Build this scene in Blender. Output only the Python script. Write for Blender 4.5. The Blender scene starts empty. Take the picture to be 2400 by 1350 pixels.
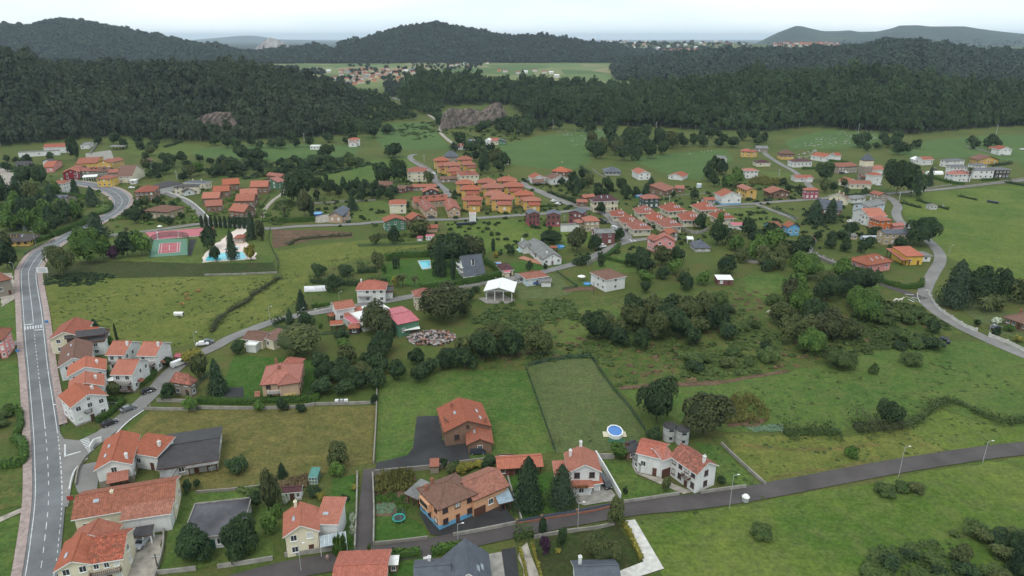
import bpy,bmesh,math,random
import numpy as np
from mathutils import Vector,Matrix
R=math.radians
SC=bpy.context.scene
COL=SC.collection
random.seed(7);NP=np.random.RandomState(11)

# ---------------------------------------------------------------- camera, sky, sun, exposure
F=1621.0;CH=100.0;PITCH=R(19.9)
cam_d=bpy.data.cameras.new('camera');cam=bpy.data.objects.new('camera',cam_d);COL.objects.link(cam)
cam.location=(0,0,CH);cam.rotation_euler=(R(90)-PITCH,0,0)
cam_d.sensor_width=36;cam_d.lens=36*F/2400;cam_d.clip_start=1;cam_d.clip_end=80000
SC.camera=cam
SC.view_settings.view_transform='Standard';SC.view_settings.look='None'
SC.view_settings.gamma=1;SC.view_settings.exposure=0.38
SC.cycles.max_bounces=4;SC.cycles.diffuse_bounces=2;SC.cycles.glossy_bounces=2
SC.cycles.transparent_max_bounces=6;SC.cycles.volume_bounces=0;SC.cycles.transmission_bounces=2
SC.cycles.use_denoising=True
SUN_EL,SUN_AZ=R(58),R(200)
w=bpy.data.worlds.new("World");SC.world=w;w.use_nodes=True
nt=w.node_tree;nt.nodes.clear()
def wn(t):return nt.nodes.new(t)
out=wn('ShaderNodeOutputWorld');bg=wn('ShaderNodeBackground');bg2=wn('ShaderNodeBackground');mx=wn('ShaderNodeMixShader')
sky=wn('ShaderNodeTexSky');sky.sky_type='NISHITA';sky.sun_disc=False
sky.sun_elevation=SUN_EL;sky.sun_rotation=SUN_AZ;sky.dust_density=2.0
bg.inputs['Strength'].default_value=0.10
nt.links.new(sky.outputs[0],bg.inputs['Color'])
# overcast cloud deck
tc=wn('ShaderNodeTexCoord');mp=wn('ShaderNodeMapping');mp.inputs['Scale'].default_value=(1.6,1.6,9.0)
nz=wn('ShaderNodeTexNoise');nz.inputs['Scale'].default_value=1.5;nz.inputs['Detail'].default_value=7
nt.links.new(tc.outputs['Generated'],mp.inputs['Vector']);nt.links.new(mp.outputs[0],nz.inputs['Vector'])
cr=wn('ShaderNodeValToRGB');cr.color_ramp.elements[0].position=0.3;cr.color_ramp.elements[0].color=(0.68,0.82,0.90,1)
cr.color_ramp.elements[1].position=0.66;cr.color_ramp.elements[1].color=(0.98,1.03,1.03,1)
nt.links.new(nz.outputs['Fac'],cr.inputs['Fac']);nt.links.new(cr.outputs[0],bg2.inputs['Color'])
bg2.inputs['Strength'].default_value=1.05
mx.inputs['Fac'].default_value=0.88
nt.links.new(bg.outputs[0],mx.inputs[1]);nt.links.new(bg2.outputs[0],mx.inputs[2]);nt.links.new(mx.outputs[0],out.inputs['Surface'])
sun_d=bpy.data.lights.new('sun','SUN');sun_d.energy=1.1;sun_d.angle=R(25);sun_d.color=(1.0,0.96,0.9)
sun=bpy.data.objects.new('sun',sun_d);COL.objects.link(sun)
sun.rotation_euler=(R(90)-SUN_EL,0,R(180)-SUN_AZ)

# ---------------------------------------------------------------- photo pixel -> place on the ground
cP,sP=math.cos(PITCH),math.sin(PITCH)
V=dict(a=(0,320,5),b=(440,320,5),c=(860,320,5),d=(1300,320,5),e=(1700,320,6),f=(2000,320,6),g=(0,540,5),
   h=(440,540,5),i=(860,540,5),j=(1300,540,5),k=(1740,540,5),l=(1920,560,5),m=(0,730,5),n=(0,1000,3.856),
   o=(380,750,4.444),p=(360,1040,4.354),q=(820,1050,4.5),r=(1250,1000,3.858),s=(1700,1000,3.43),
   t=(860,880,3.75),u=(0,340,7.94),v=(1200,420,7.94),w=(1440,440,7.5),x=(1960,440,7.5),y=(1100,290,7.94),
   z=(2180,640,6.136),A=(1340,840,4.615),B=(1840,780,4.286),_=(0,0,1))
def P(k,p):a=V[k];return(a[0]+p[0]/a[2],a[1]+p[1]/a[2])
def ray(px,py):
 x=(px-1200)/F;v=(py-675)/F
 return(x,cP-v*sP,-sP-v*cP)
def G(px,py,z=0.0):
 d=ray(px,py);t=(z-CH)/d[2]
 return Vector((d[0]*t,d[1]*t,z))
def zc_at(p):return p[1]*cP+(CH-p[2])*sP
def mpp(px,py,z=0.0):return zc_at(G(px,py,z))/F # metres per photo pixel there

# ---------------------------------------------------------------- object helpers
def tag(o,label=None,cat=None,group=None,kind=None):
 if label:o['label']=label
 if cat:o['category']=cat
 if group:o['group']=group
 if kind:o['kind']=kind
 return o
def uvs(me):
 uv=me.uv_layers.new(name='UVMap')
 n=len(me.polygons)
 if not n:return
 no=np.empty(n*3);me.polygons.foreach_get('normal',no);no=no.reshape(-1,3)
 lt=np.empty(n,np.int32);me.polygons.foreach_get('loop_total',lt)
 co=np.empty(len(me.vertices)*3);me.vertices.foreach_get('co',co);co=co.reshape(-1,3)
 lv=np.empty(len(me.loops),np.int32);me.loops.foreach_get('vertex_index',lv)
 N=np.repeat(no,lt,axis=0);p=co[lv]
 ux=np.stack([-N[:,1],N[:,0],0*N[:,0]],1);L=np.linalg.norm(ux,axis=1)
 flat=L<0.05;ux[flat]=(1,0,0);L[flat]=1;ux/=L[:,None]
 vy=np.cross(N,ux)
 q=np.stack([(p*ux).sum(1),(p*vy).sum(1)],1)
 uv.data.foreach_set('uv',q.astype(np.float32).ravel())
class MB:
 """collects world-space faces, then links them as one mesh object"""
 def __init__(s):s.v=[];s.f=[];s.m=[]
 def add(s,vs,fs,mi=0):
  b=len(s.v);s.v+=[tuple(x)for x in vs];s.f+=[tuple(b+i for i in f)for f in fs];s.m+=[mi]*len(fs);return s
 def box(s,x0,y0,z0,x1,y1,z1,M=None,mi=0):
  vs=[Vector((x,y,z))for z in(z0,z1)for x,y in((x0,y0),(x1,y0),(x1,y1),(x0,y1))]
  if M is not None:vs=[M@q for q in vs]
  return s.add(vs,[(3,2,1,0),(4,5,6,7),(0,1,5,4),(1,2,6,5),(2,3,7,6),(3,0,4,7)],mi)
 def cyl(s,c,r0,r1,z0,z1,n=10,mi=0,M=None,cap=True):
  vs=[Vector((c[0]+r*math.cos(2*math.pi*i/n),c[1]+r*math.sin(2*math.pi*i/n),z))for r,z in((r0,z0),(r1,z1))for i in range(n)]
  if M is not None:vs=[M@q for q in vs]
  fs=[(i,(i+1)%n,n+(i+1)%n,n+i)for i in range(n)]
  if cap:fs+=[tuple(range(n-1,-1,-1)),tuple(range(n,2*n))]
  return s.add(vs,fs,mi)
 def tube(s,a,b,r0,r1,n=6,mi=0):
  a=Vector(a);b=Vector(b);q=(b-a).to_track_quat('Z','Y').to_matrix().to_4x4();M=Matrix.Translation(a)@q
  return s.cyl((0,0),r0,r1,0,(b-a).length,n,mi,M)
 def build(s,name,mats,parent=None,origin=None,smooth=False,uv=True,label=None):
  me=bpy.data.meshes.new(name)
  o=origin if origin is not None else(Vector(parent.location)if parent is not None else Vector((0,0,0)))
  if parent is not None and parent.parent is not None:o=Vector(parent.location)+Vector(parent.parent.location)if origin is None else origin
  me.from_pydata([(x[0]-o[0],x[1]-o[1],x[2]-o[2])for x in s.v],[],s.f)
  if not isinstance(mats,(list,tuple)):mats=[mats]
  for m in mats:me.materials.append(m)
  if len(mats)>1:me.polygons.foreach_set('material_index',s.m)
  if smooth:me.polygons.foreach_set('use_smooth',[True]*len(me.polygons))
  me.update()
  if uv:uvs(me)
  ob=bpy.data.objects.new(name,me);COL.objects.link(ob)
  if parent is not None:ob.parent=parent
  elif origin is not None:ob.location=origin
  if label:ob['label']=label
  return ob
def empty(name,loc,rz=0,label=None,cat=None,group=None):
 o=bpy.data.objects.new(name,None);COL.objects.link(o);o.location=loc;o.rotation_euler=(0,0,rz)
 o.empty_display_size=1
 return tag(o,label,cat,group)
KIDS={}
def copy_tree(o,parent=None):
 if not KIDS:
  pass
 c=o.copy();COL.objects.link(c);c.parent=parent
 for ch in CH_OF.get(o.name,()):copy_tree(ch,c)
 return c
CH_OF={}
def reg(root):
 """remember the children of a prototype so it can be copied quickly"""
 for o in bpy.data.objects:
  if o.parent is not None:
   p=o
   while p.parent is not None:p=p.parent
   if p==root:CH_OF.setdefault(o.parent.name,[]).append(o)
 return root
def npmesh(name,verts,faces,mats,tint=None,smooth=False,midx=None):
 """fast mesh from numpy: faces (n,3) or (n,4)"""
 me=bpy.data.meshes.new(name);nf,k=faces.shape
 me.vertices.add(len(verts));me.vertices.foreach_set('co',np.ascontiguousarray(verts,np.float32).ravel())
 me.loops.add(nf*k);me.loops.foreach_set('vertex_index',np.ascontiguousarray(faces,np.int32).ravel())
 me.polygons.add(nf);me.polygons.foreach_set('loop_start',np.arange(0,nf*k,k,dtype=np.int32))
 if not isinstance(mats,(list,tuple)):mats=[mats]
 for m in mats:me.materials.append(m)
 if midx is not None:me.polygons.foreach_set('material_index',np.ascontiguousarray(midx,np.int32))
 if smooth:me.polygons.foreach_set('use_smooth',np.ones(nf,bool))
 if tint is not None:
  a=me.attributes.new('tint','FLOAT','FACE');a.data.foreach_set('value',np.ascontiguousarray(tint,np.float32))
 me.update(calc_edges=True)
 return me

# ---------------------------------------------------------------- materials
MATS={}
def srgb(r,g,b):
 f=lambda c:(c/255/12.92)if c/255<=0.04045 else((c/255+0.055)/1.055)**2.4
 return(f(r),f(g),f(b))
class NT:
 def __init__(s,name):
  s.m=bpy.data.materials.new(name);s.m.use_nodes=True;s.t=s.m.node_tree;s.b=s.t.nodes['Principled BSDF']
  s.b.inputs['Specular IOR Level'].default_value=0.25
 def n(s,t,**k):
  x=s.t.nodes.new(t)
  for a,b in k.items():
   if a[0]=='_':setattr(x,a[1:],b)
   else:x.inputs[a.replace('_',' ')].default_value=b
  return x
 def l(s,a,b):s.t.links.new(a,b)
 def noise(s,vec,scale,detail=3,rough=0.5,dist=0.0):
  x=s.n('ShaderNodeTexNoise');x.inputs['Scale'].default_value=scale;x.inputs['Detail'].default_value=detail
  x.inputs['Roughness'].default_value=rough;x.inputs['Distortion'].default_value=dist
  if vec is not None:s.l(vec,x.inputs['Vector'])
  return x.outputs['Fac']
 def ramp(s,fac,stops):
  x=s.n('ShaderNodeValToRGB');e=x.color_ramp.elements
  while len(e)<len(stops):e.new(0.5)
  for i,(p,c)in enumerate(stops):e[i].position=p;e[i].color=(*c,1)if len(c)==3 else c
  s.l(fac,x.inputs['Fac']);return x.outputs['Color']
 def mix(s,fac,a,b,mode='MIX'):
  x=s.n('ShaderNodeMix',_data_type='RGBA',_blend_type=mode)
  for v,i in((fac,0),(a,6),(b,7)):
   if isinstance(v,(int,float)):x.inputs[i].default_value=v
   elif isinstance(v,tuple):x.inputs[i].default_value=(*v,1)
   else:s.l(v,x.inputs[i])
  return x.outputs[2]
 def math(s,op,a,b=0.0,clamp=False):
  x=s.n('ShaderNodeMath',_operation=op,_use_clamp=clamp)
  for v,i in((a,0),(b,1)):
   if isinstance(v,(int,float)):x.inputs[i].default_value=v
   else:s.l(v,x.inputs[i])
  return x.outputs[0]
 def pos(s):return s.n('ShaderNodeNewGeometry').outputs['Position']
 def objc(s):return s.n('ShaderNodeTexCoord').outputs['Object']
 def uv(s):return s.n('ShaderNodeTexCoord').outputs['UV']
 def color(s,c):
  if isinstance(c,tuple):s.b.inputs['Base Color'].default_value=(*c,1)
  else:s.l(c,s.b.inputs['Base Color'])
 def bump(s,h,strength=0.4,dist=0.1):
  x=s.n('ShaderNodeBump',Strength=strength,Distance=dist);s.l(h,x.inputs['Height']);s.l(x.outputs[0],s.b.inputs['Normal'])
 def rough(s,r):s.b.inputs['Roughness'].default_value=r
def mul(c,k):return tuple(min(1,x*k)for x in c)
def m_plain(name,c,rough=0.7,metal=0.0,var=0.12,scale=1.5,spec=0.25):
 key=('p',name)
 if key in MATS:return MATS[key]
 t=NT(name);t.rough(rough);t.b.inputs['Metallic'].default_value=metal;t.b.inputs['Specular IOR Level'].default_value=spec
 f=t.noise(t.pos(),scale,4)
 t.color(t.ramp(f,[(0.3,mul(c,1-var)),(0.7,mul(c,1+var))]))
 MATS[key]=t.m;return t.m
def m_wall(name,c,dirt=0.35):
 key=('w',name)
 if key in MATS:return MATS[key]
 t=NT(name);t.rough(0.85);p=t.pos()
 a=t.ramp(t.noise(p,0.35,5,0.6),[(0.3,mul(c,0.86)),(0.7,mul(c,1.04))])
 # runs of damp down the render
 mpn=t.n('ShaderNodeMapping');mpn.inputs['Scale'].default_value=(1.3,1.3,0.12);t.l(p,mpn.inputs['Vector'])
 s=t.noise(mpn.outputs[0],1.4,5,0.65)
 d=t.math('MULTIPLY',t.ramp(s,[(0.52,(0,0,0)),(0.75,(1,1,1))]),dirt)
 col=t.mix(d,a,(c[0]*0.45,c[1]*0.45,c[2]*0.42))
 t.color(col);t.bump(t.noise(p,9,3),0.15,0.03)
 MATS[key]=t.m;return t.m
def m_stone(name,c,c2,scale=1.6):
 key=('s',name)
 if key in MATS:return MATS[key]
 t=NT(name);t.rough(0.9);uv=t.uv()
 br=t.n('ShaderNodeTexBrick',_offset=0.5);br.inputs['Scale'].default_value=scale
 br.inputs['Color1'].default_value=(*c,1);br.inputs['Color2'].default_value=(*c2,1);br.inputs['Mortar'].default_value=(*mul(c,1.25),1)
 br.inputs['Mortar Size'].default_value=0.03;br.inputs['Brick Width'].default_value=0.7;br.inputs['Row Height'].default_value=0.32
 t.l(uv,br.inputs['Vector'])
 n=t.noise(t.pos(),0.9,6,0.7)
 t.color(t.mix(0.6,br.outputs['Color'],t.ramp(n,[(0.3,mul(c,0.6)),(0.7,mul(c2,1.25))])))
 t.bump(n,0.4,0.08);MATS[key]=t.m;return t.m
def m_roof(name,c,old=0.0,moss=(0.10,0.085,0.05),rib=0.46):
 """barrel tiles: ribs down the slope, courses across it, patches of lichen"""
 key=('r',name)
 if key in MATS:return MATS[key]
 t=NT(name);t.rough(0.8);uv=t.uv();p=t.pos()
 sep=t.n('ShaderNodeSeparateXYZ');t.l(uv,sep.inputs[0])
 u=t.math('MULTIPLY',sep.outputs[0],2*math.pi/rib);su=t.math('SINE',u)
 vv=t.math('FRACT',t.math('MULTIPLY',sep.outputs[1],1/0.38))
 wn_=t.n('ShaderNodeTexWhiteNoise',_noise_dimensions='2D')
 cmb=t.n('ShaderNodeCombineXYZ');t.l(t.math('FLOOR',t.math('MULTIPLY',sep.outputs[0],1/rib)),cmb.inputs[0]);t.l(t.math('FLOOR',t.math('MULTIPLY',sep.outputs[1],1/0.38)),cmb.inputs[1])
 t.l(cmb.outputs[0],wn_.inputs['Vector'])
 tile=t.ramp(wn_.outputs['Value'],[(0.0,mul(c,0.82-0.3*old)),(0.6,c),(1.0,mul(c,1.15+0.3*old))])
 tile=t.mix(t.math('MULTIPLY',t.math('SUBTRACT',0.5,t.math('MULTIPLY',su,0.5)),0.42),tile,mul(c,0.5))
 big=t.noise(p,0.30,5,0.6)
 tile=t.mix(t.ramp(big,[(0.35,(0,0,0)),(0.75,(0.35,0.35,0.35))]),tile,mul(c,0.62))
 sp=t.noise(p,1.1,6,0.7)
 lo=0.62-0.16*old
 col=t.mix(t.math('MULTIPLY',t.ramp(sp,[(lo,(0,0,0)),(lo+0.14,(1,1,1))]),0.35+0.5*old),tile,moss)
 oi=t.n('ShaderNodeObjectInfo');hs=t.n('ShaderNodeHueSaturation');t.l(col,hs.inputs['Color']);t.l(t.math('ADD',.86,t.math('MULTIPLY',oi.outputs['Random'],.24)),hs.inputs['Value']);t.l(t.math('ADD',.9,t.math('MULTIPLY',t.math('FRACT',t.math('MULTIPLY',oi.outputs['Random'],7.3)),.18)),hs.inputs['Saturation'])
 t.color(hs.outputs[0])
 hgt=t.math('ADD',t.math('MULTIPLY',su,0.5),t.math('MULTIPLY',vv,0.4))
 t.bump(hgt,0.5,0.06)
 MATS[key]=t.m;return t.m
def m_slate(name,c,streak=0.5):
 key=('sl',name)
 if key in MATS:return MATS[key]
 t=NT(name);t.rough(0.55);uv=t.uv();p=t.pos()
 br=t.n('ShaderNodeTexBrick',_offset=0.5);br.inputs['Scale'].default_value=1.0
 br.inputs['Color1'].default_value=(*mul(c,0.85),1);br.inputs['Color2'].default_value=(*mul(c,1.15),1);br.inputs['Mortar'].default_value=(*mul(c,0.6),1)
 br.inputs['Mortar Size'].default_value=0.02;br.inputs['Brick Width'].default_value=0.9;br.inputs['Row Height'].default_value=0.6
 t.l(uv,br.inputs['Vector'])
 n=t.noise(p,0.5,6,0.7)
 t.color(t.mix(streak,br.outputs['Color'],t.ramp(n,[(0.35,mul(c,0.6)),(0.7,mul(c,1.6))])))
 MATS[key]=t.m;return t.m
def m_grass(name,a,b,c=None,scale=0.03,fine=1.0,bump=0.5):
 """pasture: broad patches, tussocks, fine grain"""
 key=('g',name)
 if key in MATS:return MATS[key]
 t=NT(name);t.rough(0.95);t.b.inputs['Specular IOR Level'].default_value=0.1;p=t.pos();c=c or mul(b,1.25)
 big=t.noise(p,scale,5,0.6,0.6);mid=t.noise(p,scale*7,5,0.65);fin=t.noise(p,1.1,4,0.7)
 col=t.ramp(big,[(0.36,a),(0.62,b)])
 col=t.mix(t.ramp(mid,[(0.42,(0,0,0)),(0.68,(0.8,0.8,0.8))]),col,c)
 f2=t.ramp(fin,[(0.30,(0.62,0.62,0.62)),(0.5,(1,1,1)),(0.72,(1.45,1.42,1.3))])
 x=t.mix(0.85*fine,col,f2,'MULTIPLY');x=t.mix(0.6*fine,x,t.ramp(t.noise(p,.33,6,.75,.4),[(0.32,(.55,.62,.5)),(0.5,(1,1,1)),(0.70,(1.5,1.4,1.15))]),'MULTIPLY');t.color(x)
 sp=t.noise(p,2.6,4,0.75)
 t.bump(t.math('ADD',t.math('MULTIPLY',fin,1.0),t.math('MULTIPLY',sp,0.5)),bump,0.5)
 MATS[key]=t.m;return t.m
def m_leaf(name,a,b,var=0.25,edge=0.3):
 """foliage: colour per clump (tint), patches through the crown, small change per plant"""
 key=('l',name)
 if key in MATS:return MATS[key]
 t=NT(name);t.rough(0.75);t.b.inputs['Specular IOR Level'].default_value=0.15
 at=t.n('ShaderNodeAttribute',_attribute_name='tint');oi=t.n('ShaderNodeObjectInfo')
 n=t.noise(t.pos(),0.35,3)
 f=t.math('ADD',t.math('MULTIPLY',at.outputs['Fac'],0.6),t.math('MULTIPLY',n,0.4))
 col=t.ramp(f,[(0.15,a),(0.85,b)])
 k=t.math('ADD',1-var/2,t.math('MULTIPLY',oi.outputs['Random'],var))
 hs=t.n('ShaderNodeHueSaturation');t.l(k,hs.inputs['Value']);t.l(col,hs.inputs['Color'])
 t.color(hs.outputs[0]);MATS[key]=t.m;return t.m
def m_asphalt(name,c,pv=0.25):
 key=('as',name)
 if key in MATS:return MATS[key]
 t=NT(name);t.rough(0.9);p=t.pos()
 a=t.ramp(t.noise(p,0.12,5,0.6),[(0.3,mul(c,1-pv)),(0.7,mul(c,1+pv))])
 s=t.ramp(t.noise(p,5,3),[(0.3,(0.8,0.8,0.8)),(0.7,(1.2,1.2,1.2))])
 cr=t.ramp(t.noise(p,0.6,7,0.75,1.5),[(0.60,(0,0,0)),(0.70,(0.35,0.35,0.35))])
 t.color(t.mix(cr,t.mix(0.6,a,s,'MULTIPLY'),mul(c,1.9)));MATS[key]=t.m;return t.m
# ---------------------------------------------------------------- terrain: one sheet, fan-shaped grid out to the horizon
def interp(tbl,x):t=np.array(tbl,float);return np.interp(x,t[:,0],t[:,1])
def Zof(py,Y): # height of a point seen at row py standing Y metres out
 v=(np.asarray(py)-675)/F;return CH+Y*(-sP-v*cP)/(cP-v*sP)
def Yof(py):v=(np.asarray(py,float)-675)/F;return CH*(cP-v*sP)/(sP+v*cP)
def pxof(X,Y,z=20.0):return 1200+F*X/(Y*cP+(CH-z)*sP)
def Xof(px,Y,z=20.0):return(px-1200)/F*(Y*cP+(CH-z)*sP)
# each ridge: skyline rows in the photo, distance of crest, foot and back, tree height standing on it
RID=dict(
 near_left=dict(c=[(-600,95),(-200,100),(0,118),(90,124),(140,146),(250,150),(400,152),(560,144),(620,157),(700,174),(780,198),(850,234),(910,252),(945,275),(960,300)],
 f=[(-600,350),(0,345),(100,335),(250,322),(450,336),(650,330),(800,318),(870,292),(930,278),(960,275)],Yc=[(-600,1000),(600,1020),(960,1000)],back=420,t=16,x=(-900,960)),
 near_right=dict(c=[(925,262),(945,200),(1000,168),(1060,168),(1120,178),(1200,187),(1300,191),(1450,195),(1560,196),(1640,180),(1760,163),(1900,160),(2000,158),(2100,160),(2200,178),(2300,190),(2500,192),(3000,180)],
 f=[(925,262),(950,258),(1030,250),(1195,246),(1240,285),(1400,300),(1600,306),(1800,312),(1900,298),(2050,312),(2150,318),(2300,305),(2500,296),(3000,296)],Yc=[(925,1180),(1200,1200),(1700,1120),(2400,1150),(3000,1150)],back=380,t=20,x=(925,3300)),
 mid_right=dict(c=[(1430,148),(1480,140),(1520,130),(1600,121),(1700,114),(1800,114),(1900,112),(2000,106),(2080,92),(2130,92),(2200,102),(2280,114),(2400,116),(3000,104)],
 f=[(1430,166),(1500,172),(1600,172),(3000,172)],Yc=[(1430,2500),(1700,2500),(2100,2300),(3000,2300)],back=900,t=14,x=(1430,3300)),
 town=dict(c=[(1290,118),(1330,102),(1400,98),(1480,97),(1600,97),(1700,98),(1800,103),(1900,100),(1960,104),(2100,104),(2300,108),(3000,110)],
 f=[(1290,132),(1500,132),(3000,132)],Yc=[(1290,4600),(3000,4600)],back=1500,t=4,x=(1290,3300)),
 mid_hill=dict(c=[(780,120),(801,99),(819,95),(852,94),(877,84),(915,72),(953,64),(990,60),(1016,54),(1033,54),(1053,59),(1091,67),(1129,74),(1200,86),(1240,84),(1263,82),(1300,88),(1340,95),(1380,99),(1440,106),(1480,118),(1510,140)],
 f=[(780,153),(1250,149),(1300,140),(1510,143)],Yc=[(780,3600),(1510,3700)],back=700,t=11,x=(775,1515)),
 far_left=dict(c=[(-600,60),(0,56),(35,57),(70,63),(90,60),(110,51),(150,45),(180,48),(210,50),(260,60),(300,67),(340,76),(380,82),(420,92),(450,97),(480,103),(520,105),(560,120),(600,121),(640,116),(680,112),(720,107),(745,103),(770,112),(795,124),(830,148)],
 f=[(-600,152),(830,153)],Yc=[(-600,3450),(830,3600)],back=700,t=11,x=(-900,835)),
 pale_left=dict(c=[(300,110),(420,96),(480,90),(520,86),(575,81),(610,83),(650,91),(720,93),(760,97),(810,98),(900,106)],f=[(300,108),(900,108)],Yc=[(300,21000),(900,21000)],back=3000,t=0,x=(280,1000)),
 far_right=dict(c=[(1760,101),(1780,97),(1800,86),(1820,76),(1845,66),(1860,60),(1875,62),(1900,68),(1925,73),(1960,73),(1985,71),(2010,75),(2050,74),(2085,66),(2100,60),(2140,59),(2170,62),(2250,62),(2290,68),(2340,74),(2400,80),(2600,84),(3200,60)],
 f=[(1760,104),(3200,104)],Yc=[(1760,9000),(3200,9000)],back=2500,t=0,x=(1755,3400)),
)
def sstep(t):t=np.clip(t,0,1);return t*t*(3-2*t)
def wav(X,Y,s,k): # cheap smooth relief
 return(np.sin(X/s+1.3*k)*np.cos(Y/s*1.1+k)+0.5*np.sin(X/s*2.3+Y/s*1.7+2*k)+0.25*np.sin(X/s*4.1-Y/s*3.9+k))
def height(X,Y):
 X=np.asarray(X,float);Y=np.asarray(Y,float);Z=np.zeros(np.broadcast(X,Y).shape)
 Ys=np.maximum(Y,300);px=pxof(X,Ys)
 for i,(nm,r)in enumerate(RID.items()):
  Yc=interp(r['Yc'],px);cz=Zof(interp(r['c'],px),Yc)-r['t']
  Yf=np.minimum(Yof(interp(r['f'],px))*(0.995 if nm[:4]=='near' else 1),Yc-30)
  if nm in('pale_left','far_right','town'):Yf=Yc-{'pale_left':3000,'far_right':2500,'town':1300}[nm]
  if nm in('mid_hill','far_left'):Yf=Yc-650
  if nm=='mid_right':Yf=Yc-800
  up=(Y-Yf)/(Yc-Yf);dn=1-(Y-Yc)/r['back']
  x0,x1=r['x'];e=sstep((px-x0)/25)*sstep((x1-px)/25)
  s=np.where(Y<Yc,np.sin(np.clip(up,0,1)*math.pi/2)**1.15,sstep(dn))
  rel=wav(X,Y,95 if nm[:4]=='near' else 230,i)*(0.05 if Yc.mean()<2000 else 0.09)
  s=s*(1+rel*np.clip(1-up,0,1)*np.clip(up*4,0,1))
  Z=np.maximum(Z,np.maximum(cz,0)*s*e)
 return Z
def hz(x,y):return float(height(np.array([x]),np.array([y]))[0])
def hit(px,py):
 """where the view ray of a photo pixel meets the terrain"""
 d=ray(px,py);Y=np.concatenate([np.arange(100,1600,4.0),np.arange(1600,6000,15.0),np.arange(6000,26000,80.0)])
 X=d[0]/d[1]*Y;Z=CH+d[2]/d[1]*Y;H_=height(X,Y);i=np.argmax(Z<=H_)
 return Vector((X[i],Y[i],H_[i]))
rows=np.concatenate([[-400,-100,100,250,400,520,600],np.arange(640,1700,11),np.arange(1700,3900,26),np.arange(3900,6500,80),np.arange(6500,15000,260),np.arange(15000,40000,2500)])
cols=np.concatenate([np.arange(-3000,-600,200),np.arange(-600,3000,9.0),np.arange(3000,5600,200)])
CX,RY=np.meshgrid(cols,rows)
GX=(CX-1200)/F*(np.maximum(RY,600)*cP+80*sP);GZ=height(GX,RY)
GZ[RY<640]=0
nr,nc=CX.shape
idx=np.arange(nr*nc).reshape(nr,nc)
fc=np.stack([idx[:-1,:-1],idx[:-1,1:],idx[1:,1:],idx[1:,:-1]],-1).reshape(-1,4)
# material: rough meadow near, woodland floor on the hills, a patchwork of crops on the far plain, bare pale far hills
t=NT('ground');t.rough(0.95);t.b.inputs['Specular IOR Level'].default_value=0.1;p=t.pos()
fin=t.noise(p,1.0,4,0.7);mid=t.noise(p,0.09,5,0.65);big=t.noise(p,0.017,4,0.6)
g1=t.ramp(big,[(0.35,(0.050,0.082,0.019)),(0.62,(0.084,0.106,0.028))])
g1=t.mix(t.ramp(mid,[(0.45,(0,0,0)),(0.7,(0.85,0.85,0.85))]),g1,(0.105,0.092,0.036))
g1=t.mix(0.7,g1,t.ramp(fin,[(0.3,(0.6,0.6,0.6)),(0.5,(1,1,1)),(0.72,(1.4,1.4,1.3))]),'MULTIPLY')
vo=t.n('ShaderNodeTexVoronoi');vo.inputs['Scale'].default_value=0.006
mpv=t.n('ShaderNodeMapping');mpv.inputs['Scale'].default_value=(1.0,0.55,1);t.l(p,mpv.inputs['Vector']);t.l(mpv.outputs[0],vo.inputs['Vector'])
sepc=t.n('ShaderNodeSeparateColor');t.l(vo.outputs['Color'],sepc.inputs[0])
crop=t.ramp(sepc.outputs[0],[(0.0,(0.065,0.11,0.036)),(0.35,(0.11,0.155,0.055)),(0.65,(0.15,0.17,0.07)),(1.0,(0.21,0.19,0.10))])
at1=t.n('ShaderNodeAttribute',_attribute_name='far');at2=t.n('ShaderNodeAttribute',_attribute_name='wood');at3=t.n('ShaderNodeAttribute',_attribute_name='bare')
col=t.mix(at1.outputs['Fac'],g1,crop)
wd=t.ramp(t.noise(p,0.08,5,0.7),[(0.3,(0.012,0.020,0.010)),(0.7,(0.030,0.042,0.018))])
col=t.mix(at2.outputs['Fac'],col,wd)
fr=t.ramp(t.noise(p,0.0022,6,0.65),[(0.50,(0.014,0.026,0.018)),(0.62,(0.035,0.055,0.03)),(0.75,(0.09,0.11,0.06))])
col=t.mix(at3.outputs['Fac'],col,fr)
t.color(col);t.bump(fin,0.4,0.5)
me=npmesh('ground',np.stack([GX,RY,GZ],-1).reshape(-1,3),fc,t.m,smooth=True)
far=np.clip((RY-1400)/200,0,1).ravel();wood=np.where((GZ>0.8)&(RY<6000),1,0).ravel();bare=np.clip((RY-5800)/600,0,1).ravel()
TOWN=(pxof(GX,np.maximum(RY,300))>1330)&(RY>3900)&(RY<5200)
wood=np.where(TOWN.ravel(),0.35,wood)
for nm,arr in(('far',far),('wood',wood),('bare',bare)):
 a=me.attributes.new(nm,'FLOAT','POINT');a.data.foreach_set('value',arr.astype(np.float32))
gob=bpy.data.objects.new('ground',me);COL.objects.link(gob);tag(gob,kind='structure')

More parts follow.
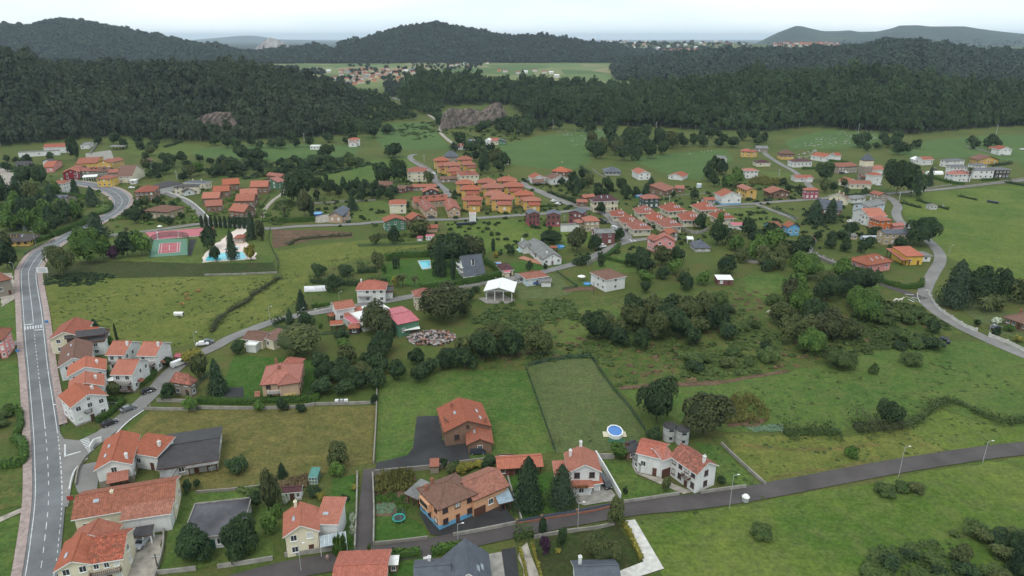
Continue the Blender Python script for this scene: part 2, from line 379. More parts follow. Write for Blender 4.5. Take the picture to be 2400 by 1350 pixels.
# ---------------------------------------------------------------- foliage pieces
def ico(sub):
 bm=bmesh.new();bmesh.ops.create_icosphere(bm,subdivisions=sub,radius=1)
 v=np.array([x.co[:]for x in bm.verts]);f=np.array([[y.index for y in x.verts]for x in bm.faces]);bm.free();return v,f
ICO1,ICO2,ICO3=ico(1),ico(2),ico(3)
def crown_pts(n,rs,shape='round',lobes=7,seed=0):
 """points near the outer shell of a lumpy crown (unit: width 1 half, height 0..1), with outward normals"""
 if shape=='cone':
  t_=rs.rand(n)**0.75;z=1-t_;lay=np.floor(z*9)/9;r=(np.sin(t_*math.pi/2)**.85*0.95+0.05)*(0.55+0.5*rs.rand(n))*(1-0.30*((z*7)%1))*(1+.12*np.sin(9*t_+seed))
  a=rs.rand(n)*6.283;p_=np.stack([r*np.cos(a),r*np.sin(a),z*0.97+0.02],1)
  nn=np.stack([np.cos(a),np.sin(a),0*a+0.55],1);return p_,nn/np.linalg.norm(nn,axis=1)[:,None]
 if shape=='column':
  z=rs.rand(n);r=np.sin(np.clip(z*0.9+0.1,0,1)*math.pi)**0.45*(0.85+0.2*rs.rand(n));a=rs.rand(n)*6.283
  nn=np.stack([np.cos(a),np.sin(a),0*a+0.35],1);return np.stack([r*np.cos(a),r*np.sin(a),z],1),nn/np.linalg.norm(nn,axis=1)[:,None]
 # union of lobes
 lc=[];
 for i in range(lobes):
  a=6.283*(i+rs.rand()*0.7)/lobes;rr=0.30+0.34*rs.rand();zz=0.26+0.42*rs.rand()
  lc.append((rr*math.cos(a),rr*math.sin(a),zz,0.27+0.16*rs.rand()))
 lc.append((0.05*rs.randn(),0.05*rs.randn(),0.66,0.36));lc.append((0.15*rs.randn(),0.15*rs.randn(),0.42,0.46))
 lc=np.array(lc);k=rs.choice(len(lc),n,p=lc[:,3]**2/(lc[:,3]**2).sum())
 d=rs.randn(n,3);d[:,2]=np.where(d[:,2]<-0.6,-d[:,2],d[:,2]);d/=np.linalg.norm(d,axis=1)[:,None]
 zs=0.78
 p_=lc[k,:3]+d*(lc[k,3]*(0.82+0.28*rs.rand(n)))[:,None]*np.array([1,1,zs])
 p_[:,2]=np.clip(p_[:,2],0.0,1.02)
 nn=d*0.7+np.array([0,0,0.3]);return p_,nn/np.linalg.norm(nn,axis=1)[:,None]
def leaf_quads(p_,nn,size,rs,tri=False):
 n=len(p_);a=rs.randn(n,3);u=np.cross(nn,a);u/=np.linalg.norm(u,axis=1)[:,None]+1e-9;v_=np.cross(nn,u)
 tl=rs.randn(n,3)*0.45;u=u+tl*0.5;v_=v_+np.roll(tl,1,1)*0.5
 s=(size*(0.6+0.8*rs.rand(n)))[:,None]
 if tri:
  vs=np.stack([p_+u*s,p_-u*s*0.6+v_*s*0.9,p_-u*s*0.6-v_*s*0.9],1).reshape(-1,3)
  return vs,np.arange(n*3).reshape(-1,3)
 vs=np.stack([p_+u*s,p_+v_*s*0.62,p_-u*s,p_-v_*s*0.62],1).reshape(-1,3)
 q=np.arange(n*4).reshape(-1,4);return vs,np.concatenate([q[:,[0,1,2]],q[:,[0,2,3]]])
def make_crown(name,mat,n,leaf,shape='round',seed=0,core=0.8,hw=1.0):
 """hw: crown height / crown half width, used to keep leaves roughly square"""
 rs=np.random.RandomState(seed)
 p_,nn=crown_pts(n,rs,shape);S=np.array([1,1,hw])
 lv,lf=leaf_quads(p_*S,nn,leaf,rs)
 tn=rs.rand(n);cl=np.sin(p_[:,0]*5+seed)*np.cos(p_[:,1]*5+seed*2)*0.25+0.5;tn=np.clip(tn*0.5+cl*0.5,0,1)
 cv,cf=ICO2
 if shape=='cone':cv2=cv.copy();zz=(cv2[:,2]+1)/2;rr=np.sin((1-zz)*math.pi/2)*0.74*core;l_=np.hypot(cv2[:,0],cv2[:,1])+1e-6;cv2[:,0]*=rr/l_;cv2[:,1]*=rr/l_;cv2[:,2]=zz*0.93
 elif shape=='column':cv2=cv*np.array([0.8,0.8,0.48])+np.array([0,0,0.5])
 else:cv2=cv*(core*(0.75+0.15*rs.rand(len(cv),1)))*np.array([0.92,0.92,0.42])+np.array([0,0,0.47])
 cv2=cv2*S
 vs=np.concatenate([lv,cv2]);fs=np.concatenate([lf,cf+len(lv)])
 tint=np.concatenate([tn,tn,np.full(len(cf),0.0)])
 return npmesh(name,vs,fs,mat,tint)
# ---------------------------------------------------------------- woods on the hills (uncountable: stuff)
def variant(n,leaf,shape,seed,core=0.8,hw=1.5,trunk=True,sub=ICO1):
 rs=np.random.RandomState(seed);p_,nn=crown_pts(n,rs,shape);S=np.array([1,1,hw])
 lv,lf=leaf_quads(p_*S,nn,leaf,rs,tri=True)
 cv,cf=sub
 if shape=='cone':cc=cv*np.array([.5,.5,.42])+np.array([0,0,.42])
 else:cc=cv*(core*(0.7+0.3*rs.rand(len(cv),1)))*np.array([0.92,0.92,0.42])+np.array([0,0,0.47])
 cc=cc*S;z0=0.0
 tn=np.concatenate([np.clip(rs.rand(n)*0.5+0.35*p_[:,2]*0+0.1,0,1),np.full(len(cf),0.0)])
 vs=np.concatenate([lv,cc]);fs=np.concatenate([lf,cf+len(lv)]);mi=np.zeros(len(fs),int)
 if trunk: # three-sided stem below the crown
  tv=np.array([[math.cos(a)*r,math.sin(a)*r,z]for z,r in((-0.9*hw,0.07),(0.5*hw,0.04))for a in(0,2.09,4.19)])
  tf=np.array([[0,1,4],[0,4,3],[1,2,5],[1,5,4],[2,0,3],[2,3,5]])+len(vs)
  vs=np.concatenate([vs,tv]);fs=np.concatenate([fs,tf]);mi=np.concatenate([mi,np.ones(6,int)]);tn=np.concatenate([tn,np.zeros(6)])
 return vs,fs,tn,mi
def scatter(name,variants,pos,r,hgt,mats,label,cat='trees',kind='stuff',seed=1,tvar=0.5):
 rs=np.random.RandomState(seed);VS,FS,TN,MI=[],[],[],[];off=0;pick=rs.randint(len(variants),size=len(pos))
 ang=rs.rand(len(pos))*6.283;tt=rs.rand(len(pos))
 # neighbouring trees drift together in colour
 drift=np.clip(np.sin(pos[:,0]/41.0+np.sin(pos[:,1]/60.))*np.cos(pos[:,1]/33.0)*0.6+0.5,0,1)
 tt=0.55*tt+0.45*drift
 for k,(v,f,tn,mi)in enumerate(variants):
  I=np.where(pick==k)[0]
  if not len(I):continue
  c,s=np.cos(ang[I]),np.sin(ang[I]);m=len(I)
  x=v[None,:,0]*r[I,None];y=v[None,:,1]*r[I,None];z=v[None,:,2]*hgt[I,None]
  X=x*c[:,None]-y*s[:,None]+pos[I,0][:,None];Y=x*s[:,None]+y*c[:,None]+pos[I,1][:,None];Z=z+pos[I,2][:,None]
  VS.append(np.stack([X,Y,Z],-1).reshape(-1,3));FS.append((f[None]+(np.arange(m)*len(v))[:,None,None]).reshape(-1,3)+off);off+=m*len(v)
  TN.append(np.clip(tn[None]*(1-tvar)+tt[I][:,None]*tvar*1.6-0.05,0,1).ravel());MI.append(np.tile(mi,m))
 me=npmesh(name,np.concatenate(VS),np.concatenate(FS),mats,np.concatenate(TN),midx=np.concatenate(MI)if len(mats)>1 else None)
 o=bpy.data.objects.new(name,me);COL.objects.link(o);tag(o,label,cat,kind=kind);return o
M_BARK=m_plain('bark',(0.10,0.085,0.07),0.9);M_PALEBARK=m_plain('pale_bark',(0.22,0.20,0.18),0.9)
L_EUC=m_leaf('eucalyptus_leaves',(0.009,0.018,0.012),(0.056,0.076,0.040));L_OAK=m_leaf('oak_leaves',(0.009,0.021,0.010),(0.052,0.088,0.030))
L_FAR=m_leaf('far_leaves',(0.010,0.021,0.015),(0.040,0.060,0.036))
HOLES=[(450,270,560,300),(560,222,0,0)]
def wood(name,rid,px0,px1,sp,rr,hh,nv,leafn,leafs,mats,label,beyond=120,seed=3,shapes=('round',),front=0,skip=None,sub=ICO1,hw=1.0,tilt=None):
 r=RID[rid];rs=np.random.RandomState(seed);out=[]
 Ymin=650 if rid[:4]=='near' else float(np.min(np.asarray(r['Yc'])[:,1]))-850;Ymax=float(np.max(np.asarray(r['Yc'])[:,1]))+beyond
 ys=np.arange(Ymin,Ymax,sp)
 for Y in ys:
  X0,X1=Xof(px0,Y),Xof(px1,Y);xs=np.arange(X0,X1,sp);n=len(xs)
  out.append(np.stack([xs+rs.uniform(-.48,.48,n)*sp,Y+rs.uniform(-.48,.48,n)*sp],1))
 q=np.concatenate(out);Z=height(q[:,0],q[:,1]);px=pxof(q[:,0],q[:,1]);Yc=interp(r['Yc'],px)
 keep=(Z>0.8)&(q[:,1]<Yc+beyond)
 if skip is not None:keep&=~skip(q[:,0],q[:,1],Z,px)
 q,Z=q[keep],Z[keep];n=len(q)
 pos=np.stack([q[:,0],q[:,1],Z],1);s=np.clip(np.exp(rs.randn(n)*.25),.55,1.75)*(1+.22*np.sin(q[:,0]/37.)*np.cos(q[:,1]/29.))
 rad=rr*s*rs.uniform(0.85,1.15,n);hg=hh*s*rs.uniform(0.85,1.2,n)
 pos[:,2]+=0.10*hg
 vs=[variant(leafn,leafs,shapes[k%len(shapes)],seed*10+k,sub=sub,hw=hw*(1.0 if k%3 else 1.35))for k in range(nv)]
 return scatter(name,vs,pos,rad,hg/hw*0.8,mats,label,seed=seed),n
def proj(X,Y,Z):
 zc=Y*cP-(Z-CH)*sP;return 1200+F*X/zc,675-F*(Y*sP+(Z-CH)*cP)/zc
def skip_left(X,Y,Z,px):
 a,b=proj(X,Y,Z+6);return((a>465)&(a<552)&(b>262)&(b<302))|((a>500)&(a<545)&(b>222)&(b<240))
def skip_right(X,Y,Z,px):
 a,b=proj(X,Y,Z+4);return((a>1030)&(a<1192)&(b>238)&(b<330))|((a>1990)&(a<2090)&(b>136)&(b<160))
WL,n1=wood('woodland','near_left',-260,955,8.2,5.3,13.5,8,240,0.145,[L_EUC,M_PALEBARK],'dark mixed woodland covering the hill above the school and the white farm shed',skip=skip_left,hw=1.25)
WR,n2=wood('woodland','near_right',925,2680,8.6,5.4,14.0,8,230,0.145,[L_OAK,M_PALEBARK],'dense dark woodland covering the long hill behind the cliff and the rocky meadows',seed=5,skip=skip_right,hw=1.1)
FR,n3=wood('forest','mid_right',1440,2750,15,8.5,12,4,40,0.42,[L_FAR,M_BARK],'bluish forest on the rolling hill beyond the nearer wooded hill',beyond=60,seed=8)
FM,n4=wood('forest','mid_hill',776,1512,14.0,8.2,12,4,36,0.45,[L_FAR,M_BARK],'dark forest over the cone-shaped hill behind the valley village',beyond=50,seed=9)
FL,n5=wood('forest','far_left',-300,834,14.5,8.4,12,4,36,0.45,[L_FAR,M_BARK],'dark pine forest over the high ridge above the mixed woodland',beyond=50,seed=10)
print('trees',n1,n2,n3,n4,n5)
# copses out on the crop plain and on the town hill
def at_hit(px,py):return hit(px,py)
rs=np.random.RandomState(21);pts=[]
for(x0,y0,x1,y1,n)in[(1480,128,1760,172,380),(620,158,700,172,60),(700,165,760,178,40),(1000,140,1130,165,90),(1500,165,1560,184,60),(1330,100,1760,128,330),(1960,96,2400,112,200),(820,150,990,200,70),(905,196,1000,230,60),(690,188,820,215,90),(1640,150,1900,178,200),(1790,100,2010,118,60)]:
 for _ in range(n):pts.append((rs.uniform(x0,x1),rs.uniform(y0,y1)))
ps=[]
for(x,y)in pts:
 if not(1140<x<1480 and 136<y<178):
  h_=hit(x,y);ps.append((h_.x,h_.y,h_.z+1))
ps=np.array(ps);s=rs.uniform(0.6,1.3,len(ps));far_=ps[:,1]>3500
scatter('copse',[variant(60,0.36,'round',70+k,hw=1.0)for k in range(4)],ps,6.5*s*np.where(far_,1.6,1),9*s*np.where(far_,1.3,1),[L_FAR,M_BARK],'scattered dark copses and hedgerow trees on the far crop plain and town hill',seed=22)

# woods running down into the gap between the two near hills
rs=np.random.RandomState(44);ps=[]
for poly,n in(([(790,222),(860,215),(905,232),(915,250),(955,262),(985,285),(930,286),(890,292),(860,318),(800,322)],260),([(935,232),(1000,214),(1040,240),(1032,300),(1000,268),(960,262)],130),([(1175,292),(1240,288),(1290,306),(1230,322),(1190,318),(1160,300)],70)):
 k=0
 while k<n:
  x,y=rs.uniform(790,1290),rs.uniform(212,325);c=False
  for i in range(len(poly)):
   (x0,y0),(x1,y1)=poly[i],poly[i-1]
   if(y0>y)!=(y1>y)and x<(x1-x0)*(y-y0)/(y1-y0)+x0:c=not c
  k+=.02
  if c:h_=hit(x,y);ps.append((h_.x,h_.y,h_.z));k+=.98
ps=np.array(ps);s=rs.uniform(.6,1.35,len(ps));ps[:,2]+=1.0
scatter('woodland',[variant(200,.17,'round',170+k,hw=1.2)for k in range(5)],ps,5.0*s,8.5*s,[L_OAK,M_PALEBARK],'dark leafy woods filling the gap between the two wooded hills',seed=45)
# ---------------------------------------------------------------- fields, lawns, yards: sheets a few cm apart
def crom(pts,step=1.5):
 """smooth curve through world points, resampled"""
 P_=[Vector(q)for q in pts];P_=[2*P_[0]-P_[1]]+P_+[2*P_[-1]-P_[-2]];out=[]
 for i in range(1,len(P_)-2):
  a,b,c,d=P_[i-1:i+3];n=max(2,int((c-b).length/step))
  for k in range(n):
   t=k/n;out.append(0.5*((2*b)+(c-a)*t+(2*a-5*b+4*c-d)*t*t+(3*b-a-3*c+d)*t**3))
 out.append(P_[-2]);return out
def sheet(name,pts,z,mat,jag=0.0,k='_',kind='structure',label=None,cat=None):
 w_=[G(*P(k,q))for q in pts]
 if jag:
  r_=random.Random(int(sum(q.x+q.y for q in w_))&0xffff);o=[]
  for i,a in enumerate(w_):
   b=w_[(i+1)%len(w_)];n=max(1,int((b-a).length/3.5))
   for j in range(n):
    q=a.lerp(b,j/n);o.append(Vector((q.x+r_.gauss(0,jag),q.y+r_.gauss(0,jag),0)))
  w_=o
 bm=bmesh.new();vs=[bm.verts.new((q.x,q.y,z))for q in w_];f=bm.faces.new(vs);bm.normal_update()
 if f.normal.z<0:f.normal_flip()
 bmesh.ops.triangulate(bm,faces=[f]);me=bpy.data.meshes.new(name);bm.to_mesh(me);bm.free();me.materials.append(mat);uvs(me)
 ob=bpy.data.objects.new(name,me);COL.objects.link(ob);return tag(ob,label,cat,kind=kind)
def ribbon_mesh(L,Rr,z,name,mat,kind='structure',lift=0.0):
 mb=MB();n=len(L)
 vs=[(q.x,q.y,z)for q in L]+[(q.x,q.y,z)for q in Rr]
 fs=[(i,n+i,n+i+1,i+1)for i in range(n-1)]
 if lift: # kerbed slab: real step down to the carriageway on both sides
  vs+=[(q.x,q.y,z-lift)for q in L]+[(q.x,q.y,z-lift)for q in Rr]
  fs+=[(2*n+i,i,i+1,2*n+i+1)for i in range(n-1)]+[(n+i,3*n+i,3*n+i+1,n+i+1)for i in range(n-1)]
 mb.add(vs,fs);ob=mb.build(name,mat);return tag(ob,kind=kind)
def offs(pts,d):
 o=[]
 for i,q in enumerate(pts):
  a=pts[max(0,i-1)];b=pts[min(len(pts)-1,i+1)];t_=(b-a);t_.z=0
  t_=t_.normalized()if t_.length>1e-6 else Vector((1,0,0));o.append(Vector((q.x-t_.y*d,q.y+t_.x*d,0)))
 return o
def path_w(pts,step=1.5,k='_'):return crom([G(*P(k,q))for q in pts],step)
def road(name,pts,wd,mat,z=0.12,k='_'):
 c=path_w(pts,k=k);return ribbon_mesh(offs(c,wd/2),offs(c,-wd/2),z,name,mat),c
G_OLIVE=m_grass('olive_pasture',(0.092,0.110,0.026),(0.138,0.146,0.040),(0.084,0.118,0.026))
G_MID=m_grass('mid_pasture',(0.064,0.106,0.024),(0.094,0.128,0.032),(0.108,0.118,0.040))
G_BRIGHT=m_grass('bright_meadow',(0.058,0.108,0.018),(0.112,0.148,0.032),(0.100,0.124,0.040))
G_GREEN=m_grass('green_meadow',(0.050,0.102,0.022),(0.082,0.126,0.030),(0.100,0.120,0.038))
G_LAWN=m_grass('lawn',(0.034,0.086,0.014),(0.046,0.100,0.018),(0.070,0.106,0.028),fine=0.85,bump=0.25)
G_DRY=m_grass('dry_pasture',(0.105,0.100,0.034),(0.150,0.128,0.046),(0.078,0.090,0.026))
G_MUTE=m_grass('mute_lawn',(0.066,0.096,0.032),(0.086,0.112,0.042),(0.090,0.098,0.044),fine=0.9,bump=0.3)
G_ROUGH=m_grass('rough_grass',(0.040,0.080,0.018),(0.078,0.108,0.028),(0.120,0.102,0.040),scale=0.05)
G_DARK=m_grass('dark_slope',(0.030,0.052,0.014),(0.050,0.062,0.022),(0.056,0.050,0.024))
G_FARG=m_grass('far_meadow',(0.056,0.108,0.032),(0.076,0.128,0.040),(0.080,0.110,0.040),fine=0.7)
M_SOIL=m_grass('ploughed_soil',(0.10,0.062,0.044),(0.15,0.095,0.066),(0.075,0.060,0.036),fine=0.8)
M_ASPH=m_asphalt('road_asphalt',(0.140,0.146,0.152));M_LANE=m_asphalt('lane_asphalt',(0.075,0.066,0.064));M_YARD=m_asphalt('yard_asphalt',(0.036,0.036,0.038),0.35)
M_OLDROAD=m_asphalt('worn_road',(0.185,0.178,0.170),0.2)
M_CONC=m_plain('concrete',(0.25,0.235,0.21),0.9,var=0.25,scale=0.6);M_WHITECONC=m_plain('pale_concrete',(0.50,0.485,0.45),0.9,var=0.2,scale=0.8)
M_PAINT=m_plain('road_paint',(0.52,0.53,0.53),0.7,var=0.25,scale=1.2);M_PAVE=m_plain('pink_paving',(0.30,0.235,0.215),0.9,var=0.25,scale=0.9)
M_GRAVEL=m_plain('gravel',(0.30,0.27,0.23),0.95,var=0.35,scale=0.5);M_TERRA=m_plain('terracotta_paving',(0.36,0.17,0.11),0.85,var=0.25)
FIELDS=[
 ('pasture',G_OLIVE,0.02,[(104,656),(300,652),(480,648),(640,643),(658,652),(600,700),(520,750),(492,785),(430,812),(330,812),(240,800),(130,790),(112,740)]),
 ('pasture',G_OLIVE,0.025,[(650,588),(760,572),(860,562),(1010,566),(1000,576),(880,596),(740,636),(728,680),(700,700),(640,748),(520,790),(498,780),(525,750),(600,700),(662,652)]),
 ('grass_slope',G_DARK,0.03,[(108,620),(300,605),(470,595),(640,612),(650,640),(480,647),(300,651),(106,655)]),
 ('lawn',G_MID,0.035,[(240,545),(360,536),(520,530),(640,536),(650,600),(640,615),(470,618),(300,612),(150,612),(180,580)]),
 ('ploughed_plot',M_SOIL,0.05,[(636,538),(760,540),(828,545),(825,556),(740,562),(690,572),(640,582)]),
 ('meadow',G_BRIGHT,0.02,[(1480,1226),(1700,1192),(2000,1138),(2200,1100),(2480,1060),(2900,1200),(2900,1500),(1600,1500),(1560,1360)]),
 ('meadow',G_GREEN,0.03,[(1450,915),(1640,900),(1850,872),(2000,838),(2160,800),(2320,800),(2440,860),(2440,1010),(2300,990),(2205,955),(2130,985),(1990,1012),(1700,1014),(1600,990),(1520,960)]),
 ('meadow',G_BRIGHT,0.035,[(2205,960),(2290,988),(2350,1000),(2480,1000),(2480,1042),(2250,1062),(2170,1040),(2120,1000)]),
 ('mown_pasture',G_OLIVE,0.04,[(1700,1018),(1850,1022),(1990,1022),(2120,1002),(2165,1032),(2230,1062),(2000,1104),(1800,1140),(1735,1090)]),
 ('lawn',G_GREEN,0.045,[(888,890),(1040,872),(1238,868),(1300,1062),(1150,1072),(1080,1080),(880,1084)]),
 ('lawn',G_MUTE,0.05,[(1234,860),(1300,845),(1385,840),(1420,890),(1470,950),(1510,1010),(1500,1050),(1400,1060),(1298,1062)]),
 ('pasture',G_DRY,0.03,[(350,962),(520,962),(700,955),(884,950),(874,1085),(820,1090),(740,1120),(660,1135),(470,1152),(400,1140),(380,1090),(300,1010)]),
 ('lawn',G_LAWN,0.06,[(556,832),(640,838),(752,842),(742,938),(600,938),(500,940),(530,880)]),
 ('lawn',G_GREEN,0.03,[(420,1155),(560,1150),(660,1140),(640,1310),(400,1345),(370,1340),(400,1240)]),
 ('lawn',G_LAWN,0.06,[(780,1115),(838,1112),(835,1285),(790,1290),(780,1200)]),
 ('lawn',G_LAWN,0.06,[(878,1212),(940,1205),(1002,1240),(1003,1262),(878,1275)]),
 ('vegetable_bed',M_SOIL,0.065,[(877,1118),(972,1112),(975,1150),(950,1200),(930,1212),(877,1212)]),
 ('lawn',G_LAWN,0.06,[(1180,1112),(1290,1108),(1330,1140),(1345,1190),(1225,1218)]),
 ('lawn',G_GREEN,0.06,[(1400,1075),(1470,1078),(1500,1120),(1590,1155),(1580,1160),(1462,1178)]),
 ('lawn',G_GREEN,0.06,[(1620,1035),(1690,1045),(1782,1135),(1720,1145),(1690,1120)]),
 ('lawn',G_DARK,0.06,[(1250,1265),(1330,1250),(1450,1228),(1505,1315),(1440,1345),(1440,1420),(1270,1420)]),
 ('lawn',G_LAWN,0.055,[(900,1310),(990,1300),(990,1420),(895,1420)]),
 ('meadow',G_BRIGHT,0.03,[(1040,520),(1200,514),(1380,540),(1430,560),(1400,570),(1290,580),(1180,592),(1120,590),(1060,556)]),
 ('meadow',G_BRIGHT,0.03,[(2112,468),(2160,452),(2400,432),(2700,410),(2700,700),(2400,655),(2300,640),(2215,600),(2170,540),(2120,505)]),
 ('pasture',G_FARG,0.03,[(452,352),(500,345),(700,336),(760,340),(850,340),(830,362),(760,374),(650,378),(530,372),(452,366)]),
 ('pasture',G_MID,0.035,[(250,345),(300,326),(430,326),(480,345),(430,372),(330,365)]),
 ('pasture',G_GREEN,0.03,[(742,425),(770,398),(860,378),(980,356),(960,372),(1000,420),(960,432),(880,440),(760,436)]),
 ('pasture',G_FARG,0.035,[(880,325),(900,290),(1000,285),(1040,330),(1060,350),(980,352),(900,350)]),
 ('pasture',G_FARG,0.04,[(1130,350),(1250,322),(1400,302),(1440,318),(1380,350),(1385,382),(1340,398),(1240,392),(1150,376)]),
 ('pasture',G_FARG,0.04,[(1470,372),(1560,362),(1700,350),(1720,375),(1660,400),(1640,424),(1560,408)]),
 ('pasture',G_FARG,0.04,[(1840,330),(1930,305),(2040,300),(2080,325),(2060,345),(1960,350),(1850,350)]),
 ('pasture',G_FARG,0.045,[(2080,355),(2170,330),(2300,318),(2700,305),(2700,400),(2400,405),(2390,380),(2270,370),(2150,372)]),
 ('lawn',G_MID,0.05,[(1690,482),(1780,482),(1870,512),(1860,530),(1780,532),(1700,510)]),
 ('pasture',G_MID,0.05,[(1780,400),(1850,405),(1880,415),(1800,418)]),
 ('lawn',G_LAWN,0.06,[(930,610),(1090,598),(1120,640),(1080,660),(980,675),(900,660),(890,625)]),
 ('lawn',G_LAWN,0.06,[(1180,620),(1260,606),(1330,618),(1270,640),(1200,640)]),
 ('lawn',G_MUTE,0.06,[(1195,660),(1310,640),(1340,690),(1290,700),(1215,702)]),
 ('lawn',G_GREEN,0.055,[(1380,612),(1480,590),(1520,600),(1500,640),(1400,640)]),
 ('lawn',G_GREEN,0.055,[(520,530),(590,530),(600,545),(520,548)]),
 ('meadow',G_GREEN,0.03,[(-60,705),(40,705),(46,800),(-60,812)]),
 ('meadow',G_GREEN,0.03,[(-60,850),(48,845),(55,960),(-60,975)]),
 ('mown_strip',G_DRY,0.06,[(1738,1038),(1850,1050),(1960,1048),(2060,1040),(2060,1046),(1950,1056),(1850,1058),(1735,1046)]),
 ('mown_strip',G_DRY,0.06,[(1800,1118),(1900,1100),(2000,1085),(2060,1068),(2064,1074),(2000,1094),(1900,1110),(1805,1128)]),
 ('bare_patch',M_SOIL,0.07,[(1450,905),(1560,898),(1700,892),(1850,866),(1850,872),(1700,900),(1560,908),(1455,914)]),
 ('rough_plot',G_ROUGH,0.04,[(-60,1105),(60,1100),(60,1185),(-60,1200)]),
 ('meadow',G_GREEN,0.03,[(-60,1230),(56,1205),(48,1290),(20,1420),(-60,1420)]),
 ('lawn',G_GREEN,0.05,[(60,478),(120,468),(170,490),(110,510),(40,500)]),
 ('lawn',G_GREEN,0.05,[(225,478),(262,476),(252,492),(222,492)]),
 ('lawn',G_MID,0.05,[(810,480),(900,470),(935,500),(910,518),(820,518)]),
 ('lawn',G_MID,0.055,[(838,572),(900,560),(1000,556),(1002,572),(920,578),(840,578)]),
 ('lawn',G_MUTE,0.05,[(2225,690),(2290,712),(2400,745),(2400,800),(2330,775),(2265,735)]),
 ('rough_plot',G_ROUGH,0.03,[(1060,800),(1240,745),(1300,700),(1500,690),(1700,680),(1760,640),(1900,600),(2160,705),(2280,780),(2160,800),(2000,838),(1850,872),(1640,900),(1450,914),(1385,838),(1240,855),(1100,870)]),
 ('green_patch',G_GREEN,0.05,[(1740,650),(1830,640),(1860,680),(1800,700),(1750,690)]),
 ('green_patch',G_MID,0.055,[(1330,730),(1500,705),(1600,715),(1560,740),(1400,770),(1340,830),(1310,800)]),
 ('green_patch',G_GREEN,0.05,[(1890,600),(1960,628),(2060,670),(2060,690),(1960,690),(1900,640)]),
 ('yard',M_YARD,0.10,[(977,977),(1032,975),(1036,1032),(1092,1036),(1102,1078),(1020,1094),(940,1100),(880,1104),(882,1086),(955,1068),(968,1050)]),
 ('yard',M_YARD,0.10,[(524,910),(570,908),(572,940),(524,941)]),
 ('yard',M_YARD,0.10,[(665,935),(730,922),(728,936),(668,940)]),
 ('yard',M_YARD,0.10,[(980,1200),(1060,1230),(1180,1180),(1210,1225),(1062,1258),(1010,1255)]),
 ('yard',M_CONC,0.10,[(1345,1140),(1400,1110),(1452,1172),(1370,1186),(1350,1180)]),
 ('yard',M_GRAVEL,0.10,[(1475,1085),(1500,1110),(1545,1120),(1620,1155),(1600,1160),(1545,1135),(1490,1110)]),
 ('yard',M_OLDROAD,0.10,[(190,1090),(225,1085),(240,1145),(185,1160),(178,1110)]),
 ('yard',M_GRAVEL,0.10,[(290,1260),(385,1250),(385,1300),(370,1350),(300,1420),(280,1330)]),
 ('yard',M_CONC,0.10,[(1145,1300),(1200,1290),(1215,1400),(1150,1400)]),
 ('yard',M_CONC,0.09,[(1120,700),(1180,690),(1205,705),(1190,712),(1140,712)]),
 ('yard',M_TERRA,0.10,[(1225,600),(1270,612),(1290,625),(1262,620),(1215,606)]),
 ('yard',M_GRAVEL,0.08,[(740,505),(820,500),(820,522),(740,522)]),
 ('yard',M_GRAVEL,0.10,[(0,640),(30,640),(40,700),(0,722)]),
 ('yard',M_GRAVEL,0.10,[(0,1215),(60,1186),(60,1200),(0,1228)]),
 ('yard',M_CONC,0.07,[(200,360),(260,352),(270,380),(205,395)]),
 ('forecourt',M_GRAVEL,0.07,[(0,390),(60,395),(40,440),(0,445)]),
 ('path',M_WHITECONC,0.12,[(1464,1222),(1488,1219),(1556,1334),(1450,1368),(1400,1380),(1398,1360),(1508,1318)]),
 ('path',M_WHITECONC,0.11,[(992,1304),(1010,1302),(1015,1400),(990,1400)]),
 ('drive',M_GRAVEL,0.11,[(1218,1280),(1242,1275),(1272,1400),(1232,1400)]),
 ('drive',M_YARD,0.11,[(1175,1290),(1208,1284),(1222,1400),(1190,1400)]),
 ('football_court',m_plain('green_court',(0.10,0.20,0.14),0.8),0.10,[(360,562),(439,560),(440,598),(352,604)]),
 ('tennis_court',m_plain('red_court',(0.36,0.10,0.11),0.8),0.114,[(376,572),(424,568),(421,591),(370,596)]),
 ('sports_court',m_plain('red_court2',(0.42,0.13,0.15),0.8),0.10,[(340,546),(500,533),(506,550),(358,562)]),
 ('path',M_YARD,0.11,[(445,562),(462,560),(448,600),(440,600)]),
 ('pool_terrace',m_plain('pool_paving',(0.62,0.52,0.46),0.8),0.10,[(478,595),(520,562),(560,532),(580,532),(568,560),(600,590),(600,608),(474,616)]),
 ('maize_plot_soil',M_SOIL,0.06,[(1695,985),(1745,970),(1800,985),(1770,1000),(1710,1002)]),
 ('vegetable_bed',M_SOIL,0.06,[(1320,675),(1400,672),(1398,680),(1325,685)]),
]
for fi_,(nm,mt,z,pts)in enumerate(FIELDS):sheet(nm,pts,z+0.0004*fi_+(0.02 if z<0.07 else 0.05 if z<0.112 else 0.04),mt,jag=0.0 if mt in(M_YARD,M_CONC,M_WHITECONC)or 'court' in nm else 0.35)
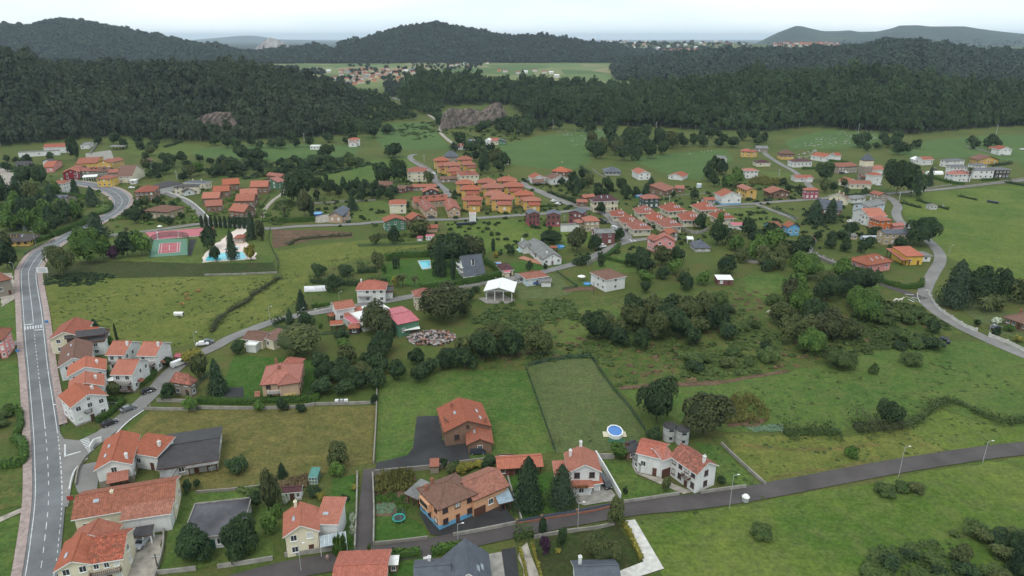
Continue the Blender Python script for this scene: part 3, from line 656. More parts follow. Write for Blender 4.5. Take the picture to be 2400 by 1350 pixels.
# main road between its two painted edges
PL=[(20,1480),(48,1400),(61,1345),(72,1270),(83,1170),(82,1080),(78,1000),(67,870),(60,800),(55,730),(50,650),(55,625),(80,592),(112,574),(166,543),(212,520),(240,508),(262,490),(269,474),(258,458),(230,444),(190,435),(140,428)]
PR=[(85,1480),(112,1400),(128,1345),(138,1270),(146,1170),(142,1080),(133,1000),(113,870),(105,800),(97,730),(85,655),(88,630),(108,600),(143,572),(194,545),(238,522),(274,503),(298,483),(303,466),(290,451),(262,439),(214,429),(150,421)]
def samecurve(A_,B_,n=6):
 f=lambda T:crom([G(*q)for q in T],1e9)
 def res(T):
  W_=[G(*q)for q in T];W_=[2*W_[0]-W_[1]]+W_+[2*W_[-1]-W_[-2]];o=[]
  for i in range(1,len(W_)-2):
   a,b,c,d=W_[i-1:i+3]
   for k in range(n):t=k/n;o.append(0.5*((2*b)+(c-a)*t+(2*a-5*b+4*c-d)*t*t+(3*b-a-3*c+d)*t**3))
  return o
 return res(A_),res(B_)
ML,MR=samecurve(PL,PR)
mid=[(a+b)/2 for a,b in zip(ML,MR)]
ribbon_mesh(offs(ML,0.6),offs(MR,-0.6),0.22,'main_road',M_ASPH)
ribbon_mesh(offs(ML,2.5),offs(ML,0.62),0.34,'pavement',M_PAVE,lift=0.3);MRp=[q for q in MR if proj(q.x,q.y,0)[1]<1016];ribbon_mesh(offs(MRp,-0.62),offs(MRp,-2.6),0.34,'pavement',M_PAVE,lift=0.3)
def stripe(mb,c,wd,z=0.254,dash=None):
 L,R_=offs(c,wd/2),offs(c,-wd/2);acc=0.0
 for i in range(len(c)-1):
  seg=(c[i+1]-c[i]).length;acc+=seg
  if dash and(acc%(dash[0]+dash[1]))>dash[0]:continue
  mb.add([(L[i].x,L[i].y,z),(R_[i].x,R_[i].y,z),(R_[i+1].x,R_[i+1].y,z),(L[i+1].x,L[i+1].y,z)],[(0,1,2,3)])
def dense(c,step=0.8):
 o=[]
 for a,b in zip(c[:-1],c[1:]):
  n=max(1,int((b-a).length/step));o+=[a.lerp(b,k/n)for k in range(n)]
 return o+[c[-1]]
mk=MB();n=len(mid)
stripe(mk,dense(ML[:]),0.16);MRd=dense(MR);stripe(mk,[q for q in MRd if proj(q.x,q.y,0)[1]>1200],0.15,dash=(1.2,1.2));stripe(mk,[q for q in MRd if 870<proj(q.x,q.y,0)[1]<1020],0.2)
stripe(mk,[q for q in MRd if 1020<proj(q.x,q.y,0)[1]<1200],0.2,dash=(1.2,1.2));stripe(mk,[q for q in MRd if proj(q.x,q.y,0)[1]<870],0.2)
midd=dense(mid);stripe(mk,[q for q in midd if proj(q.x,q.y,0)[1]>1010],0.15,dash=(2.0,2.4));stripe(mk,[q for q in midd if 900<proj(q.x,q.y,0)[1]<1010],0.18)
stripe(mk,[q for q in midd if 780<proj(q.x,q.y,0)[1]<900],0.18,dash=(1.5,1.8));stripe(mk,[q for q in midd if proj(q.x,q.y,0)[1]<758],0.18)
# zebra crossing, stop lines, side-road crossing, give-way triangle
def quad(mb,k,pts,z=0.256):w_=[G(*P(k,q))for q in pts];mb.add([(q.x,q.y,z)for q in w_],[tuple(range(len(pts)))])
for x in range(290,500,31):quad(mk,'m',[(x,222-(x-290)*.12),(x+17,220-(x-290)*.12),(x+14,184-(x-290)*.12),(x-2,186-(x-290)*.12)])
quad(mk,'m',[(290,170),(395,156),(395,148),(290,162)]);quad(mk,'m',[(400,232),(500,222),(500,214),(400,224)])
for i in range(9):quad(mk,'n',[(725+i*9,128+i*13),(800+i*6,108+i*13),(803+i*6,113+i*13),(730+i*9,134+i*13)])
quad(mk,'n',[(582,168),(597,166),(597,268),(582,270)]);quad(mk,'n',[(580,270),(730,228),(730,236),(582,280)])
stripe(mk,dense(path_w([(628,570),(640,500),(670,410),(720,350),(795,292)],k='n')),0.35)
quad(mk,'l',[(1005,652),(1105,656),(1105,661),(1010,657)]);quad(mk,'l',[(1040,712),(1115,742),(1112,748),(1040,718)])
stripe(mk,dense(path_w([(1150,632),(1152,680),(1182,752)],k='l')),0.2);stripe(mk,dense(path_w([(1008,678),(1080,705),(1182,752)],k='l')),0.2);stripe(mk,dense(path_w([(1080,694),(1155,702)],k='l')),0.5)
quad(mk,'w',[(258,915),(275,912),(325,955),(310,960)]);quad(mk,'w',[(330,935),(350,925),(390,945),(375,952)])
o_=mk.build('road_marking',M_PAINT);tag(o_,kind='structure')
sheet('junction',[(134,1004),(150,1030),(185,1034),(232,1012),(262,1008),(222,1052),(203,1072),(180,1095),(168,1140),(160,1190),(146,1190),(140,1100)],.236,M_OLDROAD)
# court lines
ck=MB()
for a,b in[((1855,278),(1872,160)),((1885,275),(1900,158)),((2105,258),(2112,144)),((2075,262),(2082,146)),((1855,278),(2105,258)),((1872,160),(2112,144)),((1985,240),(1987,178)),((1890,244),(2080,230)),((1898,190),(2083,178))]:
 stripe(ck,dense(path_w([a,b],k='g')),0.22,z=0.25)
for a,b in[((1700,1130),(2400,1062)),((1800,1215),(2400,1165)),((2090,1110),(2090,1195)),((1840,1118),(1850,1208))]:stripe(ck,dense(path_w([a,b],k='a')),0.5 if a[0]!=b[0]else 0.25,z=0.25)
o_=ck.build('court_marking',M_PAINT);tag(o_,kind='structure')
# other roads, as centre lines
ROADS=[
 ('village_lane',[(330,1420),(480,1388),(640,1345),(760,1322),(900,1300),(1000,1284),(1100,1264),(1200,1243),(1300,1223),(1400,1205),(1500,1189),(1600,1180),(1700,1167),(1800,1150),(1900,1131),(2000,1112),(2100,1094),(2200,1078),(2300,1063),(2400,1052),(2650,1030)],5.4,M_LANE),
 ('side_road',[(140,1062),(180,1056),(215,1040),(260,1005),(306,968),(354,925),(402,872),(450,838),(501,815),(537,795),(582,776),(640,755),(690,742),(760,730),(860,714),(940,700),(1020,685),(1100,670),(1180,657),(1260,641),(1320,626),(1360,615),(1410,592),(1460,570),(1500,562),(1530,560)],5.0,M_OLDROAD),
 ('village_street',[(1470,566),(1462,545),(1445,525),(1425,505),(1390,492),(1340,480),(1300,465),(1262,448),(1232,436),(1215,428),(1150,434)],6.5,M_OLDROAD),
 ('village_street',[(1345,494),(1290,500),(1200,506),(1080,514),(1000,516),(900,520),(830,526),(700,531),(620,536),(500,524),(420,532),(330,545),(255,552)],5.0,M_OLDROAD),
 ('village_street',[(975,362),(962,366),(964,374),(980,385),(1000,397),(1016,410),(1020,424),(1032,436),(1046,448),(1050,462)],5.0,M_OLDROAD),
 ('village_street',[(355,448),(400,458),(440,474),(466,496),(484,520),(490,530)],4.5,M_OLDROAD),
 ('country_road',[(1660,486),(1700,482),(1775,477),(1850,471),(1920,466),(1980,460),(2060,456),(2155,448),(2233,441),(2400,423),(2600,408)],5.0,M_OLDROAD),
 ('lane',[(1770,478),(1807,492),(1867,513)],3.5,M_OLDROAD),
 ('lane',[(1785,352),(1800,366),(1830,385),(1865,405),(1900,440),(1910,466)],4.5,M_OLDROAD),
 ('lane',[(1880,590),(1910,602),(1960,619),(2040,652),(2100,678),(2168,702)],4.5,M_LANE),
 ('country_road',[(2072,458),(2090,467),(2104,484),(2100,500),(2110,520),(2140,539),(2170,560),(2198,588),(2203,612),(2188,640),(2172,670),(2166,698),(2184,722),(2230,754),(2300,790),(2400,833),(2560,895)],5.2,M_OLDROAD),
 ('lane',[(868,1100),(862,1160),(856,1220),(853,1290)],3.4,M_LANE),
 ('dirt_track',[(1002,268),(1020,280),(1032,296),(1032,310),(1050,328),(1068,340)],4.0,M_GRAVEL),
 ('footpath',[(617,510),(622,490),(640,470),(660,455),(665,440)],2.6,M_GRAVEL),
 ('lane',[(-40,812),(20,808),(62,800)],4.5,M_OLDROAD),
 ('valley_road',[(905,220),(930,232),(970,240)],7.0,M_OLDROAD),
]
for i,(nm,pts,wd,mt)in enumerate(ROADS):road(nm,pts,wd,mt,z=0.205-0.004*i+(0.03 if nm=='village_street' else 0))
lk=MB();c=path_w([(306,968),(354,925),(402,872)])
stripe(lk,dense(path_w([(262,1028),(300,990),(338,962)])),0.4,z=0.26);o_=lk.build('road_marking',M_PAINT);tag(o_,kind='structure')
# ---------------------------------------------------------------- building kit
RM=dict(
 o=m_roof('orange_tile',(0.34,0.118,0.074)),o2=m_roof('bright_orange_tile',(0.40,0.132,0.080),0.0),r=m_roof('red_tile',(0.30,0.098,0.066),0.3),p=m_roof('pink_tile',(0.37,0.13,0.095),0.15),
 old=m_roof('old_mottled_tile',(0.37,0.115,0.075),0.9,moss=(0.14,0.07,0.045)),br=m_roof('brown_tile',(0.175,0.095,0.070),0.1,moss=(0.10,0.07,0.05)),ml=m_roof('weathered_orange_tile',(0.30,0.112,0.070),0.35,moss=(0.13,0.06,0.04)),
 db=m_slate('dark_brown_tile',(0.060,0.048,0.046),0.3),sl=m_slate('slate',(0.080,0.090,0.110),0.35),g=m_slate('grey_sheet',(0.16,0.16,0.155),0.6),k=m_slate('black_sheet',(0.045,0.042,0.044),0.5),
 mr=m_roof('maroon_tile',(0.090,0.038,0.042),0.0),w=m_plain('white_roof',(0.70,0.70,0.68),0.7,var=0.15),pm=m_slate('pink_metal',(0.42,0.12,0.14),0.2),bl=m_slate('blue_sheet',(0.26,0.34,0.40),0.3),bt=m_asphalt('bitumen',(0.07,0.068,0.076),0.7))
WM=dict(
 w=m_wall('white_render',(0.66,0.66,0.645)),c=m_wall('cream_render',(0.66,0.60,0.45)),y=m_wall('ochre_render',(0.60,0.38,0.12)),yb=m_wall('yellow_render',(0.66,0.42,0.08)),o=m_wall('salmon_render',(0.66,0.36,0.21)),k=m_wall('pink_render',(0.66,0.28,0.27)),
 R=m_wall('red_render',(0.24,0.022,0.030)),dk=m_wall('raspberry_render',(0.34,0.085,0.12)),gn=m_wall('green_render',(0.085,0.19,0.12)),dg=m_wall('dark_green_render',(0.055,0.085,0.080)),bu=m_wall('blue_render',(0.14,0.36,0.55)),lb=m_wall('pale_blue_render',(0.50,0.58,0.64)),
 s=m_stone('grey_stone',(0.30,0.26,0.21),(0.22,0.19,0.16)),b=m_stone('brown_brick',(0.24,0.145,0.095),(0.17,0.11,0.08)),rb=m_stone('plum_brick',(0.21,0.085,0.085),(0.16,0.07,0.07)),ob=m_wall('orange_render',(0.55,0.14,0.035)),t=m_wall('tan_render',(0.46,0.32,0.22)),gy=m_wall('grey_render',(0.42,0.42,0.41)),sc=m_stone('sandstone',(0.42,0.34,0.22),(0.34,0.27,0.18)),d=m_plain('dark_cladding',(0.06,0.05,0.05),0.7))
M_WHITE=m_plain('white_paint',(0.72,0.72,0.70),0.6);M_BROWN=m_plain('brown_wood',(0.10,0.045,0.03),0.7);M_GLASS=m_plain('window_glass',(0.035,0.042,0.05),0.12,var=0.3,spec=0.6)
M_SHUT=m_plain('pale_shutter',(0.55,0.55,0.52),0.7);M_DKMETAL=m_plain('dark_metal',(0.06,0.065,0.07),0.5);M_GALV=m_plain('galvanised_steel',(0.36,0.37,0.38),0.5);M_GREENP=m_plain('green_paint',(0.03,0.10,0.06),0.7)
M_RED=m_plain('red_paint',(0.30,0.04,0.03),0.7);M_BRICKP=m_plain('brick_trim',(0.26,0.11,0.075),0.85);M_SKYL=m_plain('skylight_glass',(0.30,0.34,0.38),0.15,var=0.2,spec=0.8)
WINC={}
def winmesh(w_,h_,style):
 k=(round(w_,1),round(h_,1),style)
 if k in WINC:return WINC[k]
 mb=MB();t_=0.11;a=w_/2
 mb.box(-a-t_,-0.07,-t_,-a,0.02,h_+t_);mb.box(a,-0.07,-t_,a+t_,0.02,h_+t_);mb.box(-a,-0.07,h_,a,0.02,h_+t_);mb.box(-a,-0.07,-t_,a,0.02,0)
 mb.box(-0.03,-0.06,0,0.03,0.0,h_);mb.box(-a-0.2,-0.16,-t_-0.08,a+0.2,0.02,-t_)
 f=bpy.data.meshes.new('window');f.from_pydata(mb.v,[],mb.f);f.materials.append(M_BROWN if style in 'bB' else M_WHITE);f.update()
 pb=MB();pb.box(-a,-0.035,0,-0.03,0.01,h_);pb.box(0.03,-0.035,0,a,0.01,h_)
 p_=bpy.data.meshes.new('pane');p_.from_pydata(pb.v,[],pb.f);p_.materials.append(M_SHUT if style in 'sB' else M_GLASS);p_.update()
 j=bpy.data.meshes.new('window');j.from_pydata(mb.v+pb.v,[],mb.f+[tuple(i+len(mb.v)for i in q)for q in pb.f]);j.materials.append(f.materials[0]);j.materials.append(p_.materials[0])
 j.polygons.foreach_set('material_index',[0]*len(mb.f)+[1]*len(pb.f));j.update()
 WINC[k]=(f,p_,j);return WINC[k]
def put(name,mesh,parent,loc,rz=0):
 o=bpy.data.objects.new(name,mesh);COL.objects.link(o);o.parent=parent;o.location=loc;o.rotation_euler=(0,0,rz);return o
RW=random.Random(5)
class Vol:pass
def vol(root,k,A,B,D,h,roof,rm,wm,n=(3,1),s=2,rise=None,ov=0.5,ch=(),sk=(),base=None,wins='w',garage=None,hh=None,posts=0,dorm=()):
 v=Vol();a=G(*P(k,A),h);b=G(*P(k,B),h);ux=(b-a);w_=ux.length;ux.normalize();uy=Vector((-ux.y,ux.x,0))
 d=D if isinstance(D,(int,float))else max(2.0,abs((G(*P(k,D),h)-a).dot(uy)))
 M=Matrix(((ux.x,uy.x,0,a.x),(ux.y,uy.y,0,a.y),(0,0,1,0),(0,0,0,1)));ang=math.atan2(ux.y,ux.x)
 if root is None:
  c=M@Vector((w_/2,d/2,0));root=empty(hh['name'],(c.x,c.y,0),0,hh['label'],hh['cat'],hh.get('group'))
 span=d if roof=='g' else w_ if roof=='G' else min(w_,d)
 if rise is None:rise={'g':.24,'G':.24,'h':.23,'s':.18,'f':0}[roof]*span
 zr=h+rise;near=zc_at(a)<330;W_=RM if isinstance(rm,str)else None;rmat=RM[rm];wmat=WM[wm]
 # walls, with gable ends
 def loc(x,y,z):return M@Vector((x,y,z))
 mb=MB();vs=[loc(0,0,0),loc(w_,0,0),loc(w_,d,0),loc(0,d,0),loc(0,0,h),loc(w_,0,h),loc(w_,d,h),loc(0,d,h)]
 if posts: # open sided: back wall and posts only
  for i in range(posts):x=0.15+(w_-0.3)*i/(posts-1);mb.box(x-.13,0.15,0,x+.13,0.41,h,M);mb.box(x-.13,d-0.4,0,x+.13,d-0.15,h if roof!='s' else zr-.3,M)
  mb.box(0,0.1,h-.3,w_,0.3,h,M)
 else:
  fs=[(0,1,5,4),(1,2,6,5),(2,3,7,6),(3,0,4,7)]
  mb.add(vs,fs)
  if roof=='g':mb.add([loc(0,0,h),loc(0,d,h),loc(0,d/2,zr-.05),loc(w_,0,h),loc(w_,d,h),loc(w_,d/2,zr-.05)],[(1,0,2),(3,4,5)])
  if roof=='G':mb.add([loc(0,0,h),loc(w_,0,h),loc(w_/2,0,zr-.05),loc(0,d,h),loc(w_,d,h),loc(w_/2,d,zr-.05)],[(0,1,2),(4,3,5)])
  if roof=='s':mb.add([loc(0,0,h),loc(0,d,h),loc(0,d,zr-.05),loc(w_,0,h),loc(w_,d,h),loc(w_,d,zr-.05)],[(1,0,2),(3,4,5),(0,3,5,2),(4,1,2,5)])
 wall=mb.build('post' if posts else 'wall',[wmat if not posts else M_BROWN if wm!='w' else M_WHITE],root)
 if base and not posts:
  pb=MB();e=.04;pb.box(-e,-e,0,w_+e,0.0,base[1],M);pb.box(w_,0.0,0,w_+e,d,base[1],M);pb.box(-e,0.0,0,0,d,base[1],M);pb.build('plinth',WM[base[0]],root)
 # roof slab
 T=0.12;o=ov
 if roof=='g':dz=o*rise/(d/2);tv=[(-o,-o,h-dz),(w_+o,-o,h-dz),(w_+o,d/2,zr),(-o,d/2,zr),(w_+o,d+o,h-dz),(-o,d+o,h-dz)];tf=[(0,1,2,3),(3,2,4,5)]
 elif roof=='G':dz=o*rise/(w_/2);tv=[(-o,-o,h-dz),(-o,d+o,h-dz),(w_/2,d+o,zr),(w_/2,-o,zr),(w_+o,d+o,h-dz),(w_+o,-o,h-dz)];tf=[(1,0,3,2),(2,3,5,4)]
 elif roof=='s':dz=o*rise/d;tv=[(-o,-o,h-dz),(w_+o,-o,h-dz),(w_+o,d+o,zr+dz),(-o,d+o,zr+dz)];tf=[(0,1,2,3)]
 elif roof=='f':tv=[(-o,-o,h),(w_+o,-o,h),(w_+o,d+o,h),(-o,d+o,h)];tf=[(0,1,2,3)]
 else:
  m_=min(w_,d)/2;dz=o*rise/m_
  if w_>=d:r0,r1=(m_,d/2),(w_-m_ if w_-m_>m_ else m_+.02,d/2);tf=[(0,1,5,4),(1,2,5),(2,3,4,5),(3,0,4)]
  else:r0,r1=(w_/2,m_),(w_/2,d-m_ if d-m_>m_ else m_+.02);tf=[(0,1,4),(1,2,5,4),(2,3,5),(3,0,4,5)]
  tv=[(-o,-o,h-dz),(w_+o,-o,h-dz),(w_+o,d+o,h-dz),(-o,d+o,h-dz),(*r0,zr),(*r1,zr)]
 rb=MB();ntv=len(tv);top=[loc(x,y,z+T)for x,y,z in tv];bot=[loc(x,y,z-T)for x,y,z in tv]
 cnt={}
 for f in tf:
  for i in range(len(f)):e=(f[i],f[(i+1)%len(f)]);cnt[e]=1
 rim=[e for e in cnt if(e[1],e[0])not in cnt]
 rb.add(top,tf);rb.add(bot,[tuple(reversed(f))for f in tf]);rb.add(top+bot,[(e[1],e[0],e[0]+ntv,e[1]+ntv)for e in rim],1)
 if roof=='f' and not posts:
  for(x0,y0,x1,y1)in((-o,-o,w_+o,-o+.2),(-o,d+o-.2,w_+o,d+o),(-o,-o+.2,-o+.2,d+o-.2),(w_+o-.2,-o+.2,w_+o,d+o-.2)):rb.box(x0,y0,h+T,x1,y1,h+T+.28,M,1)
 # ridge cap tiles
 if near and roof in 'gGh':
  if roof=='g':segs=[((-o,d/2,zr),(w_+o,d/2,zr))]
  elif roof=='G':segs=[((w_/2,-o,zr),(w_/2,d+o,zr))]
  else:segs=[(tv[4],tv[5])]+[(tv[i],tv[4 if(i in(0,3)if w_>=d else i in(0,1))else 5])for i in range(4)]
  for p_,q_ in segs:
   if(Vector(p_)-Vector(q_)).length>.3:rb.tube(loc(p_[0],p_[1],p_[2]+T),loc(q_[0],q_[1],q_[2]+T),.16,.16,5)
 ro=rb.build('roof',[rmat,M_CONC if rm in('bt','g','sl')and roof=='f' else M_WHITE if wm in('w','c','lb')and rm not in('k','g')else M_BROWN],root)
 rloc=Vector(root.location)
 def zroof(fx,fy):
  x,y=fx*w_,fy*d
  if roof=='g':return zr-abs(y-d/2)/(d/2)*rise
  if roof=='G':return zr-abs(x-w_/2)/(w_/2)*rise
  if roof=='s':return h+rise*fy
  if roof=='f':return h
  m_=min(w_,d)/2;return h+rise*min(1,min(x,w_-x,y,d-y)/m_)
 for c_ in ch:
  fx,fy=c_[:2];hc=c_[2]if len(c_)>2 else 1.3;x,y=fx*w_,fy*d;z=zroof(fx,fy);mb=MB();mb.box(x-.3,y-.3,z-.6,x+.3,y+.3,z+hc,M);mb.box(x-.37,y-.37,z+hc,x+.37,y+.37,z+hc+.12,M)
  mb.cyl((x,y),.16,.16,z+hc+.12,z+hc+.45,8,0,M);mb.build('chimney',wmat if wm in('w','c','y')else M_BRICKP,ro,origin=rloc)
 for fx,fy in sk:
  x,y=fx*w_,fy*d;z=zroof(fx,fy);mb=MB();sx,sy=(.9,.45)if roof in('g','s')else(.45,.9)
  dx=.1;zx=(zroof((x+dx)/w_,fy)-z)/dx;zy=(zroof(fx,(y+dx)/d)-z)/dx
  q=[loc(x+i*sx/2*1.2,y+j*sy/2*1.6,z+T+.12+i*sx/2*1.2*zx+j*sy/2*1.6*zy)for i,j in((-1,-1),(1,-1),(1,1),(-1,1))]
  mb.add(q+[p_-Vector((0,0,.16))for p_ in q],[(0,1,2,3),(0,4,5,1),(1,5,6,2),(2,6,7,3),(3,7,4,0)]);mb.build('skylight',M_SKYL,ro,origin=rloc)
 for fx in dorm: # little gabled dormers on the front slope
  x=fx*w_;y=.22*d;z=zroof(fx,.22);mb=MB();zz=zroof(fx,.40)+.35
  mb.box(x-.7,y,z-.3,x+.7,y+1.8,zz,M);mb.add([loc(x-.95,y-.25,zz),loc(x,y-.25,zz+.6),loc(x+.95,y-.25,zz),loc(x-.95,d*.5,zz),loc(x,d*.5,zz+.6),loc(x+.95,d*.5,zz)],[(0,1,4,3),(1,2,5,4),(0,2,1)],1)
  mb.box(x-.45,y-.03,z+.25,x+.45,y+.02,zz-.12,M,2);mb.build('dormer',[wmat,rmat,M_GLASS],ro,origin=rloc)
 # windows on front and both sides
 cols,fl=n;fh=(h if roof!='s' else h)/max(fl,1)
 def wput(x,y,z,ang2,W1,H1):
  st=wins if wins!='m' else 'w';
  if RW.random()<.22:st='s' if st=='w' else 'B'
  f,p_,j=winmesh(W1,H1,st);q=loc(x,y,z)-rloc
  if near:o1=put('window',f,root,q,ang+ang2);put('pane',p_,o1,(0,0,0))
  else:put('window',j,root,q,ang+ang2)
 if not posts:
  for f in range(fl):
   H1=min(1.25,fh*.45);z=f*fh+fh*.38
   for i in range(cols):
    W1=min(1.1,w_/cols*.45);x=w_*(i+.5)/cols
    if garage and f==0 and i==garage[0]:continue
    if fl>0 and f==0 and i==cols//2 and cols>=2 and near and garage is None:
     db=MB();db.box(x-.5,-.07,0.02,x+.5,0.02,2.15,M);dd=db.build('door',M_BROWN,root);hb=MB();hb.box(x+.34,-.12,1.0,x+.42,-.07,1.1,M);hb.build('handle',M_GALV,dd,origin=rloc);continue
    wput(x,-.01,z,0,W1,H1)
   for i in range(s):
    W1=min(1.0,d/s*.45);y=d*(i+.5)/s
    wput(w_+.01,y,z,math.pi/2,W1,H1);wput(-.01,y,z,-math.pi/2,W1,H1)
  if roof=='G' and rise>1.9 and cols:wput(w_/2,-.01,h+.1,0,.7,.8)
  if garage:
   x=w_*(garage[0]+.5)/cols;gw=garage[1];gb=MB();gb.box(x-gw/2,-.08,0.02,x+gw/2,0.02,2.3,M);gb.build('garage_door',garage[2],root)
 v.root,v.M,v.w,v.d,v.h,v.roof,v.loc,v.rloc,v.zr,v.wall=root,M,w_,d,h,ro,loc,rloc,zr,wall
 return v
def H(label,k,A,B,D,h,roof,rm,wm,n=(3,1),s=2,name='house',cat='house',group=None,wings=(),**kw):
 v=vol(None,k,A,B,D,h,roof,rm,wm,n,s,hh=dict(name=name,label=label,cat=cat,group=group),**kw)
 for w_ in wings:
  w_=dict(w_)if isinstance(w_,dict)else dict(zip(('A','B','D','h','roof','rm','wm','n','s'),w_));w_.setdefault('k',k);w_.setdefault('n',(2,1));w_.setdefault('s',1)
  vol(v.root,w_.pop('k'),w_.pop('A'),w_.pop('B'),w_.pop('D'),w_.pop('h'),w_.pop('roof'),w_.pop('rm'),w_.pop('wm'),w_.pop('n'),w_.pop('s'),**w_)
 return v
def balcony(v,x0,x1,z,dp=1.2,mat=None):
 mb=MB();mb.box(x0,-dp,z-.15,x1,0,z,v.M);mt=mat or M_BROWN
 for x in np.arange(x0,x1+.01,.35):mb.box(x-.03,-dp,z,x+.03,-dp+.06,z+1,v.M,1)
 mb.box(x0,-dp,z+.95,x1,-dp+.08,z+1.05,v.M,1)
 for x in(x0,x1-.06):mb.box(x,-dp,z+.95,x+.06,0,z+1.05,v.M,1);mb.box(x,-dp,z,x+.06,0,z+.5,v.M,1)
 return mb.build('balcony',[M_CONC,mt],v.root)
# ---------------------------------------------------------------- near houses
v=H('cream house with L-shaped orange tile roof closest to the bottom of the main road','n',(510,1290),(812,1228),(614,1045),5.6,'G','o','c',(2,2),3,sk=[(.2,.35)],wings=[((812,1225),(1092,1180),8.5,5.6,'g','old','c',(3,2),1),((640,1045),(1008,1012),4,4.8,'G','o','c',(0,0),0)])
b=balcony(v,v.w*.95,v.w*1.9,2.9)
H('long white farmhouse with mottled tile roof and a lower tiled wing along its front','n',(668,826),(1560,672),9.5,5.0,'g','ml','c',(5,1),2,ch=[(.35,.45,.4)],sk=[(.2,.3)],rise=2.1,wings=[dict(A=(1105,838),B=(1527,776),D=3.2,h=4.5,roof='s',rm='ml',wm='w',n=(0,0),s=1,rise=.7)])
H('white house with stone base and two skylights beside the zebra crossing','n',(868,382),(1176,328),(930,125),5.2,'G','o','w',(1,2),3,ch=[(.88,.12)],sk=[(.2,.3),(.22,.62)],base=('s',1.6),wings=[dict(A=(1182,228),B=(1416,264),D=6,h=4.4,roof='s',rm='o',wm='w',n=(2,1),s=1,rise=1.3,ch=[(.8,.5)]),dict(A=(985,502),B=(1140,470),D=2.2,h=2.6,roof='s',rm='o',wm='s',n=(0,0),s=0,posts=3,rise=.8)])
H('long low outbuilding with brown sheet and grey fibre roofs behind the stone-based white house','_',(372,1098),(507,1076),(502,1004),3.0,'g','k','gy',(4,1),2,name='outbuilding',cat='shed',rise=1.3,wings=[dict(k='n',A=(1437,215),B=(1537,205),D=3,h=3.0,roof='s',rm='g',wm='w',n=(1,1),s=0,rise=.5),dict(A=(440,1096),B=(507,1085),D=3.5,h=2.6,roof='s',rm='g',wm='gy',posts=4,rise=.3)])
H('flat-roofed garage block with patched bitumen roof and green doors','p',(298,985),(892,915),(405,632),3.0,'f','bt','w',(4,1),0,name='garage_block',cat='garage',garage=(1,3.6,M_GREENP),ov=.35)
v=H('white house with plain orange roof and a glass veranda by the village lane','p',(1340,932),(1672,872),(1322,715),5.6,'G','o2','c',(2,2),2,ch=[(.35,.97)],sk=[(.28,.45)],rise=1.9,wings=[dict(A=(1667,806),B=(1866,810),D=(1836,604),h=5.3,roof='s',rm='o2',wm='w',n=(0,0),s=1,rise=1.1,sk=[(.3,.35)])])
mb=MB();a_,b_=v.w*1.04,v.w*1.04+5.2
mb.add([v.loc(a_,-1.9,2.5),v.loc(b_,-1.9,2.5),v.loc(b_,.6,3.4),v.loc(a_,.6,3.4)],[(0,1,2,3)]);gl=mb.build('veranda_roof',m_plain('wired_glass',(0.30,0.35,0.38),0.15,spec=.7),v.root)
mb=MB()
for i in range(7):x=a_+(b_-a_)*i/6;mb.tube(v.loc(x,-1.9,2.54),v.loc(x,.6,3.44),.04,.04,4)
for x in(a_,b_):mb.tube(v.loc(x,-1.85,0),v.loc(x,-1.85,2.5),.05,.05,4)
mb.build('veranda_frame',M_WHITE,v.root)
H('small white garden shed with maroon roof and two window bands','p',(1316,502),(1502,486),(1508,424),2.2,'g','mr','w',(3,1),1,name='garden_shed',cat='shed',rise=.5,ov=.2)
v=H('salmon farmhouse with blue base band and a brown hipped roof','q',(938,634),(1322,470),(692,438),5.8,'h','br','o',(3,2),3,ch=[(.25,.8,1.5),(.06,.75)],base=('bu',1.25),wins='b',rise=2.3,
 wings=[dict(A=(1308,538),B=(1656,388),D=8,h=5.0,roof='g',rm='ml',wm='o',n=(3,1),s=1,garage=(0,3.0,M_BROWN),rise=1.9),dict(A=(1585,575),B=(1700,545),D=4.5,h=2.7,roof='s',rm='bl',wm='o',n=(0,0),s=0,posts=3,rise=1.3)])
mb=MB();mb.box(-.9,3.2,2.9,0,7.2,4.9,v.M);bo=mb.build('bay_window',WM['o'],v.root);mb=MB();mb.box(-.95,3.5,3.5,-.9,6.9,4.6,v.M);mb.build('pane',M_GLASS,bo,origin=v.rloc)
vol(v.root,'q',(600,478),(715,530),5.0,2.8,'s','g','o',(0,0),0,posts=3,rise=.4)
H('long orange-roofed open carport with brick end walls','q',(1570,208),(2020,180),(1990,64),2.7,'g','o2','rb',(4,1),0,name='carport',cat='carport',posts=5,rise=1.1,wings=[dict(A=(1570,205),B=(1745,198),D=5.2,h=2.55,roof='f',rm='w',wm='rb',n=(2,1),s=0,ov=-.1)])
v=H('white villa with bright orange roof, porch roof with flower boxes and paved yard','r',(328,402),(600,394),(245,246),5.8,'G','o2','w',(2,2),3,ch=[(.12,.75,1.6),(.5,.98,1.4)],rise=1.9,wins='b',wings=[dict(A=(345,545),B=(525,535),D=4,h=2.7,roof='s',rm='o2',wm='w',n=(1,1),s=0,rise=1.1),dict(A=(528,512),B=(610,500),D=3,h=2.7,roof='s',rm='o2',wm='w',n=(0,0),s=0,posts=2,rise=.8),dict(A=(205,432),B=(306,428),D=(172,350),h=2.7,roof='s',rm='o2',wm='w',n=(0,0),s=0,posts=2,rise=.8),dict(A=(470,400),B=(590,392),D=3,h=5.3,roof='G',rm='o2',wm='w',n=(0,0),s=0,rise=.9)])
mb=MB();RR=random.Random(2)
for i in range(60):x=v.w*.12+RR.random()*v.w*.42;mb.box(x,-2.9+RR.gauss(0,.12),3.15,x+.3,-2.6+RR.gauss(0,.12),3.4+RR.random()*.4,v.M)
mb.build('flower_box',m_plain('autumn_leaves',(0.16,0.07,0.03),0.9,var=.5,scale=3),v.root)
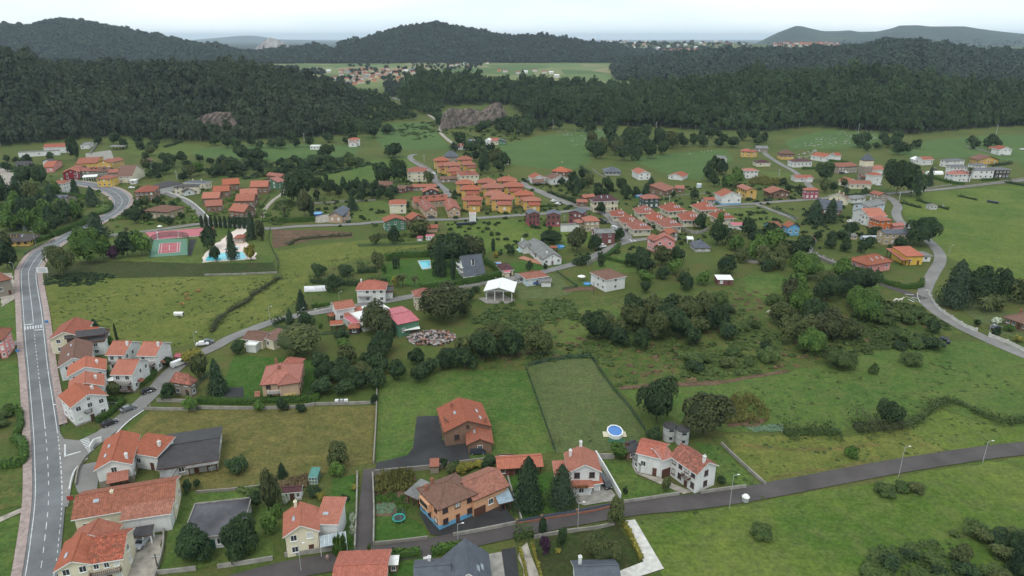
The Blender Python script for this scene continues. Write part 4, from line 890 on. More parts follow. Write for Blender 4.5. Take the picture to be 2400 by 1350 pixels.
v=H('large white farmhouse with ruined-looking mottled tile roof and small brown balcony','r',(1252,258),(1480,416),(1668,352),5.7,'g','old','w',(4,2),1,ch=[(.93,.42,1.6)],rise=1.9,wins='b',wings=[dict(A=(948,230),B=(1160,280),D=(1330,182),h=5.5,roof='g',rm='p',wm='w',n=(2,1),s=0,rise=1.5),dict(A=(1168,292),B=(1254,262),D=6,h=5.45,roof='g',rm='p',wm='w',n=(1,1),s=0,rise=1.2,garage=(0,2.6,M_BROWN))])
balcony(v,v.w*.55,v.w*.8,2.9)
H('low grey concrete garage with white door beside the large white farmhouse','r',(970,345),(1048,322),(858,292),2.4,'s','g','gy',(1,1),1,name='garage',cat='garage',garage=(0,2.2,M_WHITE),rise=.3,ov=.15)
H('dark lean-to shed with rusty door behind the grey concrete garage','A',(605,1020),(720,1000),(690,975),2.2,'s','k','b',(1,1),0,name='lean_to_shed',cat='shed',rise=.3,ov=.15)
H('little brown wooden hut with dark roof next to the wire fence','A',(655,960),(722,925),2.4,1.9,'g','k','rb',(1,1),0,name='hut',cat='hut',rise=.4,ov=.15)
H('brown stone house with orange gable roof on a round-cornered black yard','t',(690,490),(1078,438),(664,288),4.6,'G','o','b',(2,1),2,ch=[(.28,.8,1.2),(.93,.1)],sk=[(.3,.5),(.82,.55),(.84,.25)],rise=2.4,wins='b',dorm=(),wings=[dict(A=(890,600),B=(1096,588),D=(868,478),h=3.2,roof='G',rm='o',wm='b',n=(1,1),s=1,rise=1.4,sk=[(.3,.6)]),dict(A=(756,438),B=(800,410),D=3.0,h=4.9,roof='s',rm='o',wm='b',n=(0,0),s=0,rise=1.4,ov=.2)])
H('steep slate-roofed house cut off by the bottom edge beside the white gate path','_',(1046,1382),(1150,1372),(1040,1306),4.4,'G','sl','w',(2,1),2,sk=[(.75,.3),(.85,.42)],rise=3.6,wings=[dict(A=(975,1378),B=(1052,1372),D=7,h=4.4,roof='g',rm='sl',wm='w',n=(2,1),s=1,rise=1.6,ch=[(.4,.9,1.0)])])
H('ribbed orange-tiled roof of a low house overgrown with ivy at the lane edge','_',(778,1392),(898,1386),(894,1291),3.2,'g','p','c',(3,1),1,rise=1.5)
H('slate roof tip with white chimney peeking up beside the white concrete path','_',(1356,1378),(1452,1374),7,3.0,'g','sl','w',(2,1),1,rise=1.8,ch=[(.12,.7,1.8)])
v=H('brown villa with pinkish many-hipped roof, outside stairs and yellow garage door','o',(1037,664),(1418,632),(1000,492),5.8,'h','p','t',(3,2),3,ch=[(.3,.85,2.0),(.45,.35,1.0)],rise=3.0,wins='b',garage=(2,3.4,m_plain('yellow_door',(0.60,0.44,0.18),.7)),wings=[dict(A=(1215,668),B=(1412,640),D=5,h=5.7,roof='h',rm='p',wm='t',n=(1,1),s=0,rise=1.5,garage=(0,3.2,m_plain('yellow_door',(0.60,0.44,0.18),.7))),dict(A=(1240,470),B=(1405,478),D=5,h=5.7,roof='h',rm='p',wm='t',n=(0,0),s=0,rise=1.5)])
balcony(v,v.w*.15,v.w*.5,2.9,mat=M_WHITE)
mb=MB()
for i in range(9):mb.box(-2.6-.0,-2.0+i*.42,0,-1.0,-1.58+i*.42,.3+i*.3,v.M)
mb.build('outside_stairs',m_plain('brick_steps',(0.33,0.16,0.11),.8),v.root)
H('cream bungalow with two brown roof planes behind the roadside parking pocket','o',(845,192),(1040,216),7,3.2,'g','br','c',(2,1),1,rise=1.2,wings=[dict(A=(1040,178),B=(1155,214),D=(1250,118),h=3.6,roof='s',rm='br',wm='c',n=(1,1),s=0,rise=.5),dict(A=(868,262),B=(970,268),D=3.5,h=2.6,roof='f',rm='w',wm='w',n=(0,0),s=0,ov=.2)])
H('small old stone house with patchy red tile roof and white-framed windows','m',(2012,792),(2222,826),(1962,790),5.0,'h','old','s',(2,2),1,rise=1.8)
H('bright red little garden cabin beside the parked van','m',(2040,530),(2112,536),2.6,1.9,'g','pm','R',(1,1),0,name='garden_cabin',cat='cabin',rise=.5,ov=.2)
for i,(a_,b_,txt)in enumerate([((1255,500),(1446,503),'tall white house with orange roof at the pasture corner nearer the flat black roof'),((1620,508),(1814,511),'tall white house with orange roof and grey chimney nearest the red garden cabin'),((1314,730),(1536,732),'white house with brown timber balconies in front of its two orange-roofed twins')]):
 v=H(txt,'m',a_,b_,9.5,6.2,'g','o2','w',(2,2),3,group='matching white houses with orange roofs',ch=[(.95,.35,1.1)]if i<2 else[],rise=2.3,base=('s',.6))
 balcony(v,v.w*.08,v.w*.92,3.1);balcony(v,v.w*.08,v.w*.92,.9)if i==2 else None
 mb=MB();mb.add([v.loc(v.w,2.2,2.9),v.loc(v.w+1.3,2.2,2.4),v.loc(v.w+1.3,4.2,2.4),v.loc(v.w,4.2,2.9)]+[v.loc(v.w,2.2,2.75),v.loc(v.w+1.3,2.2,2.25),v.loc(v.w+1.3,4.2,2.25),v.loc(v.w,4.2,2.75)],[(0,1,2,3),(7,6,5,4),(0,4,5,1),(1,5,6,2),(2,6,7,3)]);mb.build('door_canopy',RM['o'],v.root)
H('pale yellow house with dark tiled gable roof at the far end of the roadside row','m',(582,325),(952,288),(700,160),5.6,'G','r','c',(2,2),2,rise=2.2,wings=[dict(A=(940,262),B=(1110,258),D=5,h=4.6,roof='g',rm='o',wm='c',n=(1,1),s=0)])
H('white block with black sheet-clad upper storey behind the roadside row','m',(1008,372),(1216,346),10,4.8,'f','k','w',(1,2),1,ov=.3,wings=[dict(A=(775,312),B=(1204,262),D=3,h=6.0,roof='s',rm='k',wm='d',n=(0,0),s=0,rise=.6)])
H('roadside house with long faded plum-brown tile roof and white gable','m',(692,645),(1054,580),(657,432),5.0,'G','br','w',(2,2),3,sk=[(.3,.3),(.35,.75)],rise=2.2)
for i,(a_,b_,d_,fh,txt)in enumerate([((800,755),(1224,676),7.5,6.0,'orange-roofed white row house tucked against the plum-brown roof, white chimney on its slope'),((816,943),(1206,864),7.5,6.0,'middle orange-roofed white row house with round grey chimney'),((838,1112),(1238,976),9,6.4,'front orange-roofed white row house with black balcony and red steps')]):
 v=H(txt,'m',a_,b_,d_,fh,'G','o2','w',(3,2),2,group='row of orange-roofed white houses along the main road',ch=[(.8,.5,.9)],rise=2.0,base=('s',.5)if i==2 else None)
 if i==2:balcony(v,v.w*.3,v.w*.5,3.3,mat=M_DKMETAL)
H('house of white render and green upper storey under an orange roof','h',(1742,926),(1948,892),(1692,848),6.2,'g','o','w',(2,1),2,sk=[(.5,.6)],rise=1.4,base=('gn',.0),wings=[dict(A=(1745,930),B=(1946,896),D=.25,h=5.6,roof='f',rm='w',wm='gn',n=(1,2),s=0,ov=0),dict(A=(1852,1000),B=(2045,965),D=6,h=3.6,roof='g',rm='o',wm='w',n=(0,0),s=0),dict(A=(1938,1088),B=(2108,1042),D=(1872,1016),h=3,roof='s',rm='pm',wm='w',n=(1,1),s=1,rise=.4)])
H('square garden pavilion with orange pyramid roof and dark walls','h',(1888,1148),(2008,1140),3.6,2.4,'h','o2','d',(1,1),0,name='garden_pavilion',cat='pavilion',rise=.8,ov=.3)
H('small orange-roofed shelter above a round dark green hedge','h',(1672,1108),(1812,1098),3.5,2.5,'g','o','c',(1,1),0,name='shelter',cat='shelter',posts=3,rise=.7,ov=.2)
H('open brick gazebo with small orange hipped roof on a pink terrace','h',(1686,1010),(1758,985),2.8,2.6,'h','ml','b',(0,0),0,name='gazebo',cat='gazebo',posts=3,rise=.7,ov=.2)
H('green-walled workshop under a pink metal roof with one pale strip','i',(365,1105),(608,1052),(328,908),5.0,'g','pm','gn',(2,1),1,name='workshop',cat='workshop',rise=.8,ov=.25,wings=[dict(A=(440,1170),B=(606,1150),D=2.5,h=2.4,roof='s',rm='w',wm='gn',n=(0,0),s=0,posts=3,rise=.3)])
H('low workshop with a wide white flat roof beside the lane','_',(850,754),(928,734),(884,712),4.0,'f','w','w',(2,1),1,name='workshop',cat='workshop',ov=.2)
v=H('white two-storey house with pinkish hipped roof and curved balcony opposite the workshops','h',(1978,692),(2306,686),(1892,618),5.8,'h','p','w',(4,2),2,ch=[(.08,.9,1.2)],rise=2.4,wings=[dict(A=(2130,770),B=(2252,756),D=2.5,h=2.7,roof='s',rm='ml',wm='c',n=(1,1),s=0,rise=.5),dict(A=(2312,722),B=(2395,718),D=6,h=3.2,roof='f',rm='k',wm='w',n=(0,0),s=0)])
balcony(v,v.w*.05,v.w*.5,3.0,mat=M_WHITE)
H('cube-like cream house with orange hipped roof beside the iron gate','i',(572,775),(788,752),(508,712),5.8,'h','r','c',(1,2),2,rise=1.9,wins='b')
v=H('open concrete pavilion with white folded roof, unfinished','i',(1392,700),(1702,712),(1284,592),4.6,'G','w','w',(0,0),0,name='pavilion',cat='pavilion',posts=4,rise=1.5,ov=.8)
mb=MB();mb.box(-1,6,.0,v.w*.5,v.d,1.2,v.M);mb.box(v.w*.5,1,0,v.w+1,1.3,.8,v.M);mb.build('wall',M_CONC,v.root)
v=H('steep grey-roofed chalet with white stacked balconies and two cypresses in front','i',(1152,528),(1378,500),10.5,2.3,'g','sl','w',(3,1),3,rise=7.2,ov=.5,dorm=(.5,))
mb=MB();M2=v.M
for z in(2.9,5.2):mb.box(-1.5,2.0,z,0,v.d-2.0,z+.2,M2);mb.box(-1.5,2.0,z+.2,-1.42,v.d-2.0,z+1.0,M2)
mb.build('balcony',M_WHITE,v.root)
H('low poolside house with dark maroon tiled roof','i',(1582,466),(1714,454),(1534,402),2.8,'h','mr','c',(2,1),1,rise=1.2,wings=[dict(A=(1618,490),B=(1672,486),D=2,h=2.3,roof='s',rm='pm',wm='c',n=(0,0),s=0)])
H('pale blue-white bungalow with orange hipped roof and a blue car outside','i',(1872,566),(2118,532),(1830,500),3.6,'h','o','lb',(3,1),2,rise=1.4,ch=[(.4,.5,.6)],wings=[dict(A=(2046,600),B=(2156,600),D=3.5,h=2.5,roof='f',rm='g',wm='w',n=(1,1),s=0),dict(A=(1772,560),B=(1850,552),D=4,h=2.6,roof='s',rm='g',wm='gy',n=(1,1),s=0)])
H('white modern villa of three grey-roofed gables beside a blue pool','i',(2068,332),(2280,312),(1968,142),3.6,'G','g','w',(3,1),3,rise=2.2,ch=[(.3,.1,1.0)],wings=[dict(A=(1838,202),B=(1962,190),D=8,h=3.2,roof='G',rm='g',wm='w',n=(1,1),s=1,rise=2.0,ch=[(.3,.9,1.2)]),dict(A=(1960,262),B=(2075,300),D=7,h=3.2,roof='g',rm='g',wm='w',n=(3,1),s=0,rise=1.6)])
H('small open garden shelter with terracotta roof behind the three-gabled villa','i',(2150,205),(2232,205),3.2,2.3,'h','ml','b',(0,0),0,name='shelter',cat='shelter',posts=3,rise=.7,ov=.2)
v=H('white house with flat-pitched brown hipped roof and long flower balcony','j',(602,575),(828,532),(464,482),5.6,'h','br','w',(1,2),3,rise=2.0)
H('plum-brick cube house with grey roof and white-framed windows by the roundabout','v',(1550,1012),(1915,1000),(1486,932),6.0,'g','g','rb',(2,2),2,rise=1.2,ov=.3)
v=H('big pink house with red and pink gabled roofs beside the roundabout road','w',(718,928),(1064,938),(576,868),6.2,'G','p','k',(2,2),2,rise=2.6,wings=[dict(A=(585,882),B=(716,930),D=6,h=6.0,roof='g',rm='r',wm='k',n=(3,2),s=0,rise=1.6)])
H('narrow stone cottage with orange roof just behind the big pink house','w',(952,812),(1048,758),(824,766),5.6,'g','o','s',(2,2),1,rise=1.4,wings=[dict(A=(1050,790),B=(1120,775),D=5,h=5.0,roof='g',rm='br',wm='s',n=(1,2),s=0)])
H('small white canopy on posts beside dark sheds','w',(1285,905),(1392,908),3.5,2.2,'s','w','w',(0,0),0,name='canopy',cat='canopy',posts=2,rise=.5,ov=.1)
H('low grey pyramid-roofed hut with one red roof side','w',(1432,1052),(1692,1046),(1520,960),2.4,'h','sl','gy',(2,1),1,name='hut',cat='hut',rise=2.6)
H('long white windowless shed with grey flat roof at the meadow edge','v',(918,858),(1250,848),(878,838),3.8,'f','g','w',(0,0),1,name='shed',cat='shed',ov=.1)
H('sandstone house with orange hipped roof and columns of white-framed windows','v',(1372,782),(1628,772),8.5,6.0,'h','o','sc',(3,2),2,rise=1.9,wings=[dict(A=(1232,812),B=(1360,800),D=6,h=4.6,roof='h',rm='o',wm='sc',n=(1,1),s=1)])
for i,(a_,b_,txt)in enumerate([((312,652),(514,642),'narrow plum-brick modern house with slate roof farthest from the side road of its three'),((645,660),(898,664),'plum-brick modern house in the middle of three with a dark strip window'),((1060,612),(1300,640),'plum-brick modern house next to the wide street junction')]):
 H(txt,'v',a_,b_,8,6.8,'G','sl','rb',(3,2),2,group='three slate-topped plum-brick houses',rise=1.2,ov=.3,base=('dk',2.2),wins='b')
H('cream three-storey house with wide maroon hipped roof and rows of small windows','d',(458,756),(742,746),(390,726),7.0,'h','mr','c',(7,2),3,rise=2.8,wins='b',sk=[(.35,.3),(.6,.3)])
H('pair of flat orange roofs attached beside the cream three-storey house','d',(265,768),(378,768),7,3.0,'g','o2','b',(1,1),1,name='annexe',cat='annexe',rise=.9,wings=[dict(A=(345,715),B=(470,700),D=5,h=3.2,roof='g',rm='o2',wm='b',n=(0,0),s=0)])
H('dark green timber-framed house with flat red hipped roof','d',(1052,725),(1228,717),(1036,690),6.4,'h','r','dg',(3,2),2,rise=1.6,ov=.8)
H('big white barn-like house with blue base and orange gable roof','d',(1962,702),(2190,694),(1872,662),5.6,'G','o','w',(4,1),3,rise=2.8,base=('bu',1.0),ch=[(.9,.1,1.2)],wings=[dict(A=(1760,745),B=(1880,740),D=5,h=3,roof='g',rm='r',wm='gy',n=(2,1),s=0)])
H('narrow yellow house with long orange roof and red balcony','d',(2252,630),(2370,626),(2104,582),6.0,'G','o','y',(1,2),5,rise=1.3,wins='b')
H('broad brick bungalow with low orange-brown gable roof beside the green fence','e',(640,790),(905,785),(512,745),3.6,'G','ml','b',(4,1),3,rise=2.2,ov=.9,wins='b')
H('raspberry-red house with pink roof and white window surrounds','e',(1135,752),(1322,750),(1070,732),6.0,'h','p','dk',(3,2),2,rise=1.0)
H('cream gabled house with brown roof and white chimneys between the raspberry house and white garages','e',(1465,830),(1712,872),(1382,802),4.4,'G','br','c',(2,1),2,rise=2.5,ch=[(.5,.2),(.7,.6)])
H('large slate-roofed house with sharp white-edged gables behind tall conifers','e',(1285,1005),(1630,1034),(1208,940),3.6,'g','sl','b',(4,1),2,rise=4.2,ch=[(.85,.6,1.4)],wings=[dict(A=(1210,985),B=(1330,1002),D=7,h=3.4,roof='G',rm='sl',wm='w',n=(1,1),s=0,rise=3.2)])
H('pale grey house with stepped grey roofs behind the half-timbered one','e',(2005,990),(2250,935),9,5.2,'g','g','lb',(3,2),2,rise=1.6,wings=[dict(A=(1880,985),B=(2060,990),D=7,h=3.6,roof='g',rm='g',wm='lb',n=(2,1),s=0,rise=1.2)])
H('white garage block with grey roofs between gardens','e',(1795,880),(1978,858),8,2.8,'g','g','w',(2,1),1,name='garage',cat='garage',rise=.8)
H('small orange-roofed house with stone gable near the giant plane trees','e',(2165,825),(2288,815),(2040,792),5.0,'G','o','s',(1,2),3,rise=1.3)
H('white half-timbered house with large plain orange roof','x',(580,500),(882,488),(520,385),5.8,'g','o2','w',(3,2),1,rise=2.8,wings=[dict(A=(450,480),B=(575,505),D=6,h=5.4,roof='G',rm='o',wm='w',n=(2,2),s=0,rise=2.0)])
H('orange-painted house with pink hipped roof and white frames','x',(778,578),(975,562),(584,520),6.0,'h','p','ob',(2,2),3,rise=1.6,wings=[dict(A=(1010,672),B=(1190,655),D=4,h=2.6,roof='g',rm='p',wm='k',n=(0,0),s=0)])
H('long cream block with faded slate roof beside the round oak','x',(852,808),(1290,806),(805,745),6.0,'g','sl','sc',(4,2),1,rise=1.3,ov=.3)
H('tiny cream hut with flat roof beside the plastic tunnel','x',(205,845),(375,845),3.5,2.2,'s','g','sc',(2,1),0,name='hut',cat='hut',rise=.3,ov=.2)
H('pink house with wide orange hipped roof, skylights and open porch beside the clipped hedge','k',(1472,396),(1742,350),(1308,320),4.6,'h','ml','k',(3,1),2,rise=2.4,sk=[(.3,.2),(.55,.25),(.75,.2)],ov=.9)
H('yellow house with two smooth orange lean-to roofs','k',(1928,304),(2122,296),(1866,226),4.4,'s','o2','yb',(2,1),1,rise=1.4,wings=[dict(A=(1878,348),B=(1972,346),D=(1766,252),h=2.8,roof='s',rm='o2',wm='yb',n=(0,0),s=0,posts=3,rise=1.6),dict(A=(2105,300),B=(2212,300),D=6,h=2.8,roof='f',rm='g',wm='w',n=(1,1),s=0)])
H('brown hipped-roof house with white eaves at the right edge above the clipped garden','z',(1098,622),(1500,760),12,3.4,'h','br','b',(5,1),3,rise=2.4,ch=[(.05,.6,1.4)],ov=.9)
H('dark grey tiled house with white dormer beside the hedge lane','k',(650,195),(805,215),(560,70),3.4,'h','db','w',(3,1),2,rise=2.6,dorm=(.5,))
H('black-roofed house with pale gable behind the pink cottage','u',(790,300),(965,320),(560,250),4.0,'G','k','w',(2,1),2,rise=2.0)
H('low black-roofed building beside the factory yard','a',(180,330),(345,322),8,3.4,'g','k','gy',(3,1),1)
H('pink-roofed little stone shed among garden walls by the lane bend','k',(770,112),(850,115),4,2.2,'s','pm','s',(0,0),0,name='shed',cat='shed',rise=.3)
H('stone chapel with round orange-tiled apse at the left edge','g',(-60,600),(120,560),14,7.0,'h','ml','s',(2,1),3,name='chapel',cat='chapel',rise=1.8)
H('pale pink house with a curved balcony at the left edge beside the green court','m',(-150,340),(28,318),9,7.0,'h','ml','k',(3,3),2,rise=1.4)
H('dark-roofed yellow bungalow with two white dormers behind the pylon','a',(-60,1224),(330,1214),(468,1156),3.0,'h','db','y',(5,1),2,rise=2.4,sk=[(.2,.2),(.75,.3)],dorm=(.38,.56),ov=.9,wins='b')
H('dark-roofed white bungalow half hidden behind leafy trees at the left edge','a',(-80,876),(112,872),(150,800),3.0,'h','db','w',(3,1),1,rise=2.0,ov=.8)
H('stone house with bluish slate roof and white-edged gables above the garden trees','u',(800,1010),(1160,1020),(868,930),4.6,'g','sl','s',(3,2),2,rise=1.8,wings=[dict(A=(1100,1015),B=(1250,990),D=6,h=4.6,roof='G',rm='sl',wm='s',n=(1,2),s=0,rise=1.6)])
H('tall white three-storey house with orange roof beside the cone-shaped conifer','u',(918,716),(1168,716),(1318,668),7.0,'h','o','w',(2,3),3,rise=1.6,ch=[(.6,.6,1.2)])
v=H('dark red gabled house with white window frames and pale lettering strip','u',(1165,518),(1462,500),(988,490),5.4,'G','o','R',(2,2),3,rise=2.4)
mb=MB()
for i in range(7):mb.box(v.w*.86,-.12,1.2+i*.75,v.w*.86+.5,-.02,1.7+i*.75,v.M)
mb.build('wall_lettering',M_WHITE,v.root)
H('orange-roofed pink cottage behind the clump of lime trees','u',(800,418),(982,408),(652,312),4.0,'g','o','k',(2,1),2,rise=2.2)
H('row cottage with red roof and two white dormers behind the white terrace canopy','u',(1500,482),(1828,480),8,5.0,'g','r','s',(4,2),1,rise=1.8,dorm=(.55,.8),wings=[dict(A=(1345,440),B=(1500,440),D=8,h=5,roof='g',rm='r',wm='s',n=(2,1),s=0)])
H('brown-roofed stone cottage with arched dormer between two red-roofed ones','u',(1832,492),(2005,488),10,5.2,'g','br','s',(3,2),1,rise=2.2,dorm=(.5,))
H('orange-roofed cottage closing the row behind the yellow villa','u',(2018,515),(2180,510),8,5.0,'g','o','s',(2,2),1)
H('yellow villa with orange hipped roof and white balcony facing the road bend','u',(1798,626),(2056,624),(2164,572),6.0,'h','o','yb',(3,2),2,rise=1.6)
H('long ochre building with orange roof and half-timbered gable','u',(1420,352),(1795,332),(1540,236),6.0,'g','o','y',(3,1),1,rise=2.0,wings=[dict(A=(1795,332),B=(2058,330),D=9,h=6,roof='G',rm='o',wm='y',n=(3,1),s=0,rise=2.0),dict(A=(2060,326),B=(2300,272),D=9,h=6,roof='g',rm='o',wm='y',n=(4,2),s=2,rise=2.0)])
H('brown-roofed beige house with low white side wing','a',(1372,470),(1540,466),(1402,400),4.8,'g','br','c',(2,2),1,wings=[dict(A=(1368,492),B=(1518,488),D=4,h=3.4,roof='f',rm='w',wm='c',n=(2,1),s=0),dict(A=(1520,520),B=(1585,518),D=5,h=2.5,roof='f',rm='w',wm='w',n=(1,1),s=0)])
H('white dining terrace with pale canopy in front of the dark red house','u',(1540,600),(1785,585),7,2.8,'s','w','w',(0,0),0,name='terrace_canopy',cat='canopy',posts=6,rise=.3)
H('long white factory hall with red roof below the wooded hill','a',(508,130),(836,118),14,5.4,'g','r','w',(7,1),2,name='factory_hall',cat='hall',rise=2.4,wings=[dict(A=(210,190),B=(690,166),D=5,h=4.0,roof='f',rm='g',wm='w',n=(1,1),s=0,ov=.1)])
H('white walled yard building stepping up beside the tall dark poplar','a',(940,104),(1040,100),20,3.6,'f','g','w',(2,1),2,name='yard_building',cat='building',ov=.1)
H('grey open shed on the slope above the dark poplar','a',(1282,118),(1440,120),6,3.0,'s','g','gy',(0,0),0,name='shed',cat='shed',posts=5,rise=.5)
H('green-walled house with brown roof among orchard trees','a',(1690,288),(1792,280),8,5.6,'h','br','gn',(2,2),2,rise=1.6)
H('brick house with eight white-framed windows on its front, inside the road bend','a',(1572,652),(1796,642),(1640,592),6.4,'h','r','b',(4,2),2,rise=2.0)
H('villa with brown hipped roof, broad eaves and white garage door above the school road','a',(1702,862),(1965,880),(1745,795),4.8,'h','br','sc',(4,2),2,rise=2.0,ov=.9,wings=[dict(A=(1960,870),B=(2035,838),D=5,h=4.6,roof='h',rm='br',wm='sc',n=(1,1),s=0)])
H('long house with black hipped roof, skylights and white walls','a',(1735,592),(1868,606),(2040,536),4.2,'h','k','w',(3,1),4,rise=2.2)
H('white flat-topped modern house with many windows and small porch','a',(2042,595),(2322,580),8,5.4,'h','k','c',(4,2),2,rise=.8,wings=[dict(A=(2155,648),B=(2275,632),D=4,h=2.8,roof='G',rm='k',wm='w',n=(1,1),s=0)])
H('long white modern house with grey roof behind the flat-topped one','a',(2150,540),(2400,548),8,4.6,'h','sl','c',(4,1),2,rise=.9,ch=[(.3,.5,.9),(.7,.5,.9)])
H('green house with brown double gable roof at the top of the footpath','b',(882,512),(1052,535),(862,480),5.2,'G','p','gn',(2,2),2,rise=2.2,wings=[dict(A=(925,450),B=(1090,470),D=6,h=6.0,roof='g',rm='r',wm='b',n=(2,1),s=1)])
H('tan bungalow with grey slate roof beside a small round blue pool','b',(1652,926),(1800,928),(1650,845),4.2,'G','sl','t',(2,1),2,rise=2.2,wings=[dict(A=(1800,935),B=(1850,935),D=6,h=3,roof='s',rm='sl',wm='t',n=(1,1),s=0)])
H('small white flat-roofed hut alone at the top of the far pasture','b',(1432,112),(1540,112),6,3.4,'f','w','w',(3,1),1,name='hut',cat='hut',ov=.1)
H('white farmhouse with orange roof at the foot of the woods beside a white fence','b',(1880,38),(2008,36),8,6.0,'h','o','w',(3,2),2,rise=1.6,wings=[dict(A=(1885,82),B=(1980,80),D=5,h=3.4,roof='G',rm='p',wm='w',n=(1,1),s=0)])
H('white transformer tower with brick cap beside a row of black bales','c',(1202,912),(1278,910),3.2,5.4,'f','pm','w',(0,0),0,name='transformer_tower',cat='tower',ov=.12)
H('dark green gabled house with orange roof at the bend of the village street','c',(212,1000),(452,982),9,5.6,'G','o','gn',(3,2),2,rise=1.9)
H('cream two-storey house with orange hipped roof alone in a rough meadow','c',(264,796),(454,790),(248,748),5.8,'h','o','c',(2,2),2,rise=1.5)
H('brick and white house with orange gable next to the dark green one','c',(516,972),(684,950),8,4.8,'G','o','b',(2,1),1,rise=2.2,wings=[dict(A=(705,1072),B=(818,1072),D=7,h=2.4,roof='g',rm='r',wm='t',n=(0,0),s=0,rise=.5)])
H('tall cream mansion with worn red hipped roof by the street','c',(470,415),(692,412),(438,372),7.4,'h','old','c',(4,3),2,rise=2.4)
H('cream townhouse with red hipped roof and white turret dormer above the ochre estate','c',(1100,458),(1310,448),(1050,415),6.4,'h','r','c',(4,2),2,rise=1.8,dorm=(.45,))
H('long low brown-roofed garage beside the cream townhouse','c',(862,500),(1048,492),6,2.8,'g','br','s',(3,1),1,name='garage',cat='garage')
H('brick bungalow with brown hipped roof behind the clipped green hedge','c',(72,575),(282,572),(28,530),3.6,'h','br','b',(4,1),2,rise=1.6)
H('low brick ruin with small terraces beside the brick bungalow','c',(345,610),(440,612),6,3.0,'s','br','rb',(1,1),1,name='outbuilding',cat='outbuilding',wings=[dict(A=(440,590),B=(530,592),D=4,h=3,roof='f',rm='br',wm='rb',n=(1,1),s=0)])
H('low orange-roofed range with dark-walled cottage in front','c',(535,592),(808,588),6,2.8,'g','o','s',(4,1),1,wings=[dict(A=(662,650),B=(842,642),D=8,h=4.6,roof='G',rm='o',wm='d',n=(2,2),s=0,rise=2.0)])
H('grey mansard-roofed mansion half hidden above the topmost ochre blocks','c',(895,232),(1058,232),9,4.6,'h','sl','s',(3,1),2,rise=4.0)
H('white cottage with orange gable roof alone on its gravel drive','c',(1532,270),(1660,270),7,4.0,'g','o','w',(3,1),1,rise=1.8)
H('small pink-roofed house behind the parked lorries at the lane top','c',(1045,112),(1195,112),8,3.4,'h','p','w',(2,1),1)
H('white arched shed joined to a pink-roofed canteen with green gable','y',(290,310),(392,312),10,5.0,'G','w','w',(1,1),1,name='shed',cat='shed',rise=1.2,ov=.1,wings=[dict(A=(392,318),B=(540,318),D=9,h=4.0,roof='g',rm='p',wm='c',n=(2,1),s=0),dict(A=(486,325),B=(680,325),D=7,h=3.6,roof='G',rm='sl',wm='gn',n=(3,1),s=0,rise=1.6)])
H('sprawling brick bungalow under a bright orange many-hipped roof at the meadow edge','y',(1540,870),(1790,892),(1425,818),3.6,'h','o2','b',(4,1),2,rise=2.6,ov=.9,wings=[dict(A=(1760,880),B=(1905,880),D=5,h=3.4,roof='h',rm='o2',wm='b',n=(1,1),s=0)])
H('house with half orange roof and big white gable above a brown lean-to','y',(1180,1018),(1418,1006),(1118,968),4.2,'G','o','w',(0,0),1,rise=2.2,wings=[dict(A=(1195,1090),B=(1400,1080),D=4,h=2.6,roof='s',rm='br',wm='b',n=(0,0),s=0,posts=3,rise=1.2)])
H('white gabled house with plain brown roof beside the half orange one','y',(1532,1034),(1838,1010),(1428,982),4.0,'G','br','w',(3,1),1,rise=2.2)
H('small orange kiosk with tiled roof beside a telegraph pole','d',(362,520),(425,520),3.5,2.4,'g','o','t',(1,1),0,name='kiosk',cat='kiosk',rise=.8)
H('slate-roofed bungalow with blue-grey hips and veranda below the dark wood','d',(592,412),(770,412),(545,378),3.0,'h','sl','gy',(4,1),2,rise=2.6,ov=.9)
H('white gable house with bright orange roof and terrace at the meadow rim','d',(985,436),(1125,432),(922,392),4.8,'G','o2','w',(2,2),2,rise=1.8)
H('low white house with plum roof sunk behind orchard trees','d',(1335,455),(1498,472),(1262,412),2.8,'G','r','w',(2,1),1,rise=1.8)
H('angular brick house with mono-pitched brown roofs','d',(1292,640),(1412,600),(1212,582),3.6,'s','ml','b',(2,1),2,rise=2.4,wings=[dict(A=(1420,608),B=(1515,612),D=6,h=3.0,roof='s',rm='o',wm='b',n=(1,1),s=0)])
H('small pale blue storage box beside the long plot','d',(1665,560),(1712,565),2.6,2.4,'f','w','lb',(0,0),0,name='storage_box',cat='storage box',ov=.05)
H('grey-roofed white house at the rim of the rocky meadow','d',(1880,252),(1990,262),7,4.0,'g','g','w',(2,1),1,rise=1.8)
H('ochre house with tan tiled roof at the top of the lane','e',(222,205),(368,212),9,5.0,'h','p','y',(2,2),2,wings=[dict(A=(368,215),B=(450,208),D=6,h=5,roof='h',rm='p',wm='y',n=(1,2),s=0)])
H('white cube house with pink hipped roof and dark pine beside it','e',(290,482),(465,478),8,5.8,'h','p','w',(3,2),2,rise=1.3)
H('grey sheet-roofed stone barn at the edge of the dark wood','e',(442,168),(600,168),8,3.6,'g','g','s',(2,1),1,name='barn',cat='barn')
H('brick and yellow house with brown hipped roof below the grey barn','e',(790,240),(972,240),9,5.2,'h','br','b',(3,1),2,rise=2.4,base=('y',2.2))
H('white house with long maroon roof and dormer band in mid slope','e',(960,356),(1222,350),9,4.6,'h','mr','w',(5,1),2,rise=1.8)
H('low house with plum hipped roof beside the steep lane','e',(450,372),(638,368),8,3.0,'h','mr','c',(2,1),1)
H('white house with bright orange L-shaped roof at the rocky meadow foot','e',(1395,290),(1555,268),(1285,250),4.0,'G','o','w',(2,1),2,rise=2.0,wings=[dict(A=(1555,268),B=(1628,266),D=8,h=4,roof='g',rm='r',wm='w',n=(1,1),s=0)])
H('long stone farmhouse with patched red roof beside the church','e',(1592,428),(1862,412),(1500,375),5.4,'g','ml','s',(6,2),2,rise=1.6)
